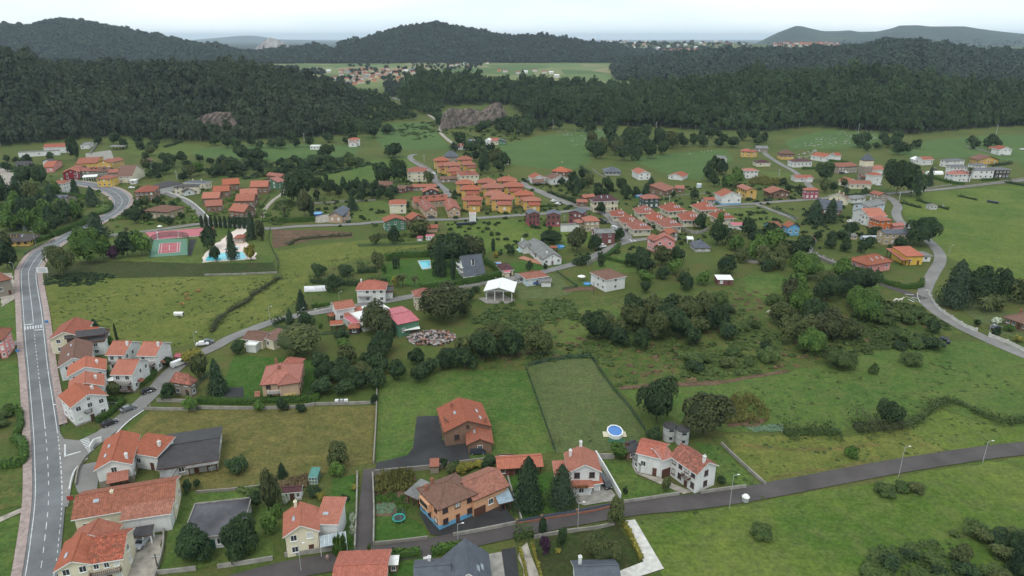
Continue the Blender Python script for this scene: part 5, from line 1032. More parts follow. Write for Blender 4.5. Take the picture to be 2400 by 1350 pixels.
v=H('white church with orange roofs and porch below its stone tower','f',(182,470),(430,462),9,7.5,'g','o','w',(3,1),1,name='church',cat='church',rise=2.4,wings=[dict(A=(122,562),B=(290,562),D=6,h=3.6,roof='g',rm='o',wm='d',n=(0,0),s=0,posts=4),dict(A=(292,545),B=(410,535),D=7,h=6.5,roof='h',rm='o',wm='w',n=(1,1),s=1)])
v=vol(v.root,'f',(175,335),(292,330),6.0,15.5,'h','sl','s',(2,2),2,rise=4.5,ov=.15)
mb=MB();mb.box(-.06,-.06,11,v.w+.06,v.d+.06,14.6,v.M);mb.build('belfry_band',WM['c'],v.root)
H('low white bungalow with pale orange roof beside a spreading tree','e',(992,582),(1230,580),8,3.0,'g','p','w',(4,1),1,rise=1.4,wings=[dict(A=(1140,590),B=(1235,590),D=5,h=2.8,roof='G',rm='p',wm='w',n=(1,1),s=0)])
H('two joined orange-roofed houses above a clipped hedge and palm','e',(1752,665),(2058,668),9,3.6,'g','o','c',(4,1),1,rise=1.6,wings=[dict(A=(1715,640),B=(1850,630),D=8,h=3.6,roof='G',rm='o',wm='c',n=(1,1),s=0)])
H('sky-blue house with brown-orange roofs and timber balcony','e',(882,1272),(1048,1268),(790,1235),4.8,'G','ml','bu',(2,1),1,rise=1.8,wings=[dict(A=(662,1275),B=(785,1268),D=8,h=3.8,roof='g',rm='ml',wm='bu',n=(2,1),s=0)])
H('long low shed with pink metal roof beside the mown meadow','e',(102,1246),(400,1238),5.5,2.8,'g','pm','w',(4,1),1,name='shed',cat='shed',rise=.7)
for i,(a_,b_,d_,fh,wm,txt)in enumerate([((1350,350),(1568,332),8,5.0,'w','white flat-roofed modern villa farthest up the slope beside a lawn umbrella'),((1412,428),(1605,424),8,5.6,'w','white flat-roofed modern villa with projecting terrace roof'),((1722,408),(1885,404),8,4.6,'w','half hidden flat-roofed modern villa behind the tall palm'),((1705,475),(1985,478),10,6.4,'w','broad white flat-roofed modern villa with curved front'),((2010,468),(2212,466),9,6.6,'d','flat-roofed modern villa with dark cladding and white side frames')]):
 H(txt,'f',a_,b_,d_,fh,'f','sl',wm,(4,2),2,group='flat-roofed modern villas',ov=.35)
H('ornate white mansion with pink-red roof and dormers beside the tall palm','f',(1420,534),(1662,522),8,6.0,'h','p','w',(4,2),2,rise=2.0,dorm=(.25,.6))
H('ochre chalet with wide brown gable roof on the slope','f',(1775,326),(2042,322),11,3.8,'G','br','y',(3,1),2,rise=3.0,ov=1.0)
H('white and dark-red half-timbered house high at the right edge','f',(2062,182),(2232,180),10,5.2,'G','r','w',(3,2),2,rise=2.4,wings=[dict(A=(1945,165),B=(2060,165),D=6,h=3,roof='h',rm='r',wm='b',n=(0,0),s=0,posts=3)])
H('white farmhouse with orange roof and a white gable wing below the green field','f',(985,324),(1128,318),8,4.8,'g','o','w',(4,1),2,rise=1.8,wings=[dict(A=(870,325),B=(985,325),D=7,h=3.6,roof='G',rm='w',wm='w',n=(1,1),s=0)])
H('ruined whitish field hut with missing roof corner in the green meadow','f',(1090,975),(1186,972),4,2.6,'f','g','gy',(2,1),1,name='hut',cat='hut',ov=.05)
H('pinkish stone cottage tucked behind the giant plane trees','f',(900,505),(980,512),6,3.4,'G','r','s',(1,1),1)
H('little red-brick pump house with white roof at the scrub edge','j',(1912,580),(2092,582),(1962,532),2.4,'s','w','rb',(2,1),0,name='pump_house',cat='hut',rise=.3,ov=.2)
H('tiny pale shed with low pink awning on the orchard side','i',(690,70),(788,68),3,2.2,'s','pm','w',(3,1),0,name='garden_shed',cat='shed',rise=.2,ov=.15)
H('smaller of two pink-topped sheds beneath the spreading orchard tree','i',(586,90),(648,90),3,1.8,'s','pm','gy',(1,1),0,name='garden_shed',cat='shed',rise=.2,ov=.15)
H('small tiled well-house beside the black yard wall','q',(848,200),(936,195),2.6,1.9,'s','o','s',(0,0),0,name='well_house',cat='hut',rise=.5,ov=.15)
H('white-roofed wooden playhouse in the garden beside the ribbed orange roof','q',(415,1235),(500,1232),2.2,1.9,'s','w','b',(1,1),0,name='playhouse',cat='playhouse',rise=.2,ov=.2)
H('grey fibre-roofed lean-to with white wall beside the yellow-green bush','n',(1445,462),(1550,460),(1455,370),2.2,'s','g','w',(0,0),0,name='lean_to_shed',cat='shed',rise=.3,ov=.1)
H('black-roofed open car shelter between the two left farmhouses','n',(1205,1000),(1362,975),(1115,945),2.7,'s','k','w',(0,0),0,name='car_shelter',cat='carport',posts=3,rise=.3,ov=.2)
H('small open pavilion with weathered pale roof in the vegetable garden','j',(1010,400),(1138,400),4,2.4,'h','p','w',(0,0),0,name='pavilion',cat='pavilion',posts=3,rise=.9,ov=.2)
H('tan stone pool bar with pinkish hipped roof behind the pool trees','h',(545,90),(640,88),6,3.0,'h','p','t',(3,1),1,name='pool_house',cat='pool house',rise=.8,ov=.5)
# ---------------------------------------------------------------- estates of matching houses: one built, the rest copied
def rot_copy(proto,cpos,ang,label,scale=1.0):
 c=copy_tree(proto);c.location=(cpos.x,cpos.y,0);c.rotation_euler=(0,0,ang);c.scale=(scale,)*3;c['label']=label;return c
def estate(k,proto_v,w0,h,spots,labels):
 """spots: near-left eave corner and near-right eave corner of each house"""
 root=reg(proto_v.root);M0=proto_v.M;ux0=Vector((M0[0][0],M0[1][0],0));a0=math.atan2(ux0.y,ux0.x)
 cl=Vector((proto_v.w/2,proto_v.d/2,0))
 for(A,B),lb in zip(spots,labels):
  a=G(*P(k,A),h);b=G(*P(k,B),h);ang=math.atan2(b.y-a.y,b.x-a.x);sc=min(1.2,max(.85,(b-a).length/proto_v.w*(w0 or 1)))
  q=a+Matrix.Rotation(ang,3,'Z')@(cl*sc);rot_copy(root,q,ang-a0,lb,sc)
ORD=['first','second','third','fourth','fifth','sixth','seventh','eighth','ninth','tenth','eleventh','twelfth','thirteenth','fourteenth','fifteenth','sixteenth','seventeenth','eighteenth','nineteenth','twentieth']
ORD+=['twenty-'+x for x in ORD[:9]]+['thirtieth']+['thirty-'+x for x in ORD[:9]]+['fortieth']+['forty-'+x for x in ORD[:9]]
# ochre blocks with orange hipped roofs and a lower front part
g_='ochre estate houses with orange hipped roofs'
v=H('ochre estate house, front block of the first column, nearest the flat green verge','c',(1128,738),(1340,738),7.0,6.6,'h','o','y',(2,2),2,group=g_,ch=[(.6,.6,.8)],rise=1.9,ov=.8,wings=[dict(A=(1190,800),B=(1322,800),D=4.6,h=4.4,roof='s',rm='r',wm='y',n=(1,1),s=0,rise=1.2,ov=.6)])
sp=[((1108,622),(1305,622)),((1050,555),(1238,552)),((1463,744),(1688,744)),((1398,684),(1592,680)),((1366,608),(1572,606)),((1300,543),(1492,541)),((1840,738),(2020,736)),((1742,682),(1935,680)),((1610,594),(1815,592)),((1540,528),(1735,526)),((790,284),(948,280)),((826,330),(958,326)),((912,346),(1080,340)),((945,392),(1085,388)),((1068,270),(1222,266)),((1135,316),(1240,312))]
cn=['first','first','second','second','second','second','third','third','third','third'];rw=['middle block','rearmost block','front block','second block from the front','third block from the front','rearmost block','front block','second block from the front','third block from the front','rearmost block']
lb=[f'ochre estate house, {r_} of the {c_} column from the street junction' for c_,r_ in zip(cn,rw)]+['ochre estate house at the outer corner of the upper cluster, nearest the curving street','ochre estate house behind the low front pair of the upper cluster','ochre estate house in the middle of the upper cluster below the grey mansard','ochre estate house at the bottom of the upper cluster beside parked cars','ochre estate house beside the grey mansard-roofed mansion','ochre estate house at the tree side of the upper cluster']
estate('c',v,1.06,6.6,sp,lb)
# red-roofed semi-detached blocks with skylights
g_='red-roofed semi-detached houses with skylights'
v=H('red-roofed double house with skylights at the front corner beside the roundabout','w',(345,712),(640,700),11,4.4,'h','r','c',(4,1),2,group=g_,ch=[(.2,.8,.7),(.75,.8,.7)],sk=[(.45,.16),(.6,.16),(.75,.16)],rise=2.8,ov=1.1,wings=[dict(A=(255,650),B=(360,712),D=5,h=4.2,roof='h',rm='r',wm='c',n=(2,1),s=0,rise=1.6,ov=.7)])
sp=[((160,580),(402,575)),((-20,462),(205,460)),((885,672),(1160,655)),((650,550),(900,542)),((430,428),(690,424)),((965,402),(1215,384)),((1215,552),(1510,552)),((1525,384),(1790,372)),((1830,524),(2085,514))]
estate('w',v,1.06,4.4,sp,['red-roofed double house behind the front corner one of the street row','red-roofed double house at the far end of the street row, beside the round street tree','red-roofed double house directly behind the small orange stone cottage','red-roofed double house in the middle of the second row','red-roofed double house at the back of the second row, below the dark green house','red-roofed double house standing below the lone round tree','red-roofed double house half hidden by shrubs in the centre','red-roofed double house next to the white barn-like house','red-roofed double house beside the pink metal shed'])
# brick and orange gabled houses
g_='brick estate houses with steep orange roofs'
v=H('brick estate house with a chimney and low front wing, closest to the cypress row','b',(485,862),(655,880),9.5,5.0,'g','o2','b',(3,1),2,group=g_,ch=[(.5,.62,.9)],rise=3.0,wings=[dict(A=(560,915),B=(690,905),D=4,h=2.8,roof='s',rm='o2',wm='b',n=(2,1),s=0,rise=1.6)])
sp=[((210,800),(368,790)),((170,716),(335,712)),((300,634),(455,626)),((415,560),(575,548)),((560,752),(740,748)),((615,676),(780,668)),((735,592),(905,588))]
estate('b',v,1.16,5.0,sp,['brick estate house facing the white-walled lane at the lower corner','brick estate house second up along the white-walled lane','brick estate house third up along the white-walled lane','rearmost brick estate house of the lane-side column','brick estate house beside the cars parked along the footpath fence','brick estate house in the middle of the footpath-side column','rearmost brick estate house just below the green double-gabled house'])
# ochre terraces round a yard
H('long red-roofed terrace with five small dormers at the back of the courtyard','c',(560,768),(948,735),8,4.6,'g','r','t',(7,1),1,name='terrace',cat='terrace',rise=2.4,dorm=(.2,.38,.6,.85))
H('red-roofed gable wing of the courtyard terraces above a green fence','c',(690,872),(824,862),(582,772),4.4,'G','r','t',(2,1),3,name='terrace',cat='terrace',rise=2.0,sk=[(.25,.3),(.25,.6),(.3,.85)])
H('red-roofed gable wing of the courtyard terraces nearest the ochre estate','c',(952,862),(1092,856),(840,762),4.4,'G','r','t',(2,1),3,name='terrace',cat='terrace',rise=2.0,sk=[(.25,.3),(.25,.6),(.3,.85)])
# twin silos by the walnut trees
for i,(x,y,lbl)in enumerate([(1052,872,'round concrete silo half hidden by the bushy laurel'),(1188,908,'round concrete silo with a door hole, the one standing further out')]):
 c=G(*P('A',(x,y)));t_=empty('silo',(c.x,c.y,0),0,lbl,'silo','two round concrete silos');mb=MB();mb.cyl((c.x,c.y),1.75,1.75,0,4.0,24);mb.build('wall',WM['gy'],t_)
 mb=MB();mb.cyl((c.x,c.y),1.85,1.85,4.0,4.15,24);mb.build('roof',RM['k'],t_)
 mb=MB();[mb.cyl((c.x,c.y),1.78,1.78,z,z+.08,24,cap=False)for z in(1.6,3.2)];mb.build('hoop',M_DKMETAL,t_)
 mb=MB();mb.box(c.x-.4,c.y-1.81,.9,c.x+.4,c.y-1.6,1.6);mb.box(c.x-.5,c.y-1.8,3.25,c.x+.6,c.y-1.5,3.85);mb.build('opening',M_GLASS,t_)
# ---------------------------------------------------------------- far villages: each house a thing, copies of a few
def far_house(rm,wm,sc=1.0,nm='far_house'):
 t_=empty('house',(0,0,-500));mb=MB();w_,d_,h_=12*sc,9*sc,6.0*sc
 mb.box(-w_/2,-d_/2,-500,w_/2,d_/2,-500+h_);mb.add([(-w_/2,-d_/2,h_-500),(-w_/2,d_/2,h_-500),(-w_/2,0,h_-500+2.4*sc)],[(1,0,2)]);mb.build('wall',WM[wm],t_)
 mb=MB();e=.6;mb.add([(-w_/2-e,-d_/2-e,h_-500),(w_/2+e,-d_/2-e,h_-500),(w_/2+e,0,h_-497.4),(-w_/2-e,0,h_-497.4),(w_/2+e,d_/2+e,h_-500),(-w_/2-e,d_/2+e,h_-500)],[(0,1,2,3),(3,2,4,5),(0,5,4,1),(0,3,5),(1,4,2)]);mb.build('roof',RM[rm],t_)
 mb=MB();[mb.box(x-.5,-d_/2-.05,z-500,x+.5,-d_/2+.05,z-498.7)for x in(-3.5*sc,0,3.5*sc)for z in(1,3.8)];mb.build('window',M_GLASS,t_)
 return reg(t_)
FH=[far_house('r','w'),far_house('p','c'),far_house('ml','s'),far_house('w','w'),far_house('r','o',.9),far_house('g','gy',1.1)]
FHN=['white house with red roof','cream house with pinkish roof','stone house with weathered roof','white house with white roof','salmon house with red roof','grey house with grey roof']
rs=random.Random(31);FS={}
def far(px,py,kind,place,sc=1.0,group=None):FS.setdefault((place,kind),[]).append((px,py,sc))
for(x,y)in[(745,166),(770,170),(800,178),(815,172),(826,180),(838,176),(852,172),(862,178),(874,170),(886,176),(898,168),(908,174),(918,172),(930,170),(942,168),(952,170),(964,168),(812,190),(822,186),(834,192),(845,188),(858,184),(872,186),(884,182),(846,197),(832,200),(818,200),(935,186),(950,188),(928,178),(905,180),(975,164),(984,166),(786,186),(676,172),(1170,168),(1184,170)]:
 far(x,y,rs.choice([0,0,0,1,2,4,5,3]),'in the valley village')
for(x,y)in[(1058,156),(1072,154),(1090,152),(1096,158),(1142,150),(1146,145),(1232,172),(1254,168),(1276,172),(1292,174),(1305,182),(1590,172),(1652,164),(1786,156),(1530,170),(1215,174),(1480,186)]:
 far(x,y,rs.choice([0,0,3,3,1]),'scattered on the crop plain')
for i in range(16):far(1548+i*7+rs.uniform(-2,2),120+rs.uniform(-2,3),0,'in the far terrace row on the town hill',1.5)
for i in range(34):far(rs.uniform(775,985),rs.uniform(163,200),rs.choice([0,1,2,4]),'in the valley village',.9)
for i in range(30):far(rs.uniform(1470,1780),rs.uniform(100,116),rs.choice([0,1,3,3,5]),'dotted over the town hill',1.4)
for i in range(26):far(1816+(i%13)*12+rs.uniform(-3,3),104+(i//13)*5+rs.uniform(-1,1),rs.choice([0,4]),'packed along the hill crest before the blue mountain',1.9)
for i in range(9):far(rs.uniform(1380,1470),rs.uniform(98,104),rs.choice([0,3]),'on the skyline among pines',1.3)
for(place,kind),L in FS.items():
 n_=len(L)
 for i,(x,y,sc)in enumerate(sorted(L)):
  q=hit(x,y);c=copy_tree(FH[kind]);c.location=(q.x,q.y,q.z-.3);c.rotation_euler=(0,0,rs.uniform(-.6,.6));c.scale=(sc,)*3;c['category']='house';c['group']=f'{FHN[kind].split(" with")[0]}s {place}'
  c['label']=f'{FHN[kind]} {place}, {ORD[i]} from the left' if n_>1 else f'{FHN[kind]} {place}, the only one'
  if len(c['label'].split())>16:c['label']=' '.join(c['label'].split()[:16])
for f_ in FH:
 for c in list(CH_OF.get(f_.name,())):bpy.data.objects.remove(c)
 bpy.data.objects.remove(f_)
# ---------------------------------------------------------------- trees, shrubs, hedges
LEAF=dict(
 b=L_OAK,d=m_leaf('dark_leaves',(0.008,0.020,0.009),(0.038,0.068,0.022)),l=m_leaf('fresh_leaves',(0.026,0.058,0.012),(0.105,0.175,0.035)),o=m_leaf('olive_leaves',(0.026,0.040,0.014),(0.105,0.118,0.040)),
 r=m_leaf('brownish_leaves',(0.022,0.030,0.013),(0.078,0.088,0.034)),c=m_leaf('conifer_needles',(0.010,0.024,0.013),(0.046,0.080,0.036)),w=m_leaf('cedar_needles',(0.016,0.032,0.018),(0.060,0.095,0.048)),
 u=m_leaf('purple_leaves',(0.020,0.010,0.022),(0.070,0.030,0.055)),a=m_leaf('golden_leaves',(0.07,0.075,0.012),(0.26,0.23,0.045)),h=m_leaf('hedge_leaves',(0.018,0.042,0.010),(0.075,0.140,0.022)),
 m=m_leaf('maize_leaves',(0.05,0.055,0.018),(0.20,0.20,0.06)),x=m_leaf('bramble_leaves',(0.026,0.050,0.014),(0.085,0.120,0.034)),z=m_leaf('dry_brush',(0.07,0.05,0.03),(0.19,0.14,0.07)),f=m_leaf('white_flowers',(0.10,0.16,0.05),(0.62,0.62,0.55)),q=m_leaf('cabbage_leaves',(0.06,0.11,0.06),(0.20,0.28,0.18)))
WORDS=dict(b='broadleaf tree',d='dark dense tree',l='fresh green leafy tree',o='olive-green tree',r='brownish-green tree',c='dark conifer',w='bluish cedar',y='slim cypress',s='round shrub',u='purple-leaved tree',a='golden-green shrub',p='palm',k='mixed-green shrub',H='clipped green shrub',F='white-flowering hydrangea')
MATOF=dict(y='c',s='x',k='b',p='c',H='h',F='f')
SHAPE=dict(c='cone',w='cone',y='column')
CR={}
def crown_mesh(kind,near,vi):
 key=(kind,near,vi)
 if key not in CR:
  n,lf=((330,.17),(950,.105),(3600,.056))[near]
  sh=SHAPE.get(kind,'round');CR[key]=make_crown('crown',LEAF[MATOF.get(kind,kind)],n,lf*(.8 if sh!='round' else 1),sh,seed=hash((kind,vi))%1+17*vi+31*ord(kind),core=.84,hw=1.6 if sh!='round' else 1.25)
 return CR[key]
TRK=None
def trunk_mesh():
 global TRK
 if TRK is None:
  mb=MB();mb.cyl((0,0),.5,.34,0,.5,7,cap=False);mb.cyl((0,0),.34,.14,.5,1.0,7,cap=False)
  for i in range(5):a=i*1.26;mb.tube((0,0,.45+.08*i),(math.cos(a)*2.6,math.sin(a)*2.6,.8+.04*i),.2,.06,5)
  TRK=bpy.data.meshes.new('trunk');TRK.from_pydata(mb.v,[],mb.f);TRK.materials.append(M_BARK);TRK.update()
 return TRK
PALM=None
def palm_mesh():
 global PALM
 if PALM is None:
  rs=np.random.RandomState(4);V_,F_=[],[];o=0
  for i in range(46):
   a=rs.rand()*6.283;el=rs.uniform(-.25,1.3);L=rs.uniform(.85,1.1);pr=None
   for s in range(6):
    t_=s/5;r=L*t_*math.cos(el*(1-.3*t_));z=L*(math.sin(el)*t_-.75*t_**2.2)*.8;c=np.array([math.cos(a)*r,math.sin(a)*r,z])
    wd=.13*(1-t_*.8);sd=np.array([-math.sin(a),math.cos(a),0])*wd;V_+=[c-sd-[0,0,wd*.5],c,c+sd-[0,0,wd*.5]]
    if s:F_+=[[o-3,o-2,o+1,o],[o-2,o-1,o+2,o+1]]
    o+=3
  PALM=npmesh('crown',np.array(V_),np.array(F_),LEAF['o'],np.random.RandomState(5).rand(len(F_)))
 return PALM
def child(name,me,root,loc,sc,rz=0):
 o=bpy.data.objects.new(name,me);COL.objects.link(o);o.parent=root;o.location=loc;o.scale=sc;o.rotation_euler=(0,0,rz);return o
RT=random.Random(77);NT_={}
TREES=[]
def T(x,y,w_,h_,kind,txt=None,k='_',group=None,label=None):
 TREES.append((x,y,w_,h_,kind,txt,k,group,label))
def T_make(x,y,w_,h_,kind,txt=None,k='_',group=None,label=None):
 """x: middle, y: lowest visible foliage row, w_, h_: size in photo pixels"""
 x,y=P(k,(x,y));w_/=V[k][2];h_/=V[k][2];g=G(x,y);m_=mpp(x,y);wd=w_*m_;th=math.atan2(CH,g.y);g.y+=wd*.38
 ht=max(wd*(.36 if kind=='s' else .55),(h_*m_-.30*wd*math.sin(th))/math.cos(th)*1.08);ht=min(ht,25)
 g.x=(x-1200)/F*(g.y*cP+CH*sP);near=2 if wd/m_>62 else 1 if wd/m_>26 else 0
 nm='palm_tree' if kind=='p' else 'conifer_tree' if kind in 'cw' else 'cypress_tree' if kind=='y' else 'shrub' if kind in 'sakHF' else 'tree'
 root=empty(nm,g,RT.random()*6.28,label or f'{WORDS[kind]} {txt}',{'palm_tree':'palm','cypress_tree':'cypress','conifer_tree':'conifer'}.get(nm,nm),group)
 if kind=='p':
  child('trunk',trunk_mesh(),root,(0,0,0),(.45,.45,ht*.72));child('crown',palm_mesh(),root,(0,0,ht*.72),(wd/2,wd/2,wd/2));return root
 cm=crown_mesh(kind,near,RT.randrange(4));hwv=1.6 if kind in SHAPE else 1.25;low=.0 if kind in 'sakHFcy' else .04
 tr=min(.45,wd*.05);child('trunk',trunk_mesh(),root,(0,0,-.1),(tr,tr,ht*.75)if kind not in 'sakHF' else(tr*.5,tr*.5,ht*.5))
 child('crown',cm,root,(0,0,ht*low),(wd/2*1.06,wd/2*RT.uniform(.92,1.12),ht*(1-low)/hwv*1.02));return root
def inpoly(x,y,poly):
 c=False
 for i in range(len(poly)):
  (x0,y0),(x1,y1)=poly[i],poly[i-1]
  if(y0>y)!=(y1>y)and x<(x1-x0)*(y-y0)/(y1-y0+1e-9)+x0:c=not c
 return c
# footprints of houses and roads, so that nothing grows through them
BL=[]
for o in bpy.data.objects:
 if o.name.split('.')[0]in('wall','post')and o.parent is not None and o.type=='MESH':
  Mw=Matrix.Translation(o.parent.location)@o.parent.rotation_euler.to_matrix().to_4x4()@Matrix.Diagonal((*o.parent.scale,1));p_=[Mw@v_.co for v_ in o.data.vertices[:8]]
  if p_[0].y<1400:BL.append((min(q.x for q in p_),max(q.x for q in p_),min(q.y for q in p_),max(q.y for q in p_)))
RDP=[]
for nm,pts,wd,mt in ROADS:RDP+=[(q.x,q.y,wd/2)for q in path_w(pts,4)]
RDP+=[(q.x,q.y,6)for q in mid]
BLa=np.array(BL);RDa=np.array(RDP)
def free(x,y,r):
 if((x>BLa[:,0]-r)&(x<BLa[:,1]+r)&(y>BLa[:,2]-r)&(y<BLa[:,3]+r)).any():return False
 return not(np.hypot(RDa[:,0]-x,RDa[:,1]-y)<RDa[:,2]+r).any()
def CL(place,kinds,poly,n,wr,hr=(.9,1.25),seed=0,k='_'):
 """n trees of mixed kinds inside a polygon of photo pixels, spread out; named in order from left to right"""
 r_=random.Random(seed);L=[];xs=[p[0]for p in poly];ys=[p[1]for p in poly];tries=0
 while len(L)<n and tries<n*60:
  tries+=1;x,y=r_.uniform(min(xs),max(xs)),r_.uniform(min(ys),max(ys));w_=r_.uniform(*wr)
  if not inpoly(x,y,poly):continue
  g=G(x,y);m_=mpp(x,y)
  if not free(g.x,g.y+w_*m_*.38,w_*m_*.40):continue
  if any(math.hypot(x-a,(y-b)*1.9)<(w_+c)*.33 for a,b,c,*_ in L):continue
  L.append((x,y,w_,w_*r_.uniform(*hr),r_.choice(kinds)))
 cnt={}
 for t_ in sorted(L):
  i=cnt[t_[4]]=cnt.get(t_[4],0)+1;tot=sum(1 for q in L if q[4]==t_[4])
  lab=f'{WORDS[t_[4]]} {place}, {ORD[i - 1]} from the left' if tot>1 else f'only {WORDS[t_[4]]} {place}'
  T(*t_,group=f'trees {place}',label=lab)
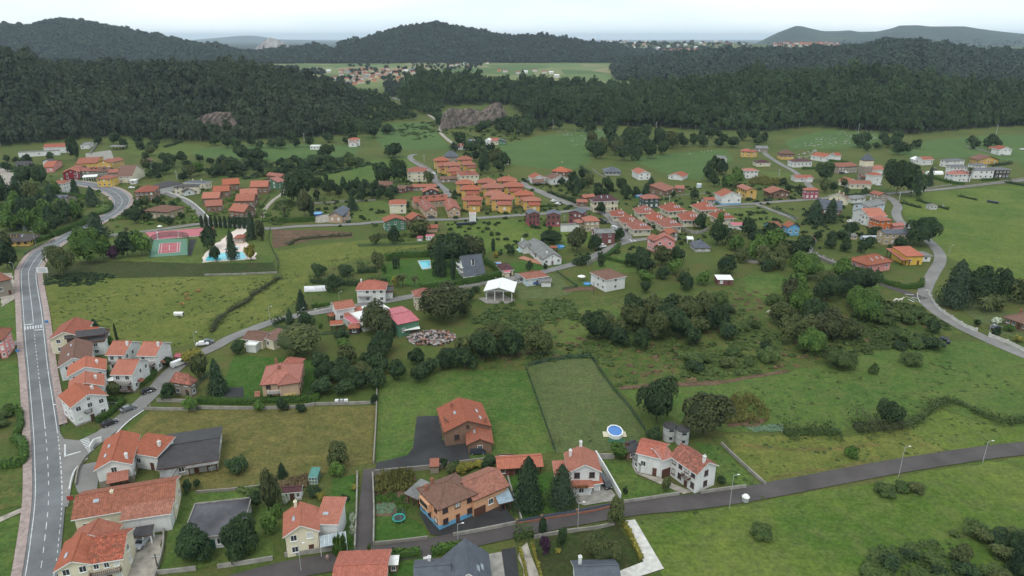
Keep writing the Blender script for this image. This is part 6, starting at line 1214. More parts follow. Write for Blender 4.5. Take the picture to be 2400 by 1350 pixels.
for a in[
 (555,1120,60,42,'k','alone on the dry pasture beside the garage block'),(1538,1012,108,112,'b','tall and wide, left of the round silos'),(1650,1046,130,112,'r','wide, overhanging the standing-out silo'),
 (1532,1038,46,30,'k','tight against the half hidden silo'),(1238,1212,88,120,'c','tallest, between carport and villa'),(1316,1202,84,96,'w','with pale green tips beside the villa porch'),
 (1442,1242,46,58,'o','on the lane edge opposite the villa gate'),(1272,1258,22,36,'y','behind the low wall of the bottom garden'),(1279,1310,26,46,'u','small, beside the pebbled drive'),(1316,1292,26,46,'b','small and forked in the bottom garden'),
 (1412,1342,84,66,'o','low and wide in the bottom garden'),(1402,1308,44,38,'a','behind the low wide tree in the bottom garden'),(1308,1300,18,12,'a','tiny, under the forked tree'),
 (455,1338,106,78,'d','in front of the garage block, nearer the white wall stub'),(563,1325,104,92,'d','in front of the garage block, hiding its right end'),(640,1225,52,112,'r','nearly leafless beside the garage block'),(604,1200,44,44,'b','at the back corner of the garage block'),(632,1262,42,44,'l','slim, by the gate of the orange-roofed house'),
 (792,1104,62,52,'o','behind the greenhouse'),(792,1124,42,36,'l','round, in front of the greenhouse'),(662,1124,28,34,'c','tiny, beside the brushwood heap'),(460,1148,20,26,'o','thin sapling by the dry-stone wall'),(440,1160,30,28,'b','by the gable of the long white farmhouse'),
 (404,1118,36,30,'a','beside the grey lean-to'),(755,1178,26,20,'a','in the lawn behind the orange-roofed house'),(738,1170,38,26,'k','behind the orange-roofed house'),(808,1180,24,18,'k','round in the narrow lawn'),(832,1152,20,14,'a','on the wall of the narrow drive'),
 (828,1235,20,30,'F','upper one on the narrow drive wall'),(828,1262,18,32,'F','lower one on the narrow drive wall'),(668,1185,22,24,'F','by the white garden shed'),(650,1222,36,40,'l','under the chimney gable'),
 (272,1142,42,26,'k','at the corner of the stone-based white house'),(1450,1086,44,42,'l','beside the concrete wall end'),(1560,1158,28,36,'o','small olive in the farm courtyard'),(1690,1140,28,22,'k','by the gable of the large white farmhouse'),(1465,1162,14,20,'k','behind the flowering wall'),
 (2082,1012,66,66,'b','rising from the brambly hedge bank'),(1992,1078,38,28,'H','round, alone on the mown pasture'),(2046,880,26,26,'s','small, alone in the green meadow'),(2133,864,56,32,'s','low and wide in the green meadow'),(1968,876,84,46,'s','spilling out of the thicket onto the meadow'),
 (2392,1362,70,96,'c','shaggy, in the bottom right corner'),
 (700,852,128,78,'o','huge and round behind the brown villa'),(1040,772,122,92,'r','huge, between the cream cube house and the scrap heap'),(885,800,92,80,'r','tall, hiding the green workshop'),(898,838,72,58,'d','below the tall one at the green workshop'),
 (512,932,52,80,'c','loose, beside the black yard of the brown villa'),(470,900,56,66,'o','spreading over the old stone house'),(452,862,60,38,'a','golden dome behind the old stone house'),(398,945,46,44,'d','against the old stone house'),(447,970,40,38,'l','leaning over the white wall end'),(608,968,30,28,'l','round, outside the villa hedge beneath the stairs'),(662,968,32,30,'d','round, outside the villa hedge'),(702,972,32,20,'o','faded mound outside the villa hedge'),(560,836,40,34,'b','behind the villa lawn wall'),(640,916,38,30,'k','in front of the villa balcony'),
 (876,950,22,26,'o','at the corner of the dry pasture wall'),(272,940,32,40,'o','pale olive before the white trio'),(248,905,34,34,'k','behind the front row house'),(222,776,28,26,'c','small, behind the yellow house'),(206,776,18,16,'c','smallest, behind the yellow house'),(260,816,20,28,'H','beside the black-clad block'),(275,802,6,38,'y','like a bare pole beside the white trio'),(232,890,16,16,'c','in the row house garden'),(388,864,40,24,'k','beside the white trio steps'),
 (150,654,62,72,'o','at the signboard by the main road'),(205,626,84,84,'l','largest by the main road bend'),(244,612,48,56,'l','beside the largest road-bend tree'),(300,608,58,60,'d','near the tennis court'),(334,606,52,62,'l','next to the tennis court fence'),(268,612,30,32,'u','thin, between the road-bend trees'),(230,566,62,62,'w','shaggy, on the inner side of the road bend'),(20,640,56,70,'d','by the chapel'),(18,600,50,56,'o','behind the green road fence'),(298,556,18,26,'p','small, above the red court'),
 (505,616,30,38,'d','round, at the near end of the pool'),(546,612,34,66,'w','airy, in the middle of the pool'),(588,614,30,38,'a','ball-shaped at the far end of the pool'),(492,590,46,54,'d','between court path and pool'),(592,564,30,62,'w','tall, behind the pool house'),(612,568,24,50,'r','purple-brown, behind the pool house'),(608,548,26,36,'p','behind the pool house'),(616,520,20,26,'p','at the end of the footpath'),
 (702,486,84,84,'b','biggest of the clump above the street palm'),(716,514,48,66,'r','brown-green, beside the street palm'),(667,514,30,36,'p','in the walled garden by the street'),(732,512,10,38,'y','at the blue round pool'),(838,446,18,32,'d','column-like in the meadow gardens'),(805,440,22,24,'c','small, in the meadow gardens'),(826,496,32,36,'c','beside the rough meadow'),(924,372,46,34,'d','alone below the lane'),(898,432,52,50,'d','behind the brick bungalow'),(936,432,52,56,'d','next to the tall cream mansion'),(902,428,24,16,'a','lime-yellow, by the brick bungalow'),(1007,434,24,30,'o','by the cream mansion gable'),
 (924,574,34,42,'d','in the orchard'),(880,576,28,26,'o','small, in the orchard'),(982,562,62,46,'o','spreading over the pink-topped sheds'),(1030,650,36,74,'c','at the rectangular pool'),(1058,636,110,84,'d','big and dark behind the rectangular pool'),(1105,622,72,62,'r','brownish, behind the steep chalet'),(1020,600,40,44,'o','yellow-tinged, behind the pool cypress'),(1039,652,12,56,'y','at the pool side of the steep chalet'),(1062,658,12,52,'y','right in front of the steep chalet'),(944,678,38,38,'p','larger one at the iron gate'),(972,676,28,34,'p','smaller one at the iron gate'),(928,675,24,26,'a','at the foot of the gate palms'),(886,632,40,38,'o','at the hedge corner of the pool garden'),(928,632,24,30,'d','in the pool garden'),(900,644,14,26,'H','upright, in the pool garden'),
 (750,650,40,30,'k','behind the torn white tent'),(812,652,44,30,'k','in front of the dark hedge'),(785,690,46,44,'d','over the open carport of the curved-balcony house'),(708,732,30,48,'c','pointed, at the lane bend garden'),(680,762,24,34,'w','blue, at the lane bend garden'),(716,768,42,36,'d','below the blue spruce'),(752,772,12,14,'H','ball-topped, on the lower lawn'),(800,798,38,26,'k','below the round hedge'),(806,820,36,24,'l','lowest below the round hedge'),(1100,712,36,32,'b','in front of the unfinished pavilion'),(1090,745,40,34,'o','below the unfinished pavilion'),(1116,690,26,18,'o','by the pavilion ramp'),
 (1240,636,22,24,'d','round, on the villa lawn'),(1278,634,14,16,'d','small ball on the villa lawn'),(1156,590,10,28,'y','alone at the villa hedge'),(1163,606,16,16,'a','yellow, below the lone cypress'),(1196,602,22,30,'d','at the villa pool'),(1290,578,60,36,'d','dense, behind the three-gabled villa'),(1352,598,62,62,'r','big brown-green beside the white van'),(1395,592,38,40,'d','between the big brown-green one and the plum-brick cube'),(1452,568,32,32,'d','beside the roundabout'),(1362,625,44,18,'k','on the curved road wall'),(1408,628,24,36,'d','at the bend kerb'),(1480,630,40,34,'d','by the pink shelter'),(1502,600,28,20,'o','before the big pink house'),(1408,505,26,30,'d','round street tree by the maroon-roofed house'),(1630,470,26,26,'d','round, alone behind the double houses'),(1578,465,14,18,'o','thin, beside the lone round tree'),(1686,540,22,42,'l','bright slim poplar by the pink shed'),(1640,540,30,40,'d','dark, at the pale curved wall'),
 (1682,580,46,56,'d','tall, beside the pale lane wall'),(1700,440,20,26,'l','pyramid-shaped by the yellow house'),(2100,462,76,82,'b','giant plane nearer the church'),(2134,466,62,72,'b','giant plane on the country road'),(2176,440,22,44,'w','beside the giant planes'),(2269,428,20,42,'p','tall, before the modern villas'),(2106,365,30,28,'d','two-lobed, above the stone cottage'),(2132,362,26,26,'d','beside the two-lobed tree'),(1932,430,46,46,'b','spreading beside the pale orange bungalow'),(1972,442,24,28,'p','beside the two joined houses'),
 (2158,584,84,70,'d','huge round oak at the end of the cream block'),(1908,528,54,54,'c','broad, before the slate gables'),(1945,525,40,54,'w','layered, before the slate gables'),(1980,440,16,20,'d','by the cottage hedge'),(2305,738,48,40,'p','large, on the clipped lawn'),(2234,728,78,108,'w','huge layered cedar on the road fork'),(2292,715,90,85,'d','massive, behind the huge cedar'),(2345,710,70,76,'d','massive, blue-tinged beyond the palm'),(2395,720,60,64,'o','behind the brown hipped roof'),(2330,735,50,42,'o','willow-like behind the lawn palm'),(2340,792,24,22,'u','dark purple, beside the parked car'),(2294,768,18,20,'u','small purple, at the white gate posts'),(2336,762,24,16,'F','pinkish, on the clipped lawn'),(2385,805,28,14,'a','bright yellow cushion at the right edge'),(2365,780,30,18,'H','clipped, before the brown hipped roof'),
 (176,378,32,56,'d','tall dark poplar beside the factory hall'),(178,460,26,38,'c','cone-shaped beside the three-storey white house'),(218,486,34,44,'w','on the inner hedge of the road bend'),(60,440,50,50,'b','left one of the lime clump'),(98,440,44,50,'b','right one of the lime clump'),(132,462,30,36,'l','narrow, below the lime clump'),(158,448,38,22,'d','round, beside the white three-storey house'),(110,530,60,60,'l','bright, below the slate-gabled stone house'),(60,540,60,70,'c','dark, beside the pylon'),(140,520,44,46,'o','by the roadside hedge'),(184,512,22,30,'c','small, by the driveway wall'),(192,492,10,18,'l','topiary column by the garden wall'),(1190,385,14,16,'y','alone by the white cottage'),(1400,165+30,30,40,'b','standing proud of the wooded crest')]:
 if a[1]<200:continue
 T(*a)
CL('in the gardens left of the road bend','dbolc',[(0,470),(60,470),(110,490),(170,505),(190,530),(90,560),(0,555)],20,(34,56),(.9,1.4),seed=1)
CL('among houses by the factory hall','dbk',[(0,380),(110,375),(130,392),(60,405),(0,410)],10,(16,30),(.7,1),seed=2)
CL('around the villa inside the road bend','dkob',[(300,500),(350,472),(440,500),(470,528),(440,535),(290,528)],15,(16,30),(.7,1.1),seed=3)
CL('in the orchard behind the ochre building','dbkol',[(290,365),(340,345),(400,372),(500,385),(560,400),(520,425),(400,430),(330,420)],24,(20,38),(.7,1.1),seed=4)
CL('in the overgrown belt above the brick estate','dkbx'.replace('x','s'),[(500,385),(560,370),(640,380),(720,380),(800,368),(840,385),(760,410),(740,430),(690,425),(560,415)],26,(26,48),(.55,.85),seed=5)
CL('in the dark row below the meadow gardens','dbd',[(740,440),(800,448),(930,450),(930,472),(830,474),(740,470)],18,(22,34),(.9,1.1),seed=6)
CL('in the gardens above the dark row','dlc',[(740,425),(880,438),(880,448),(745,442)],8,(14,22),(.9,1.4),seed=7)
CL('in the clump behind the upper ochre cluster','dbo',[(1085,385),(1110,375),(1180,380),(1190,400),(1150,412),(1090,402)],9,(26,38),seed=8)
CL('in the row above the grey mansard mansion','dbr',[(1060,340),(1140,345),(1150,362),(1060,364)],6,(26,38),(.8,1),seed=9)
CL('in the grove under the rocky meadow','dbo',[(1385,345),(1440,330),(1540,335),(1590,350),(1560,372),(1440,385),(1390,378)],20,(30,46),(.9,1.2),seed=10)
CL('at the foot of the long wooded hill','dbk',[(1240,300),(1400,316),(1600,322),(1800,330),(1830,338),(1700,350),(1590,350),(1540,335),(1440,320),(1380,308)],24,(22,40),(.7,1.1),seed=11)
CL('beside the cliff and the canteen','dko',[(1130,300),(1180,290),(1240,296),(1250,320),(1200,324),(1130,318)],10,(22,38),(.6,.9),seed=12)
CL('in the gardens right of the ochre estate','dbco',[(1300,425),(1360,418),(1420,450),(1500,452),(1530,440),(1540,470),(1440,470),(1340,462)],18,(20,32),seed=13)
CL('beside the lone white cube house','dbl',[(1660,380),(1690,378),(1700,430),(1740,440),(1700,450),(1650,436)],9,(22,36),seed=14)
CL('between the double houses and the hedge lane','dblo',[(1700,560),(1790,545),(1860,570),(1900,600),(1880,640),(1800,645),(1720,620)],16,(36,60),(.8,1.05),seed=15)
CL('around the old walls below the pink house','dbol',[(1500,620),(1560,600),(1640,620),(1720,640),(1700,700),(1600,690),(1510,700)],13,(30,58),(.75,1.1),seed=16)
CL('in the big thicket near the white horses','dbolr',[(1840,690),(1900,640),(1990,650),(2050,700),(2040,760),(1960,840),(1860,850),(1810,800)],17,(60,96),(.75,1.0),seed=17)
CL('in the long thicket amid the scrub field','dbdo',[(1380,800),(1440,780),(1520,745),(1640,735),(1690,790),(1640,822),(1500,825),(1390,822)],17,(50,76),(.75,1.05),seed=18)
CL('scattered over the scrub field','skos',[(1620,720),(1740,700),(1840,700),(1830,860),(1640,880),(1480,880),(1460,850),(1700,830)],14,(30,62),(.5,.75),seed=19)
CL('on the scrub below the road fork','sko',[(2060,740),(2130,730),(2200,760),(2200,790),(2080,810),(2050,780)],9,(26,50),(.5,.75),seed=20)
CL('in the thicket between villa and brown stone house','dbok',[(750,870),(880,850),(960,850),(1080,860),(1100,880),(1000,905),(900,915),(860,940),(750,935)],18,(46,78),(.65,.95),seed=21)
CL('behind the brown stone house lawn','dbo',[(1070,840),(1140,830),(1260,840),(1270,865),(1180,870),(1080,880)],7,(56,84),(.8,1.0),seed=22)
CL('along the garden behind the carport','kao',[(1000,1095),(1080,1098),(1150,1090),(1150,1105),(1060,1120),(1000,1112)],8,(26,40),(.5,.8),seed=23)
CL('below the rocky meadow near the church','dbk',[(1980,345),(2060,325),(2140,335),(2160,350),(2080,358),(1990,358)],10,(22,36),(.7,1),seed=24)
CL('at the high right houses','dbk',[(2260,340),(2330,335),(2340,350),(2270,352)],5,(22,30),(.7,1),seed=25)
CL('in gardens between church and slate gables','dkbo',[(1800,440),(1960,430),(2040,448),(2060,456),(1980,470),(1830,462)],10,(14,24),seed=26)
CL('behind the clipped hedge road corner','dkbo',[(1900,560),(2000,545),(2110,560),(2110,590),(2000,600),(1920,590)],12,(22,40),(.6,1),seed=27)
CL('along the foot of the left wooded hill','dbk',[(180,345),(300,328),(460,342),(660,338),(820,326),(900,300),(920,320),(820,345),(700,352),(430,350),(250,352)],22,(20,34),(.7,1.1),seed=28)
CL('on the bank left of the main road','sk',[(0,965),(45,960),(50,1000),(0,1010)],3,(30,44),(.5,.7),seed=29)
CL('in the brambles by the corner conifer','sodk',[(2230,1345),(2250,1275),(2330,1255),(2420,1290),(2440,1400),(2230,1400)],13,(40,72),(.5,.8),seed=31)
CL('on the mound at the bottom edge of the meadow','sk',[(2060,1380),(2100,1320),(2190,1310),(2215,1400),(2060,1420)],9,(36,60),(.4,.6),seed=32)
CL('on the bramble mound by the black bales','sk',[(2075,806),(2180,798),(2195,832),(2100,836)],8,(34,56),(.5,.7),seed=33)
T(1784,1276,64,36,'s','over a rotten stump in the bright meadow');T(2112,1160,44,26,'s','under the middle lane lamp');T(2148,1162,40,24,'o','brownish, by the middle lane lamp');T(2075,1172,60,22,'s','low, near the middle lane lamp');T(2236,1262,28,12,'s','tiny, before the corner brambles');T(1180,1190,34,30,'o','beside the blue sheet canopy')
# ---- hedges
def hedge(label,pts,h_,wd,mat='h',k='_',dens=9,name='hedge',group=None,rough=.12):
 c=path_w(pts,1.2,k);rs=np.random.RandomState(len(pts)+int(c[0].x)%97);P_=np.array([(q.x,q.y)for q in c]);T_=np.gradient(P_,axis=0);T_/=np.linalg.norm(T_,axis=1)[:,None]+1e-9;N_=np.stack([-T_[:,1],T_[:,0]],1)
 L=np.linalg.norm(np.diff(P_,axis=0),axis=1).sum();n=min(int(L*(2*h_+wd)*dens),9000);u=rs.rand(n)*(len(P_)-1);i=u.astype(int);f=(u-i)[:,None];i2=np.minimum(i+1,len(P_)-1)
 base=P_[i]*(1-f)+P_[i2]*f;nv=N_[i];s=rs.rand(n)*(2*h_+wd);hh=h_*(1+rough*(np.sin(u*.9)*.5+np.sin(u*.31+1)*.6)+rough*rs.randn(n)*.5)
 wob=1+rough*(1.1*np.sin(u*.47+2)+.8*np.sin(u*1.3));off=np.where(s<h_,-wd/2,np.where(s<2*h_,wd/2,(rs.rand(n)-.5)*wd))*(1+rough*rs.randn(n))*wob;hh=hh*(.55+.45*wob)if rough>.2 else hh;ck=.62 if rough>.2 else 1;z=np.where(s<h_,s,np.where(s<2*h_,s-h_,h_))/h_*hh
 p_=np.concatenate([base+nv*off[:,None],z[:,None]],1);nn=np.concatenate([nv*np.sign(off)[:,None]*(s<2*h_)[:,None],((s>=2*h_)*1.0+.25)[:,None]],1);nn/=np.linalg.norm(nn,axis=1)[:,None]
 lv,lf=leaf_quads(p_,nn,.26,rs);m_=len(P_);a=P_+N_*wd*.44*ck;b=P_-N_*wd*.44*ck;H_=h_*.93*ck*np.ones((m_,1));Z0=np.zeros((m_,1))
 cv=np.concatenate([np.hstack([a,Z0]),np.hstack([a,H_]),np.hstack([b,H_]),np.hstack([b,Z0])]);j=np.arange(m_-1);q=lambda r0,r1:np.stack([r0*m_+j,r0*m_+j+1,r1*m_+j+1,r1*m_+j],1)
 cf4=np.concatenate([q(0,1),q(1,2),q(2,3),[[0,m_,2*m_,3*m_],[m_-1,4*m_-1,3*m_-1,2*m_-1]]]);cf=np.concatenate([cf4[:,[0,1,2]],cf4[:,[0,2,3]]])
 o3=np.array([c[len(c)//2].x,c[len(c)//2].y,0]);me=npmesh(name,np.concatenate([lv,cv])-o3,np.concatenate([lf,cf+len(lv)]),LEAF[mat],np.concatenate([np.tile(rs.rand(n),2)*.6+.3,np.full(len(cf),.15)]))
 ob=bpy.data.objects.new(name,me);ob.location=o3;COL.objects.link(ob);return tag(ob,label,'hedge',group)
for a in[
 ('clipped bright-topped hedge around the brown villa garden',[(462,944),(560,946),(650,942),(738,938),(741,915),(745,880)],1.7,1.6),('short hedge stub along the white gate path at the bottom',[(898,1312),(985,1300)],1.5,1.7),('hedge between gate path and steep slate house',[(1012,1300),(1060,1290),(1085,1284)],1.5,1.6),
 ('yellow-edged hedge along the white concrete path',[(1462,1228),(1480,1262),(1503,1312)],.9,.9,'a'),('thin yellow hedge on the pebbled drive, roadward side',[(1217,1285),(1232,1340),(1240,1400)],.6,.6,'a'),('thin yellow hedge on the pebbled drive, garden side',[(1247,1278),(1262,1330),(1280,1400)],.6,.6,'a'),('leafy hedge on the lane wall beside the iron gate',[(1205,1265),(1250,1255)],1.8,1.6,'x'),
 ('long clipped hedge curving round the pink house and road fork',[(1976,612),(2010,635),(2060,660),(2110,675),(2155,674),(2160,662)],2.2,1.8),('dark hedge wall behind the rectangular pool',[(905,612),(940,604),(1000,602),(1040,596)],3.0,2),('clipped hedge along the lane wall below the steep chalet',[(985,682),(1050,672),(1120,662),(1170,648),(1172,640)],2.6,2),('clipped hedge behind the steep chalet',[(1120,612),(1150,625),(1172,642)],2.6,2),('short dark hedge before the rough meadow',[(838,640),(884,638)],3.0,2,'b'),('dark hedge behind the curved-balcony house',[(728,662),(800,668),(890,668),(905,660)],2.6,2,'b'),('low hedge across the lane-bend garden',[(730,722),(776,716)],1.5,1.2),('hedge on the lane bend by the blue spruce',[(640,762),(668,752)],1.6,1.6,'b'),
 ('hedge on the inner edge of the road bend',[(222,508),(248,500),(262,488),(258,476)],1.8,1.8),('long roadside hedge below the bright garden trees',[(128,556),(160,542),(200,525),(222,508)],3.0,3),('hedge across the garden of the slate-gabled stone house',[(20,462),(60,458),(92,452),(125,455),(160,462),(200,465),(225,468)],2.6,2),('dark hedge behind the green road fence',[(40,576),(80,570),(120,556)],2.0,2),('hedge between side road and row house gardens',[(228,992),(258,972),(290,944)],1.6,1.6),('hedge around the garden swing',[(248,944),(292,942)],1.4,1.4),('hedge along the side road before the white trio',[(318,912),(350,890),(368,868)],1.4,1.6),
 ('hedge on the left of the main road below the lane',[(0,974),(30,968),(46,964)],1.6,1.6),('hedge corner beside the main road pavement',[(46,968),(50,1000),(40,1020)],1.4,1.6),('thick hedge hooked round the left roadside garden',[(0,1096),(50,1090),(58,1060),(48,1036),(30,1035)],1.8,2),('hedge in front of the street palm garden',[(652,522),(700,520),(738,518)],2.6,2),('tall lime hedge beside the tan bungalow',[(802,490),(812,498)],2.6,2),('dark hedge of cypresses beside the school road',[(545,525),(592,528)],4.0,2.5,'c'),
 ('hedge bank winding across the right meadows',[(2005,1008),(2060,1004),(2120,998),(2160,980),(2190,955),(2220,942),(2260,952),(2310,978),(2360,992),(2420,985)],1.5,2.2,'s'),('bushy bank beside the maize plot',[(1840,1020),(1890,1016),(1968,1018)],2.2,3.5,'s'),('bushy dark bank under the hedge-bank tree',[(2005,1008),(2050,1006),(2110,1000)],3,5,'r'),('dark ditch brush winding over the olive pasture',[(655,652),(630,668),(598,688),(580,706),(552,722),(520,742),(506,760),(496,780)],.9,2.6,'r'),('dark strip of shrubs on the ploughed plot edge',[(676,575),(700,562),(760,556),(825,552)],.9,2.5,'r'),
 ('low hedge in the green meadow leading to the planes',[(2112,476),(2140,484),(2158,488)],1.4,1.6,'b'),('low hedge in the green meadow passing the ruined hut',[(2148,470),(2180,480),(2222,492)],1.4,1.6,'b'),('hedge line far out on the right meadow',[(2245,460),(2290,470)],1.2,1.2,'b'),('hedge at the right edge of the big meadow',[(2356,428),(2420,440)],1.8,2,'b'),('hedge under the white mansion',[(2185,418),(2230,430),(2260,434)],2,2),('hedge below the modern villas',[(2300,424),(2340,422)],1.6,1.6),('hedge above the dark-clad villa',[(2325,390),(2370,384)],2.2,2.4,'b'),('hedge beside the two joined houses',[(1970,456),(2000,460),(2040,452)],1.8,2,'b'),('hedge under the maroon-roofed white house',[(1880,397),(1920,396)],1.8,2),('hedge before the orange L-roofed house',[(1942,378),(1990,382)],1.6,2),('hedge along the village street opposite the estate',[(1285,452),(1330,468),(1355,478)],2.0,1.8,'b'),('hedge between the plum-brick cube and the bend',[(1415,606),(1440,588),(1452,575)],1.6,2),('hedge behind the clipped pink villa garden',[(1420,608),(1470,620)],1.5,1.4),('hedge round the front estate verge',[(1240,486),(1300,484)],1.2,1.2),('dark meadow hedge left of the lone white hut',[(330,352),(352,342)],1.8,4,'b'),('dark hedge stepping up the left pasture',[(386,346),(430,332)],1.8,4,'b'),('hedge between the slate bungalow and angular house',[(1360,392),(1375,404),(1388,414)],1.8,1.8,'b')]:
 hedge(*a[:4],mat={'s':'x'}.get(a[4],a[4])if len(a)>4 else 'h',rough=.4 if len(a)>4 and a[4]in 'srbx' else .12)
for i in range(10):T(474+i*11,534+i*.4,9,26,'y',group='row of slim cypresses by the school road',label=f'slim cypress in the row by the school road, {ORD[i]} from the left')
# ---- undergrowth, crops (uncountable)
def scrub(name,label,poly,n,r_,hgt,mats,seed=0,shape='round',leafn=40,leafs=.34,hw=.8,kind='stuff',zoff=0):
 rs=np.random.RandomState(seed);xs=[p[0]for p in poly];ys=[p[1]for p in poly];w_=[G(*p)for p in poly];pw=[(q.x,q.y)for q in w_];x0,x1=min(p[0]for p in pw),max(p[0]for p in pw);y0,y1=min(p[1]for p in pw),max(p[1]for p in pw);L=[];t_=0
 while len(L)<n and t_<40*n:
  t_+=1;x,y=rs.uniform(x0,x1),rs.uniform(y0,y1)
  if inpoly(x,y,pw)and(np.sin(x/7.3+seed)*np.cos(y/9.1)+.35*rs.randn()>-.15)and free(x,y,.3):L.append((x,y,0))
 p_=np.array(L);s=rs.uniform(.5,1.4,len(p_));scatter(name,[variant(leafn,leafs,shape,300+seed+i,hw=hw,trunk=False)for i in range(4)],p_,r_*s,hgt*s,mats,label,seed=seed)
BX=[LEAF['x']];BZ=[LEAF['z']]
scrub('bramble','bright green brambles below the unfinished pavilion',[(1120,740),(1180,708),(1340,705),(1350,730),(1200,790),(1090,780)],380,1.5,.9,BX,1)
scrub('bramble','brambles and tall weeds over the scrub field',[(1060,800),(1240,760),(1340,740),(1500,700),(1700,690),(1900,860),(1640,895),(1450,905),(1390,840),(1260,850),(1110,860)],900,1.3,.8,BX,2)
scrub('bramble','brambles under the road fork horses',[(1880,840),(2040,700),(2150,720),(2250,780),(2160,800),(2000,838)],420,1.6,1.0,BX,3)
scrub('dry_weeds','rusty dry weeds among the brambles',[(1060,800),(1240,745),(1500,700),(1760,680),(2200,770),(2000,838),(1640,900),(1450,914),(1385,838),(1100,870)],300,1.1,.5,BZ,4)
scrub('undergrowth','dark undergrowth in the belt above the brick estate',[(520,388),(640,375),(840,372),(880,385),(760,412),(740,440),(700,432),(560,420),(470,400)],520,2.2,1.8,[LEAF['b']],5)
scrub('undergrowth','weedy growth on the slope of the footpath gardens',[(630,505),(660,460),(690,480),(660,530),(635,528)],160,1.4,1.2,BX,6)
scrub('undergrowth','scrub around the cliff foot and dirt track',[(900,300),(1000,285),(1050,292),(1180,310),(1240,330),(1100,335),(1060,320),(960,330)],260,2.4,1.6,BX,7)
scrub('undergrowth','bushy growth on the strip above the garage block',[(560,1150),(660,1130),(670,1150),(600,1165)],60,1.0,.8,BX,8)
scrub('undergrowth','dark weeds by the roadside signboard',[(105,648),(200,640),(280,645),(270,665),(160,672),(108,668)],160,1.2,.7,[LEAF['b']],9)
scrub('undergrowth','rough weeds at the bottom edge of the meadow',[(2040,1290),(2200,1270),(2400,1240),(2450,1420),(2000,1420)],420,1.0,.7,BX,10)
scrub('undergrowth','garden scrub between orchard and house walls',[(840,520),(1000,540),(1060,560),(1000,575),(900,560)],60,1.4,1.0,BX,11)
scrub('brushwood','brown heap of cut brushwood beside the white garden shed',[(655,1135),(720,1118),(735,1130),(700,1145),(665,1150)],90,1.0,1.0,BZ,12)
scrub('maize','tall maize stand in the walled vegetable plot',[(880,1122),(968,1116),(972,1148),(882,1160)],420,.4,.95,[LEAF['m']],13,'column',26,.3,2.2)
scrub('maize','irregular maize patch beside the walnut trees',[(1690,965),(1720,938),(1770,936),(1808,975),(1800,992),(1700,992)],620,.42,.95,[LEAF['m']],14,'column',26,.3,2.2)
scrub('maize','yellow maize strip above the yellow house',[(1752,428),(1790,420),(1848,424),(1840,432),(1770,438)],420,.8,1.2,[LEAF['m']],15,'column',20,.4,2.0)
scrub('cabbages','pale cabbages in the walled vegetable plot',[(882,1182),(925,1178),(928,1200),(884,1206)],130,.35,.3,[LEAF['q']],16)
scrub('vegetables','leafy vegetable rows before the maize stand',[(880,1162),(950,1155),(955,1200),(935,1205),(925,1175),(882,1178)],170,.5,.45,[LEAF['h']],17)
scrub('cabbages','bluish cabbages beside the maize patch',[(1750,1004),(1830,995),(1840,1010),(1770,1012)],200,.5,.4,[LEAF['q']],18)
scrub('ivy','ivy growing over the ribbed orange roof edge',[(778,1300),(800,1292),(890,1286),(900,1290),(898,1400),(892,1400)],70,.4,2.2,[LEAF['h']],19,'column',30,.3,1.4)

scrub('garden_shrubs','low shrubs filling the village gardens between the houses',[(720,470),(900,440),(1050,400),(1300,420),(1500,440),(1800,430),(2080,470),(2130,580),(1900,590),(1700,560),(1500,600),(1300,600),(1180,600),(1000,540),(740,530)],640,1.5,1.5,[LEAF['d']],20)
scrub('garden_shrubs','low shrubs in the gardens inside the road bend and by the school',[(30,400),(300,440),(600,440),(640,520),(300,530),(200,560),(60,560),(0,470)],300,1.6,1.6,[LEAF['l']],21)
scrub('weeds','tufts and weeds speckling the dry and olive pastures',[(120,690),(480,650),(650,650),(900,570),(1000,575),(640,750),(430,812),(130,790)],500,.5,.3,BX,22)
scrub('weeds','dark tufts speckling the green and bright meadows',[(1520,960),(1850,880),(2160,820),(2420,870),(2400,1000),(2300,1060),(1500,1230),(1700,1030)],340,.55,.28,BX,23)

# the 290 trees that show largest are things of their own, the smallest ones one sheet of small village trees
TK=sorted([t_ for t_ in TREES if t_[4]in 'bdloru'],key=lambda t_:-t_[2]*t_[3]);SM=TK[290:]
for t_ in TREES:
 if t_ not in SM:T_make(*t_)
ps,rr,hh=[],[],[]
for(x,y,w_,h_,*_)in SM:g=G(x,y);m_=mpp(x,y);g.y+=w_*m_*.38;ps.append(g[:]);rr.append(w_*m_/2);hh.append(max(2.5,h_*m_)/1.25)
if ps:scatter('small_tree',[variant(140,.2,'round',90+i,hw=1.25)for i in range(4)],np.array(ps),np.array(rr),np.array(hh),[LEAF['d'],M_BARK],'small dark trees scattered at the wood foot and between village gardens',seed=40)
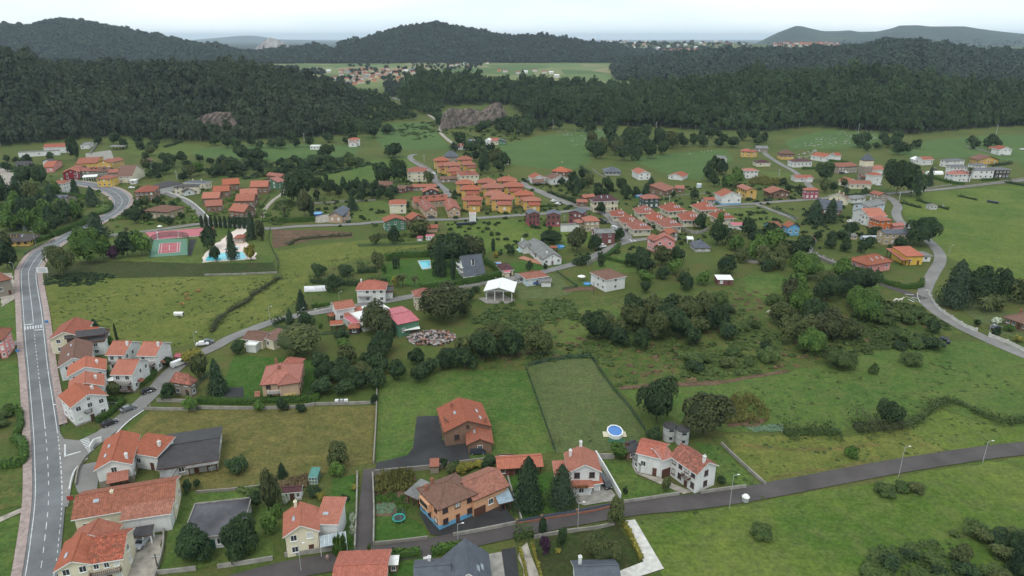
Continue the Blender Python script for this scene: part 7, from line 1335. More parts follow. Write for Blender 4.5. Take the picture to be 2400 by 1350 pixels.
# ---------------------------------------------------------------- walls and fences
def wall(label,pts,h_,wd=.3,mat=None,k='_',posts=0,name='wall',pm=None,cat='wall',rail=False):
 c=path_w(pts,2.5,k);o3=c[len(c)//2];t_=None;mb=MB();L,R_=offs(c,wd/2),offs(c,-wd/2);n=len(c)
 vs=[(q.x,q.y,z)for z in(0,h_)for s in(L,R_)for q in s];f=[]
 for i in range(n-1):f+=[(i,i+1,2*n+i+1,2*n+i),(n+i+1,n+i,3*n+i,3*n+i+1),(2*n+i,2*n+i+1,3*n+i+1,3*n+i)]
 f+=[(n,0,2*n,3*n),(n-1,2*n-1,4*n-1,3*n-1)];mb.add(vs,f)
 if not posts:ob=mb.build(name,mat or M_CONC,origin=o3.copy());return tag(ob,label,cat)
 root=empty(name,o3,0,label,cat);mb.build('panel' if cat=='fence' else 'plinth',mat or M_CONC,root)
 pts_,acc=[c[0]],0
 for a,b in zip(c[:-1],c[1:]):
  acc+=(b-a).length
  if acc>=posts:pts_.append(b);acc=0
 for q in pts_[:60]:
  mb=MB();s=.06 if cat=='fence' else .2;hp=h_+(.1 if cat=='fence' else .8);mb.box(q.x-s,q.y-s,0,q.x+s,q.y+s,hp);
  if cat!='fence':mb.box(q.x-s-.06,q.y-s-.06,hp,q.x+s+.06,q.y+s+.06,hp+.1)
  mb.build('post',pm or M_CONC,root)
 if rail:
  mb=MB();z0=h_+.15;vs=[(q.x,q.y,z)for z in(z0,h_+.75)for s in(offs(c,.03),offs(c,-.03))for q in s];mb.add(vs,f);mb.build('railing',rail if rail is not True else M_DKMETAL,root)
 return root
tm=NT('wire_mesh');tr_=tm.n('ShaderNodeBsdfTransparent');mxs=tm.n('ShaderNodeMixShader');mxs.inputs[0].default_value=.32;tm.color((0.035,0.075,0.06));o_=tm.t.nodes['Material Output'];tm.l(tr_.outputs[0],mxs.inputs[1]);tm.l(tm.b.outputs[0],mxs.inputs[2]);tm.l(mxs.outputs[0],o_.inputs['Surface'])
M_MESH=tm.m;M_STW=m_stone('rubble_wall',(0.26,0.24,0.21),(0.20,0.18,0.155),1.2);M_WWALL=WM['w']
for a in[
 ('low stone wall along the lane before the salmon farmhouse lawn',[(878,1278),(940,1272),(1003,1264)],.9),('concrete wall before the salmon farmhouse yard',[(1062,1258),(1130,1246),(1210,1230)],1.0),('wall on the west side of the narrow drive',[(838,1112),(836,1200),(832,1288)],1.2),('thin wall on the east side of the narrow drive',[(874,1116),(877,1200),(876,1280)],1.3),('stone wall behind the salmon farmhouse vegetable plot',[(880,1112),(940,1106),(1010,1100),(1110,1086),(1165,1080)],1.3),('white wall before the orange-roofed house',[(668,1305),(740,1296),(790,1288)],1.1),
 ('dry-stone wall across the foot of the dry pasture',[(460,1156),(560,1148),(655,1136)],.7),('stone wall on the edge of the dry pasture',[(884,900),(882,980),(876,1088)],1.1),('pale wall below the villa hedge',[(460,958),(600,960),(700,956),(738,950)],1.0),('white wall above the black ramp',[(368,942),(400,942),(440,944)],1.1),('grey wall under the black ramp',[(340,960),(400,962),(460,962)],.9),('wall before the containers',[(740,950),(820,948),(882,946)],.9),('white wall of the villa car yard',[(1396,1070),(1420,1110),(1454,1170)],1.8),('concrete wall behind the villa neighbour lawn',[(1400,1076),(1440,1076)],1.6),
 ('garden wall along the lane with red flowers',[(1462,1180),(1530,1170),(1592,1160)],.9),('garden wall beyond the large white farmhouse',[(1642,1158),(1700,1150),(1748,1144)],1.0),('long low concrete wall down to the lane corner',[(1690,1042),(1740,1090),(1794,1138)],.9),('low white-grey wall of the bottom garden',[(1252,1262),(1320,1250),(1400,1240),(1440,1230)],.9),('low wall of the villa lawn side',[(1225,1228),(1205,1170),(1190,1120)],.8),
 ('white wall stub at the bottom lane, left part',[(368,1346),(412,1342),(460,1336)],1.0),('white wall stub at the bottom lane, right part',[(510,1332),(580,1322),(640,1312)],1.0),('white wall bordering the sloping side yard',[(385,1232),(382,1290),(362,1360)],.9),('pale wall on the school side of the street',[(268,556),(320,548),(380,542)],.9),('long white curved wall beside the brick estate lane',[(360,450),(395,453),(440,470),(470,492),(492,515)],1.2),('garden wall behind the orchard and small pool',[(735,478),(800,474),(880,470)],1.0),('wall at the foot of the dark grass slope',[(480,646),(560,644),(650,640)],.8),('pale wall round the double houses',[(1588,530),(1612,545),(1640,548),(1660,540)],1.8),('wall along the country road by the mown meadow',[(1668,492),(1720,488),(1770,486)],.8),('wall from the country road down the mown meadow',[(1780,485),(1830,505),(1865,520)],1.0),('garden wall round the high right house',[(2264,345),(2320,358),(2355,366)],1.2),('wall below the modern villas',[(2238,440),(2300,434),(2400,420)],1.2),('grey wall beside the old thicket',[(1748,614),(1780,618),(1802,610)],1.4),('curving road wall of the bend by the three-gabled villa',[(1376,622),(1420,600),(1450,580),(1458,574)],1.0),('wall bordering the long plot by the blue-grey bungalow',[(1388,398),(1405,410),(1430,422)],.9),('white wall edging the upper yard road',[(212,362),(228,340),(232,334)],2.2),('factory yard front wall',[(44,362),(90,358)],1.6),('lane wall below the factory trees',[(0,395),(60,398)],1.0),('white retaining wall behind the stone-based white house',[(212,1060),(222,1042),(240,1036)],1.6),('stone garden wall below the zebra crossing',[(178,1140),(186,1100),(205,1072)],1.0)]:
 wall(*a,mat=M_WWALL if('car yard' in a[0]or 'curved' in a[0]or 'retaining' in a[0]or 'ramp' in a[0][:28])and 'white' in a[0]else M_STW if 'stone' in a[0]else None)
for a in[
 ('brick-posted fence along the lane before the conifers and villa',[(1212,1230),(1300,1215),(1400,1198),(1458,1182)],.6,5.5,M_BRICKP,WM['b'],m_plain('blue_grey_rail',(0.07,0.09,0.12),.6)),('pillared white wall along the curving right road',[(2176,690),(2195,722),(2230,748),(2262,768),(2288,778)],.7,5,M_WHITECONC,M_WHITECONC,M_WHITECONC),('pillared white wall beside the clipped garden gate',[(2318,790),(2360,806),(2420,835)],.7,5,M_WHITECONC,M_WHITECONC,M_WHITECONC),('pillared concrete wall along the chalet lane',[(1000,688),(1060,680),(1120,672),(1172,656)],.9,6,M_CONC,M_CONC,None),('pillared wall before the cream block fields',[(1898,590),(1930,606),(1962,618)],.6,5,M_WHITECONC,M_WHITECONC,M_CONC),('pillared wall at the lane-bend garden',[(700,740),(740,732),(776,724)],.7,5,M_WHITECONC,M_WHITECONC,M_CONC),('pillared wall by the upper village street',[(968,376),(1000,392),(1020,406)],.8,5,M_CONC,M_CONC,None),('pillared wall behind the angular brick house',[(1555,462),(1620,456),(1700,452)],.6,6,M_CONC,M_CONC,None),('low pillared wall on the country road',[(2172,442),(2230,434)],.8,6,M_CONC,M_CONC,None)]:
 wall(a[0],a[1],a[2],posts=a[3],mat=a[4],pm=a[5],rail=a[6]or False)
for a in[
 ('green wire fence between the two lawns beside the brown stone house',[(1232,866),(1262,950),(1302,1064)],1.8),('dark wire fence from the scrub to the round pool',[(1384,838),(1430,905),(1480,965),(1512,1012)],1.6),('wire fence on top of the two lawns',[(1236,860),(1300,846),(1384,838)],1.6),('green fence screening the road by the dark-roofed bungalow',[(58,600),(90,582),(130,566)],1.6),('tall mesh fence around the tennis court',[(352,606),(362,562),(438,558),(442,602)],3.0),('green fence beside the ploughed plot',[(634,536),(630,560),(640,590),(652,615),(650,640)],1.5),('thin fence around the orchard',[(840,578),(920,576),(1002,572)],1.2),('wire fence on the edge of the villa lawn',[(752,842),(748,890),(742,936)],1.5),('green fence of the old stone house',[(440,935),(470,900),(490,880)],1.8),('fence along the lower lane-bend garden',[(640,766),(700,778),(760,786),(800,780)],1.4),('green fence strip beside the footpath estate',[(598,512),(612,488),(632,462)],1.4),('blue-grey fence of the mute lawn',[(1304,638),(1345,668),(1352,674),(1318,680)],1.2),('dark hedge-mesh fence around the slate gables',[(1808,490),(1840,502),(1866,516)],1.8),('fence in front of the ochre estate verge',[(1098,496),(1180,490),(1280,484)],1.0)]:
 wall(a[0],a[1],a[2],.05,mat=M_MESH,posts=4,pm=M_GREENP,cat='fence',name='wire_fence')
# ---------------------------------------------------------------- street lamps, poles, pylon
def at_px(k,p):x,y=P(k,p);return G(x,y)
def post_height(k,top,base):
 x,y=P(k,top);g=at_px(k,base);d=ray(x,y);t_=g.y/d[1];return max(2.5,CH+d[2]*t_),g
def lamp(k,top,base,label,side=1):
 h_,g=post_height(k,top,base);h_=min(h_,10);t_=empty('street_lamp',g,0,label,'street lamp','pale street lamps')
 mb=MB();mb.cyl((g.x,g.y),.075,.05,0,h_,8);mb.build('pole',M_GALV,t_);mb=MB();mb.tube((g.x,g.y,h_-.1),(g.x+side*1.0,g.y,h_+.3),.05,.04,6);mb.build('arm',M_GALV,t_)
 mb=MB();mb.box(g.x+side*.85,g.y-.11,h_+.22,g.x+side*1.35,g.y+.11,h_+.33);mb.build('lamp_head',M_WHITE,t_)
for a in[('q',(1138,802),(1142,1018),'street lamp in front of the salmon farmhouse',1),('r',(402,690),(402,935),'street lamp opposite the villa gate',1),('r',(1790,442),(1772,742),'street lamp beside the white laundry-like container',1),('s',(1415,165),(1392,402),'street lamp in the middle of the open lane',1),('s',(2085,120),(2068,290),'dark street lamp farthest along the open lane',1),('p',(1488,1022),(1508,1305),'lamp on the lane below the plain orange roof',1),('z',(872,745),(810,1008),'white lamp beside the black bales road',1),('l',(1222,605),(1192,762),'lamp at the road fork markings',1),('k',(1310,425),(1298,540),'lamp on the clipped hedge lane',1),('x',(1525,570),(1520,725),'lamp in the meadow behind the round oak',1),('x',(1982,1020),(1975,1190),'lamp in the meadow nearest the road curve',1),('h',(955,895),(968,1070),'lamp at the lane-bend pasture corner',1),('m',(1745,940),(1760,1115),'lamp by the cars on the side road',1),('m',(2290,248),(2295,440),'lamp beside the parking pocket',1),('m',(702,1100),(755,1340),'thin lamp by the front row house',-1),('a',(1200,680),(1220,825),'lamp on the inner road-bend lawn',-1),('a',(835,885),(842,990),'lamp over the long roadside hedge',-1),('a',(398,1115),(430,1310),'lamp by the green road fence',-1),('a',(1380,780),(1382,865),'lamp on the outer side of the bend',1),('i',(2165,300),(2168,460),'lamp before the three-gabled villa',1),('v',(1590,1175),(1578,1330),'lamp beside the white van',1),('w',(300,770),(300,870),'lamp at the roundabout',1),('g',(158,380),(180,515),'lamp by the chapel',-1),('h',(1772,725),(1775,815),'short lamp by the green and white house',1),('h',(1330,965),(1332,985),'lamp on the pillared garden wall',1)]:
 lamp(*a[:3],a[3],a[4])
def pole(k,top,base,label,wood=True):
 h_,g=post_height(k,top,base);h_=min(h_,14);t_=empty('utility_pole',g,0,label,'utility pole','utility poles');mb=MB();mb.box(g.x-.16,g.y-.16,0,g.x+.16,g.y+.16,h_)if not wood else mb.cyl((g.x,g.y),.17,.11,0,h_,8);mb.build('pole',M_BARK if wood else M_GALV,t_);mb=MB();mb.box(g.x-.9,g.y-.06,h_-.7,g.x+.9,g.y+.06,h_-.55);mb.build('crossarm',M_GALV,t_)
for a in[('x',(1112,65),(1095,268),'pale concrete pole against the giant planes',False),('x',(1872,285),(1868,358),'short pole beside the ruined hut',False),('d',(420,430),(420,520),'pole behind the orange kiosk',False),('d',(1345,690),(1345,770),'pole on the lawn behind the double houses',False),('j',(455,600),(455,750),'pole below the flower-balcony house',True),('w',(1820,785),(1800,1020),'pole beside the thicket',True),('y',(588,505),(588,600),'pole behind the white cottage',True),('e',(755,460),(750,570),'pole on the lawn by the white cube house',False),('e',(1700,670),(1698,785),'pole before the two joined houses',False),('c',(670,210),(672,300),'pole by the upper street wall',False),('c',(830,350),(832,465),'pole above the parked car',False),('n',(1405,1150),(1428,1290),'thin dark pole in the sloping side yard',True),('a',(2070,400),(2075,505),'pole behind the black-roofed house',False),('v',(975,670),(972,808),'pole between the plum-brick houses',False),('b',(1740,20),(1742,100),'pole by the white farmhouse',True),('b',(1637,45),(1640,125),'pole above the lone hut',True),('_',(2012,290),(2010,318),'lattice pole on the rocky meadow',False),('_',(2338,292),(2333,320),'lattice pole by the right wood edge',False),('_',(1298,280),(1296,305),'lattice pole at the wood edge over the meadow',False),('_',(1540,285),(1538,306),'pole before the wood grove',False),('_',(711,312),(713,332),'brown lattice pole at the foot of the left hill',False)]:pole(*a)
h_,g=post_height('a',(272,925),(298,1110));t_=empty('pylon',g,0,'grey lattice pylon above the dark-roofed bungalow','pylon');mb=MB();h_=min(h_,16)
for sx in(-1,1):
 for sy in(-1,1):mb.tube((g.x+sx*.6,g.y+sy*.6,0),(g.x+sx*.25,g.y+sy*.25,h_),.07,.05,4)
for i in range(12):
 z0,z1=h_*i/12,h_*(i+1)/12;a_=.6-.35*i/12;b_=.6-.35*(i+1)/12
 for s in(-1,1):mb.tube((g.x-a_,g.y+s*a_,z0),(g.x+b_,g.y+s*b_,z1),.03,.03,3);mb.tube((g.x+s*a_,g.y-a_,z0),(g.x+s*b_,g.y+b_,z1),.03,.03,3)
mb.build('mast',M_GALV,t_);mb=MB();mb.box(g.x-2,g.y-.1,h_-.6,g.x+2,g.y+.1,h_-.4);mb.box(g.x-1.4,g.y-.1,h_-2,g.x+1.4,g.y+.1,h_-1.8);mb.build('crossarm',M_GALV,t_)
# ---------------------------------------------------------------- vehicles
CARM={}
def car_proto(col,van=False):
 """body with bonnet and boot, glasshouse, four wheels with rims, lights; nose towards +x"""
 paint=m_plain('car_paint_'+col,dict(white=(.72,.72,.72),silver=(.42,.44,.46),black=(.015,.015,.018),grey=(.12,.13,.14),blue=(.03,.08,.22),red=(.28,.02,.02),dark=(.035,.045,.06))[col],.25,var=.03,spec=.6);paint.node_tree.nodes['Principled BSDF'].inputs['Coat Weight'].default_value=.4
 t_=empty('van' if van else 'car',(0,0,-400));Z=-400;L=4.9 if van else 4.2;a=L/2
 pr=[(-a,.35),(-a,.95),(-a+.1,1.9),(a-1.2,1.95),(a-.45,1.15),(a,.95),(a,.35)]if van else[(-a,.35),(-a+.02,.85),(-a+.55,.98),(-a+.95,1.42),(.45,1.45),(1.05,.98),(a-.12,.80),(a,.35)]
 mb=MB();n=len(pr)
 for sgn in(0,):
  vs=[(x,s*(.86-(.13 if z>1.1 else 0)),z+Z)for s in(-1,1)for x,z in pr];mb.add(vs,[tuple(range(n)),tuple(range(2*n-1,n-1,-1))]+[(i,n+i,n+(i+1)%n,(i+1)%n)for i in range(n)])
 mb.build('body',paint,t_)
 mb=MB()
 if van:mb.box(a-1.9,-.80,1.2+Z,a-1.05,.80,1.75+Z);mb.add([(a-1.17,-.7,1.85+Z),(a-1.17,.7,1.85+Z),(a-.46,.78,1.2+Z),(a-.46,-.78,1.2+Z)],[(0,3,2,1)])
 else:
  mb.box(-a+.95,-.79,1.0+Z,.5,.79,1.34+Z)
  mb.add([(.5,-.66,1.42+Z),(.5,.66,1.42+Z),(1.06,.76,1.02+Z),(1.06,-.76,1.02+Z)],[(0,3,2,1)]);mb.add([(-a+.9,-.66,1.40+Z),(-a+.9,.66,1.40+Z),(-a+.5,.76,1.02+Z),(-a+.5,-.76,1.02+Z)],[(0,1,2,3)])
 mb.build('window',M_GLASS,t_)
 for x in(-a+.8,a-.8):
  for s in(-1,1):mb=MB();mb.tube((x,s*.72,.32+Z),(x,s*.9,.32+Z),.32,.32,14);w_=mb.build('wheel',M_DKMETAL,t_);mb=MB();mb.tube((x,s*.9,.32+Z),(x,s*.915,.32+Z),.18,.18,10);mb.build('rim',M_GALV,w_,origin=Vector((0,0,Z)))
 for s in(-1,1):mb=MB();mb.box(a-.1,s*.66-.16,.62+Z,a+.02,s*.66+.16,.78+Z);mb.build('headlight',M_WHITE,t_);mb=MB();mb.box(-a-.02,s*.68-.12,.66+Z,-a+.06,s*.68+.12,.86+Z);mb.build('tail_light',M_RED,t_)
 return reg(t_)
def car(k,p,ang,col,label,van=False,z=.12,sc=1.0):
 key=(col,van)
 if key not in CARM:CARM[key]=car_proto(col,van)
 c=copy_tree(CARM[key]);g=at_px(k,p);c.location=(g.x,g.y,z);c.rotation_euler=(0,0,R(ang));c.scale=(sc,)*3;tag(c,label,'van' if van else 'car')
for a in[('m',(1285,1335),52,'black','black car parked lowest on the side road'),('m',(1505,1165),50,'grey','grey car parked halfway along the side road',0,.25),('m',(1740,955),50,'black','black estate car below the white trio steps',0,.25),('m',(2098,640),55,'white','white van nose-in beside the red garden cabin',1),('o',(425,268),12,'white','white car in the parking pocket'),('o',(475,248),12,'dark','dark car in the parking pocket'),('t',(975,690),3,'dark','dark plum off-road car by the brick garage end',1,.15,.85),('r',(645,530),-72,'black','black people carrier beside the white yard wall',1,.15,.95),('n',(1288,1070),-95,'silver','silver hatchback under the black-roofed shelter'),('q',(1545,590),200,'white','white car under the blue sheet canopy'),('q',(1895,215),5,'silver','silver car in the orange-roofed carport',0,.12),('i',(1965,640),5,'blue','blue saloon outside the pale bungalow'),('k',(2150,352),0,'red','dark red car beside the yellow house'),('b',(745,840),15,'silver','silver car beside the brick estate fence'),('b',(760,865),15,'white','white car beside the brick estate fence'),('b',(735,895),15,'dark','dark car nearest the cypress row'),('b',(1182,555),80,'blue','blue car at the top of the footpath'),('j',(548,205),22,'white','white van behind the bend hedge',1),('v',(775,430),-35,'white','white car parked higher on the village street'),('v',(855,478),-35,'white','white car parked lower on the village street'),('v',(1910,945),-60,'silver','silver van behind the plum-brick cube',1),('v',(1690,790),-50,'dark','dark car below the sandstone house'),('v',(1750,825),-50,'black','black car below the sandstone house'),('w',(250,770),5,'dark','blue-grey car beside the front double house'),('w',(1005,505),0,'dark','car with green cover among the double houses'),('z',(930,810),20,'dark','dark blue car on the clipped garden drive'),('x',(250,615),15,'white','white car below the red pergola'),('x',(262,665),80,'dark','dark trailer-like car under the white one'),('x',(1160,985),10,'white','upper white car beside the round oak'),('x',(1165,1025),10,'white','lower white car beside the round oak'),('e',(1640,525),15,'dark','dark car in front of the stone farmhouse'),('e',(1690,522),15,'white','white car in front of the stone farmhouse'),('e',(2150,695),10,'white','white car below the church front'),('e',(580,905),0,'black','black car at the brick bungalow fence'),('c',(782,442),-60,'white','white car beside the tall cream mansion'),('c',(755,955),5,'dark','dark car on the street before the green fence'),('c',(590,405),5,'white','white car under the upper ochre cluster'),('f',(2370,190),10,'white','white car beside the highest right house'),('a',(1545,612),3,'white','white car beside the brick house in the bend'),('v',(285,50),-60,'black','black car beside the half orange gabled house'),('f',(1140,470),5,'grey','grey car behind the white garden tent')]:
 car(a[0],a[1],a[2],a[3],a[4],bool(a[5])if len(a)>5 else False,a[6]if len(a)>6 else .24,a[7]if len(a)>7 else 1.0)
for i,(x,c_)in enumerate([(255,'blue'),(270,'white'),(285,'red'),(300,'white'),(322,'red')]):car('c',((1230+i*24),72),5,c_,f'{c_} lorry in the line by the lane top, {ORD[i]} from the left',True,.1,1.5)
for p_ in CARM.values():
 for w_ in CH_OF.get(p_.name,()):
  for r_ in CH_OF.get(w_.name,()):bpy.data.objects.remove(r_)
 for w_ in list(CH_OF.get(p_.name,())):bpy.data.objects.remove(w_)
 bpy.data.objects.remove(p_)
# ---------------------------------------------------------------- pools, tubs, playthings, bins
M_WATER=m_plain('pool_water',(0.10,0.48,0.56),.1,var=.12,scale=.6,spec=.5);M_WATERB=m_plain('blue_liner_water',(0.05,0.17,0.46),.1,var=.1,spec=.5)
def pool(label,pts,k='_',rim=.7,mt=None,z=.34):
 c=[G(*P(k,q))for q in pts];cc=sum(c,Vector())/len(c);t_=empty('swimming_pool',cc,0,label,'pool');n=len(c);o=[q+(q-cc).normalized()*rim for q in c];mb=MB()
 mb.add([(q.x,q.y,z+.12)for q in c]+[(q.x,q.y,z+.12)for q in o]+[(q.x,q.y,0)for q in o]+[(q.x,q.y,z-.1)for q in c],[(i,(i+1)%n,n+(i+1)%n,n+i)for i in range(n)]+[(n+i,n+(i+1)%n,2*n+(i+1)%n,2*n+i)for i in range(n)]+[(3*n+i,3*n+(i+1)%n,(i+1)%n,i)for i in range(n)]);mb.build('rim',M_WHITECONC,t_)
 mb=MB();mb.add([(q.x,q.y,z+.02)for q in c],[tuple(range(n))]);mb.build('water',mt or M_WATER,t_)
pool('big turquoise public pool behind three ball-topped trees',[(205,370),(255,280),(640,262),(690,330),(660,345)],'h',1.0);pool('small shallow pool behind the airy cedar',[(430,232),(500,205),(600,205),(580,235)],'h',.6)
pool('rectangular turquoise pool in the hedged garden',[(605,370),(735,362),(745,445),(650,460)],'i',.8);pool('small pool behind the low maroon roof',[(1480,388),(1560,382),(1580,412),(1510,420)],'i',.5,M_WATERB);pool('blue pool behind the three-gabled villa',[(1755,228),(1838,226),(1842,252),(1790,256)],'i',.5)
def tub(label,k,c_,rx,ry,h_,mt=M_WHITE,wm=M_WATERB,n=10):
 x,y=P(k,c_);g=G(x,y);t_=empty('above_ground_pool',g,0,label,'pool');M=Matrix.Translation(g)@Matrix.Diagonal((rx,ry,1,1));mb=MB();mb.cyl((0,0),1,1,0.05,h_,n,0,M,cap=False);mb.cyl((0,0),.93,.93,0.05,h_,n,0,M,cap=False);k0=len(mb.v)
 mb.add([M@Vector((r_*math.cos(6.2832*i/n),r_*math.sin(6.2832*i/n),h_))for r_ in(.9,1.06)for i in range(n)],[(i,(i+1)%n,n+(i+1)%n,n+i)for i in range(n)]);mb.build('wall',mt,t_);mb=MB();mb.cyl((0,0),.93,.93,h_-.3,h_-.18,n,0,M);mb.build('water',wm,t_);return g,t_
g,t_=tub('white octagonal above-ground pool with blue water on the mute lawn','_',(1441,1018),2.1,2.9,1.2)
mb=MB();mb.box(g.x-3.2,g.y-1.4,.1,g.x+3.0,g.y+1.2,.14);mb.build('deck',m_plain('cream_boards',(0.55,0.50,0.36),.8),t_);mb=MB();mb.box(g.x-2.2,g.y-4.0,.1,g.x+2.2,g.y-2.4,.15);mb.build('mat',M_GREENP,t_)
tub('bright blue round pool by the tan bungalow','_',(742,503),3.6,3.6,1.1,M_WATERB,m_plain('cyan_water',(0.04,0.36,0.60),.15));tub('blue splash pool beside the dark green timbered house','_',(1497,461),3.4,3.4,1.0,m_plain('cyan_liner',(0.04,0.36,0.60),.3));tub('small blue splash pool below the flower-balcony house','j',(382,632),1.6,1.6,.5,m_plain('cyan_liner',(0.04,0.36,0.60),.3));tub('blue splash pool by the villa garden shelter','i',(2262,200),2.2,2.2,.8,m_plain('cyan_liner',(0.04,0.36,0.60),.3))
g=at_px('q',(518,765));t_=empty('trampoline',g,0,'round trampoline with turquoise edge on the farmhouse lawn','trampoline');n=20;M=Matrix.Translation(g)
mb=MB();mb.add([M@Vector((r_*math.cos(6.2832*i/n),r_*math.sin(6.2832*i/n),.8))for r_ in(1.1,1.5)for i in range(n)],[(i,(i+1)%n,n+(i+1)%n,n+i)for i in range(n)]);mb.build('edge_pad',m_plain('turquoise_pad',(0.03,0.38,0.30),.6),t_);mb=MB();mb.cyl((0,0),1.1,1.1,.74,.77,n,0,M);mb.build('jumping_mat',M_DKMETAL,t_)
mb=MB();[mb.cyl((1.45*math.cos(i*1.047),1.45*math.sin(i*1.047)),.03,.03,0,2.4,6,0,M)for i in range(6)];mb.build('pole',M_GALV,t_)
mb=MB();mb.cyl((0,0),1.47,1.47,.82,2.35,n,0,M,cap=False);mb.build('net',M_MESH,t_)
def bale(g,lab,grp,r_=.62,ang=.3):
 o=MB();M=Matrix.Translation(g+Vector((0,0,r_)))@Matrix.Rotation(ang,4,'Z')@Matrix.Rotation(R(90),4,'X')
 for r0,r1,z0,z1 in((r_*.8,r_,-.62,-.5),(r_,r_,-.5,.5),(r_,r_*.8,.5,.62)):o.cyl((0,0),r0,r1,z0,z1,16,0,M)
 return tag(o.build('silage_bale',M_BALE,origin=g.copy()),lab,'silage bale',grp)
M_BALE=m_plain('black_film',(0.022,0.028,0.040),.3,var=.4,spec=.5)
for i in range(11):bale(at_px('c',(1062+i*20,1044-i*1.6)),f'black wrapped bale in the row below the transformer tower, {ORD[i]} from the left','black bales below the transformer tower',.85,.2)
for i,(x,y)in enumerate([(2197,812),(2202,804),(2207,797),(2212,800+14),(2218,800),(2222,806)]):bale(G(x,y),f'blue-black wrapped bale beside the curving road, {ORD[i]} from the left','blue-black bales by the curving road',.75,.9)
for i in range(8):bale(at_px('f',(1895+i*18,925+i*3)),f'dark bale far out on the right meadow, {ORD[i]} from the left','dark bales on the right meadow',.8,.5)
def simple(name,label,cat,mb,mat,g,group=None):return tag(mb.build(name,mat,origin=g.copy()),label,cat,group)
# white trough in the pasture, containers, well bin, boards
g=at_px('g',(2100,1005));mb=MB();mb.box(g.x-1.7,g.y-.6,.5,g.x+1.7,g.y+.6,1.3);mb.tube((g.x-1.7,g.y,1.1),(g.x+1.7,g.y,1.1),.7,.7,10);mb.box(g.x-1.2,g.y-.5,0,g.x-1,g.y+.5,.5);mb.box(g.x+1,g.y-.5,0,g.x+1.2,g.y+.5,.5);simple('water_tank','white water tank alone in the olive pasture','tank',mb,M_WHITE,g)
for i,(x,y)in enumerate([(1822,868),(1872,866),(1918,866)]):
 g=at_px('o',(x,y));mb=MB();mb.box(g.x-.45,g.y-.4,.05,g.x+.45,g.y+.4,1.1);mb.box(g.x-.5,g.y-.45,1.1,g.x+.5,g.y+.45,1.2);simple('storage_cube',f'white storage cube behind the pale wall, {ORD[i]} from the left','container',mb,M_WHITE if i!=1 else M_GALV,g,'white storage cubes')
g=at_px('s',(160,600));t_=empty('waste_container',g,0,'white and grey waste container on the lane verge','bin');mb=MB();mb.cyl((g.x,g.y),.75,.85,.1,1.3,14);mb.build('body',M_GALV,t_);mb=MB();mb.cyl((g.x,g.y),.9,.5,1.3,1.75,14);mb.build('lid',M_WHITE,t_)
# signboards on the main road
def board(k,c_,w_,h_,z,lab,mat,ang=0,frame=None):
 g=at_px(k,c_);t_=empty('signboard',g,0,lab,'sign');M=Matrix.Translation(g)@Matrix.Rotation(R(ang),4,'Z');mb=MB();mb.box(-w_/2,-.06,z,w_/2,.06,z+h_,M);mb.build('board',mat,t_);mb=MB();[mb.box(x-.06,.06,0,x+.06,.18,z+h_,M)for x in(-w_*.35,w_*.35)];mb.build('post',M_GALV,t_)
 if frame:mb=MB();frame(mb,M);mb.build('lettering',m_plain('sign_ink',(0.05,0.10,0.22),.6),t_)
def lines(mb,M):[mb.box(-1.8+.1*(i%2),-.075,2.4+i*.42,1.3+.4*(i%3),-.062,2.52+i*.42,M)for i in range(5)]
board('g',(515,550),4.6,2.6,2.1,'large white roadside signboard with dark text lines at the pasture corner',M_WHITE,5,lines)
board('m',(220,520),1.2,.8,1.6,'small blue roadside sign before the pale pink house',m_plain('sign_blue',(0.05,0.18,0.42),.5),0);board('m',(560,175),1.2,1.0,1.4,'blue pedestrian-crossing sign beside the zebra',m_plain('sign_blue',(0.05,0.18,0.42),.5),0);board('n',(645,690),1.3,1.1,.8,'little red sign box at the hedge end of the long farmhouse',M_RED,10)
g=at_px('m',(680,1010));t_=empty('warning_sign',g,0,'triangular warning sign with red edge on the main road pavement','sign');mb=MB();mb.cyl((g.x,g.y),.04,.04,0,2.6,6);mb.build('pole',M_GALV,t_);mb=MB();mb.add([(g.x-.5,g.y-.06,2.1),(g.x+.5,g.y-.06,2.1),(g.x,g.y-.06,3.0),(g.x-.5,g.y-.02,2.1),(g.x+.5,g.y-.02,2.1),(g.x,g.y-.02,3.0)],[(0,1,2),(5,4,3),(0,3,4,1),(1,4,5,2),(2,5,3,0)]);mb.build('plate',M_RED,t_);mb=MB();mb.add([(g.x-.33,g.y-.07,2.2),(g.x+.33,g.y-.07,2.2),(g.x,g.y-.07,2.8)],[(0,1,2)]);mb.build('face',M_WHITE,t_)
# greenhouse, polytunnel, tents, umbrellas
g=at_px('p',(1650,370));t_=empty('greenhouse',g,0,'little greenhouse with green-glazed roof beside the shrubs','greenhouse');mb=MB();mb.box(g.x-1,g.y-1.6,0,g.x+1,g.y+1.6,1.9);mb.build('glazing',m_plain('green_glass',(0.12,0.20,0.18),.2,spec=.6),t_);mb=MB();mb.add([(g.x-1.1,g.y-1.7,1.9),(g.x+1.1,g.y-1.7,1.9),(g.x+1.1,g.y+1.7,2.5),(g.x-1.1,g.y+1.7,2.5),(g.x-1.1,g.y-1.7,1.8),(g.x+1.1,g.y-1.7,1.8),(g.x+1.1,g.y+1.7,2.4),(g.x-1.1,g.y+1.7,2.4)],[(0,1,2,3),(7,6,5,4),(0,4,5,1),(1,5,6,2),(2,6,7,3),(3,7,4,0)]);mb.build('roof',m_plain('green_roof_glass',(0.07,0.20,0.17),.25),t_);mb=MB();[mb.box(g.x+x-.04,g.y-1.66,0,g.x+x+.04,g.y-1.6,1.9)for x in(-1,-.33,.33,1)];[mb.box(g.x-1.04,g.y-1.66,z,g.x+1.04,g.y-1.6,z+.07)for z in(0,.9,1.85)];mb.build('frame',M_WHITE,t_)
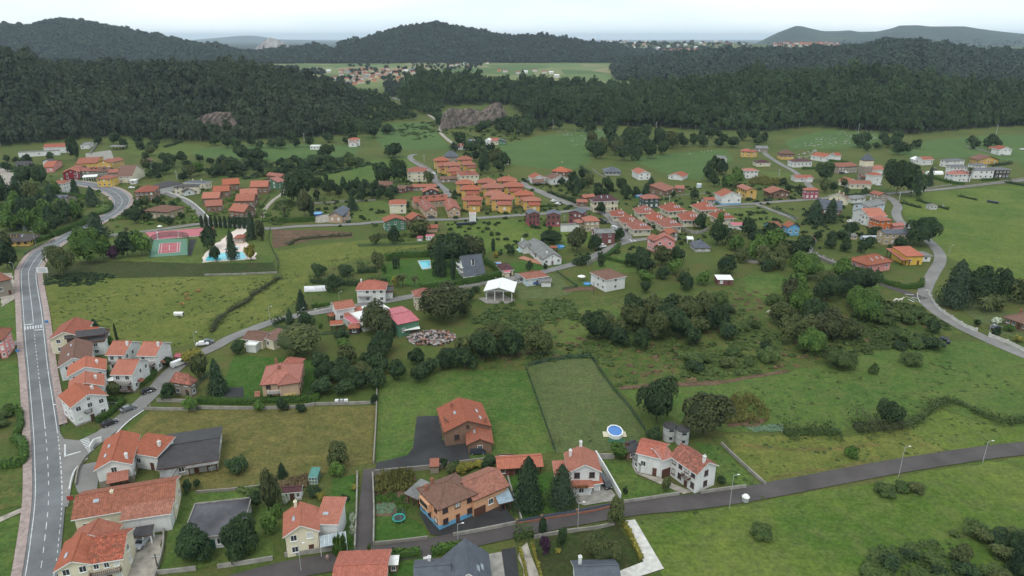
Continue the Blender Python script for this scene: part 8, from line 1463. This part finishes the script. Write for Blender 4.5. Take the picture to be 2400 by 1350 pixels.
def tunnel(k,c_,L,r_,ang,lab,mat):
 g=at_px(k,c_);M=Matrix.Translation(g)@Matrix.Rotation(R(ang),4,'Z');mb=MB();n=10;vs=[M@Vector((s*L/2,r_*math.cos(math.pi*i/n),r_*1.05*math.sin(math.pi*i/n)))for s in(-1,1)for i in range(n+1)];mb.add(vs,[(i+1,i,n+1+i,n+2+i)for i in range(n)]+[tuple(range(n+1)),tuple(range(2*n+1,n,-1))]);simple('polytunnel',lab,'polytunnel',mb,mat,g)
tunnel('x',(620,915),11,2.2,4,'pale plastic polytunnel beside the tiny cream hut',m_plain('pale_plastic',(0.42,0.46,0.52),.4));tunnel('h',(1500,700),9,1.8,8,'torn white tunnel tent beside the dark tree',m_plain('torn_plastic',(0.58,0.58,0.60),.5,var=.3));tunnel('f',(1135,530),12,2.4,3,'white garden tent below the farmhouse with white gable wing',M_WHITE)
def umbrella(k,p_,lab,mt,r_=1.6):
 g=at_px(k,p_);t_=empty('garden_umbrella',g,0,lab,'umbrella');mb=MB();mb.cyl((g.x,g.y),.04,.04,0,2.5,6);mb.build('pole',M_GALV,t_);mb=MB();mb.cyl((g.x,g.y),r_,.05,2.1,2.75,8);mb.build('canopy',mt,t_)
umbrella('m',(1330,860),'white garden umbrella behind the row houses',M_WHITE);umbrella('j',(312,590),'white garden umbrella by the small splash pool',M_WHITE,1.8);umbrella('a',(1878,1095),'white parasol above the red court',M_WHITE,1.4);umbrella('f',(1290,425),'white lawn umbrella by the flat-roofed villas',M_WHITE)
# garden swing frames
def aframe(k,p_,lab,mt,w_=2.2,h_=2.1):
 g=at_px(k,p_);mb=MB()
 for s in(-1,1):mb.tube((g.x+s*w_/2,g.y-.8,0),(g.x+s*w_/2,g.y,h_),.05,.05,5);mb.tube((g.x+s*w_/2,g.y+.8,0),(g.x+s*w_/2,g.y,h_),.05,.05,5)
 mb.tube((g.x-w_/2,g.y,h_),(g.x+w_/2,g.y,h_),.05,.05,5);mb.box(g.x-.3,g.y-.15,.5,g.x+.3,g.y+.15,.56);[mb.tube((g.x+s*.28,g.y,.5),(g.x+s*.28,g.y,h_),.015,.015,4)for s in(-1,1)];simple('swing',lab,'swing',mb,mt,g)
aframe('r',(200,150),'wooden A-frame swing beside the green wire fence',M_BROWN);aframe('m',(1330,1140),'grey garden swing inside the square hedge',M_GALV);aframe('v',(930,1185),'green swing frame behind the three-gabled villa',M_GREENP)
g=at_px('p',(540,280));mb=MB()
for x in(-1.3,0,1.3):mb.tube((g.x+x,g.y,0),(g.x+x,g.y,2.5),.07,.07,4);mb.tube((g.x+x,g.y+2.4,0),(g.x+x,g.y+2.4,2.5),.07,.07,4);mb.tube((g.x+x,g.y,2.5),(g.x+x,g.y+2.4,2.5),.07,.07,4)
mb.tube((g.x-1.3,g.y,2.5),(g.x+1.3,g.y,2.5),.07,.07,4);mb.tube((g.x-1.3,g.y,.2),(g.x,g.y,2.4),.06,.06,4);simple('scaffold_frame','white tubular frame standing in front of the grey-roofed outbuilding','frame',mb,M_WHITE,g)
# scrap heap beside the workshop
rs=random.Random(8);mb=MB();c0=at_px('i',(760,1270))
SCM=[m_plain('scrap_'+n_,c_,.8,var=.4,scale=2)for n_,c_ in(('rust',(0.24,0.12,0.08)),('grey',(0.28,0.26,0.26)),('pale',(0.34,0.32,0.30)),('pink',(0.34,0.20,0.18)),('dark',(0.06,0.05,0.05)))]
for i in range(420):
 a_=rs.random()*6.28;r_=math.sqrt(rs.random());x,y=c0.x+8.5*r_*math.cos(a_),c0.y+6.5*r_*math.sin(a_);z=max(0,1.9*(1-r_))+rs.uniform(0,.5);M=Matrix.Translation((x,y,z))@Matrix.Rotation(rs.random()*3,4,'Z')@Matrix.Rotation(rs.uniform(-.7,.7),4,'X');s=rs.uniform(.2,.75);mb.box(-s,-s*rs.uniform(.1,.7),-.15,s,s*.5,rs.uniform(.05,.5),M,rs.randrange(5))
tag(mb.build('scrap_heap',SCM),'rusty and pale scrap heap beside the green workshop','scrap heap',kind='stuff')
# pale rocks on the meadows
def rocks(label,poly,n,s0,s1,seed,mat):
 rs=np.random.RandomState(seed);cv,cf=ICO1;xs=[p[0]for p in poly];ys=[p[1]for p in poly];VS,FS=[],[];k=0
 while k<n:
  x,y=rs.uniform(min(xs),max(xs)),rs.uniform(min(ys),max(ys))
  if not inpoly(x,y,poly):continue
  g=hit(x,y);v_=cv*rs.uniform(s0,s1)*rs.uniform(.6,1.2,(len(cv),1))*np.array([1.3,1,.7]);VS.append(v_+np.array([g.x,g.y,g.z+.1]));FS.append(cf+k*len(cv));k+=1
 me=npmesh('rocks',np.concatenate(VS),np.concatenate(FS),mat);o=bpy.data.objects.new('rocks',me);COL.objects.link(o);tag(o,label,'rocks',kind='stuff')
M_ROCK=m_plain('pale_limestone',(0.26,0.26,0.24),.9,var=.3)
rocks('pale limestone rocks strewn over the right hillside meadow',[(1860,345),(1920,320),(2010,300),(2050,305),(2060,325),(1960,345)],130,.35,1.1,1,M_ROCK);rocks('white stones at the wood edge above the big meadow',[(1300,308),(1440,296),(1430,322),(1350,345),(1330,332)],70,.35,1.0,2,M_ROCK);rocks('few stones below the church meadow',[(1860,365),(1920,350),(1900,372),(1870,376)],30,.6,1.3,3,M_ROCK)
# quarry faces
def cliff(label,p0,p1,top,seed,mat,depth=14,base=None,bulge=10,name='cliff'):
 rs=np.random.RandomState(seed);A_,B_=hit(*p0),hit(*p1);n,m_=70,18;vs=[]
 for j in range(m_+1):
  for i in range(n+1):
   u,v_=i/n,j/m_;q=A_.lerp(B_,u);tz=interp(top,p0[0]+(p1[0]-p0[0])*u);d=ray(p0[0]+(p1[0]-p0[0])*u,float(tz));Zt=CH+d[2]/d[1]*(q.y+bulge*.6+depth*.5);z=q.z+(Zt-q.z)*v_
   r_=math.sin(u*47+3*math.sin(v_*5))*.8+math.sin(u*19+seed)*1.6+math.sin(u*110+v_*9)*.5+rs.randn()*.35;step=(math.floor(v_*5+.6*math.sin(u*9))/5)*depth*.5
   vs.append((q.x,q.y+bulge*math.sin(math.pi*u)+step+v_*depth*.25+r_,z+rs.randn()*.25))
 i=np.arange(n);F_=np.concatenate([np.stack([j*(n+1)+i,j*(n+1)+i+1,(j+1)*(n+1)+i+1,(j+1)*(n+1)+i],1)for j in range(m_)]);o3=np.array(A_.lerp(B_,.5)[:]);me=npmesh(name,np.array(vs)-o3,F_,mat);o=bpy.data.objects.new(name,me);o.location=o3;COL.objects.link(o);tag(o,label,'cliff',kind='structure')
tq=NT('quarry_rock');tq.rough(.95);p=tq.pos();mpn=tq.n('ShaderNodeMapping');mpn.inputs['Scale'].default_value=(1,1,.25);tq.l(p,mpn.inputs['Vector']);f1=tq.noise(mpn.outputs[0],.22,8,.75,1.0);cq=tq.ramp(f1,[(.34,(.03,.025,.025)),(.46,(.13,.11,.10)),(.56,(.22,.165,.14)),(.68,(.36,.32,.27))]);gq=tq.ramp(tq.noise(p,.12,5,.7),[(.50,(0,0,0)),(.62,(1,1,1))]);tq.color(tq.mix(tq.math('MULTIPLY',gq,.55),cq,(.035,.045,.02)));tq.bump(f1,.8,1.5)
cliff('reddish grey quarry cliff cut into the wooded hill',(1032,306),(1192,286),[(1032,280),(1040,262),(1052,252),(1075,258),(1100,254),(1122,262),(1146,246),(1158,240),(1172,240),(1180,254),(1192,275)],3,tq.m,16)
cliff('small pinkish quarry face half hidden in the left wood',(448,300),(556,296),[(448,284),(470,270),(500,262),(540,264),(556,280)],5,tq.m,10,bulge=4)
tp=m_plain('pale_quarry',(0.27,0.26,0.25),.95,var=.4,scale=.02)
def crag(label,px0,px1,Y,tops,mat,thick=160):
 n=40;vs=[];rs=np.random.RandomState(3)
 for i in range(n+1):
  px=px0+(px1-px0)*i/n;zt=float(Zof(interp(tops,px),Y))+rs.randn()*2;X=Xof(px,Y,zt)
  vs+=[(X,Y-70,-5),(X+rs.randn()*4,Y-40+rs.randn()*8,zt*.55),(X,Y,zt),(X,Y+thick,-5)]
 F_=[(4*i+j,4*i+4+j,4*i+5+j,4*i+1+j)for i in range(n)for j in range(3)];me=npmesh('crag',np.array(vs),np.array(F_),mat);o=bpy.data.objects.new('crag',me);COL.objects.link(o);tag(o,label,'crag',kind='structure')
crag('pale quarried crag on the skyline between the hills',600,680,4200,[(600,112),(612,102),(622,94),(632,88),(642,91),(655,95),(672,104),(680,112)],tp)
# ---------------------------------------------------------------- animals and the walker
def skin_body(name,joints,edges,radii,mat,label,cat,g,ang=0,group=None,sub=1):
 me=bpy.data.meshes.new(name);me.from_pydata(joints,edges,[]);me.materials.append(mat);o=bpy.data.objects.new(name,me);COL.objects.link(o);o.location=g;o.rotation_euler=(0,0,R(ang))
 md=o.modifiers.new('skin','SKIN');
 for v_,r_ in zip(me.skin_vertices[0].data,radii):v_.radius=(r_,r_)if not isinstance(r_,tuple)else r_
 me.skin_vertices[0].data[0].use_root=True;s=o.modifiers.new('sub','SUBSURF');s.levels=s.render_levels=sub;return tag(o,label,cat,group)
def quadruped(kind,g,ang,mat,label,sc=1.0,graze=False,group=None):
 h_={'horse':1.25,'cow':1.05,'dog':.45,'sheep':.6}[kind];k=h_;hd=(1.12*k,0,.35*k)if graze else(1.25*k,0,1.45*k if kind=='horse' else 1.1*k)
 J=[(0,0,.85*k),(.55*k,0,.88*k),(-.6*k,0,.9*k),(.85*k,0,(.75 if graze else 1.15)*k),hd,(hd[0]+.28*k,0,hd[2]-.14*k),(-.9*k,0,.5*k)]
 E=[(0,1),(0,2),(1,3),(3,4),(4,5),(2,6)];Rr=[(.27*k,.25*k),(.25*k,.25*k),(.25*k,.22*k),.15*k,.12*k,.08*k,.04*k]
 for s in(-1,1):
  b=len(J);J+=[(.58*k,s*.17*k,.55*k),(.60*k,s*.17*k,.3*k),(.58*k,s*.17*k,.02)];E+=[(1,b),(b,b+1),(b+1,b+2)];Rr+=[.10*k,.055*k,.06*k]
  b=len(J);J+=[(-.52*k,s*.17*k,.55*k),(-.70*k,s*.17*k,.34*k),(-.62*k,s*.17*k,.02)];E+=[(2,b),(b,b+1),(b+1,b+2)];Rr+=[.13*k,.055*k,.06*k]
  b=len(J);J+=[(hd[0]-.05*k,s*.09*k,hd[2]+.14*k)];E+=[(4,b)];Rr+=[.03*k]
 return skin_body(kind,J,E,Rr,mat,label,kind,g+Vector((0,0,.08)),ang,group)
M_HW=m_plain('white_coat',(0.62,0.58,0.52),.8,var=.2,scale=3);M_HC=m_plain('chestnut_coat',(0.30,0.13,0.06),.8,var=.3,scale=3);M_BK=m_plain('black_coat',(0.015,0.015,0.015),.7)
quadruped('horse',at_px('k',(1800,835)),200,M_HW,'white horse with lowered head nearer the scrub',graze=True);quadruped('horse',at_px('k',(1845,838)),15,M_HW,'white horse nearer the road fork markings',graze=False)
for i,(k,p_,a_)in enumerate([('g',(2185,770),30),('g',(2190,822),10),('g',(2140,880),160),('g',(2325,722),20),('h',(120,725),190)]):quadruped('cow',at_px(k,p_),a_,M_HC,f'brown cow lying or grazing on the olive pasture, {ORD[[1, 2, 0, 3, 4][i]]} from the left',group='brown cows on the olive pasture',graze=True)
quadruped('cow',at_px('b',(1092,262)),20,M_BK,'black cow alone on the far pasture below the hut',graze=True);quadruped('horse',at_px('k',(330,980)),150,M_HW,'white horse lying low in the scrub by a bush',graze=True)
quadruped('dog',at_px('r',(515,140)),20,M_BK,'black dog on the mute lawn nearer the swing');quadruped('dog',at_px('r',(798,165)),160,M_BK,'black dog on the mute lawn nearer the pool')
rs=random.Random(12)
for i,(k,p_)in enumerate([('d',(1720,185)),('d',(1752,187)),('d',(1795,172)),('d',(1835,175)),('d',(1580,207)),('y',(465,468)),('y',(1710,715)),('y',(1735,722)),('c',(1000,645))]):quadruped('sheep',at_px(k,p_),rs.uniform(0,360),M_HW,f'tiny white sheep on the far meadows, {ORD[[4, 5, 6, 7, 3, 1, 0, 2, 8][i] if i < 9 else i]} from the left',group='white sheep on the far meadows',graze=True)
# walker on the lane: one body, with hair and clothes
g=at_px('p',(1778,1205));k=1.0;skin_m=m_plain('skin',(0.45,0.26,0.18),.6)
J=[(0,0,.93),(0,0,1.15),(0,0,1.40),(0,.01,1.50),(0,.02,1.62),(-.19,0,1.38),(-.25,-.08,1.12),(-.24,.08,.92),(.19,0,1.38),(.25,.08,1.12),(.24,.24,.95),(-.09,.02,.88),(-.10,.12,.50),(-.10,.02,.08),(-.10,.20,.04),(.09,-.02,.88),(.10,-.02,.50),(.10,-.26,.12),(.10,-.12,.05),(-.24,.14,.84),(.24,.30,.88)]
E=[(0,1),(1,2),(2,3),(3,4),(2,5),(5,6),(6,7),(2,8),(8,9),(9,10),(0,11),(11,12),(12,13),(13,14),(0,15),(15,16),(16,17),(17,18),(7,19),(10,20)]
pr=skin_body('person',J,E,[(.15,.11),(.13,.10),(.15,.10),.055,.105,.06,.045,.035,.06,.045,.035,.10,.06,.045,.035,.10,.06,.045,.035,.03,.03],skin_m,'person in pale top and dark shorts walking on the lane','person',g+Vector((0,0,.22)),200,sub=2)
def garment(name,J,E,Rr,mat):o=skin_body(name,J,E,Rr,mat,None,None,Vector((0,0,0)),0,sub=1);o.parent=pr;return o
garment('top',[(0,0,.98),(0,0,1.18),(0,0,1.38),(-.19,0,1.37),(-.24,-.04,1.20),(.19,0,1.37),(.24,.04,1.20)],[(0,1),(1,2),(2,3),(3,4),(2,5),(5,6)],[(.165,.125),(.145,.115),(.165,.115),.07,.06,.07,.06],m_plain('lilac_top',(0.42,0.40,0.55),.8))
garment('shorts',[(0,0,.95),(-.09,.02,.84),(-.10,.08,.62),(.09,-.02,.84),(.10,-.02,.62)],[(0,1),(1,2),(0,3),(3,4)],[(.165,.125),.11,.085,.11,.085],M_DKMETAL);garment('hair',[(0,-.03,1.68),(0,-.09,1.60),(0,-.12,1.45)],[(0,1),(1,2)],[.10,.085,.05],m_plain('dark_hair',(0.03,0.02,0.015),.6))
# ---------------------------------------------------------------- haze over the whole valley
hm=bpy.data.materials.new('haze');hm.use_nodes=True;hm.node_tree.nodes.clear();ho=hm.node_tree.nodes.new('ShaderNodeOutputMaterial');hv=hm.node_tree.nodes.new('ShaderNodeVolumePrincipled');hv.inputs['Density'].default_value=4.6e-5;hv.inputs['Color'].default_value=(0.72,0.87,1.0,1);hv.inputs['Anisotropy'].default_value=.0;hm.node_tree.links.new(hv.outputs[0],ho.inputs['Volume'])
mb=MB();mb.box(-32000,-3000,-8,32000,42000,262);hb=mb.build('haze',hm,uv=False);tag(hb,'thin blue haze over the whole valley','haze',kind='stuff')
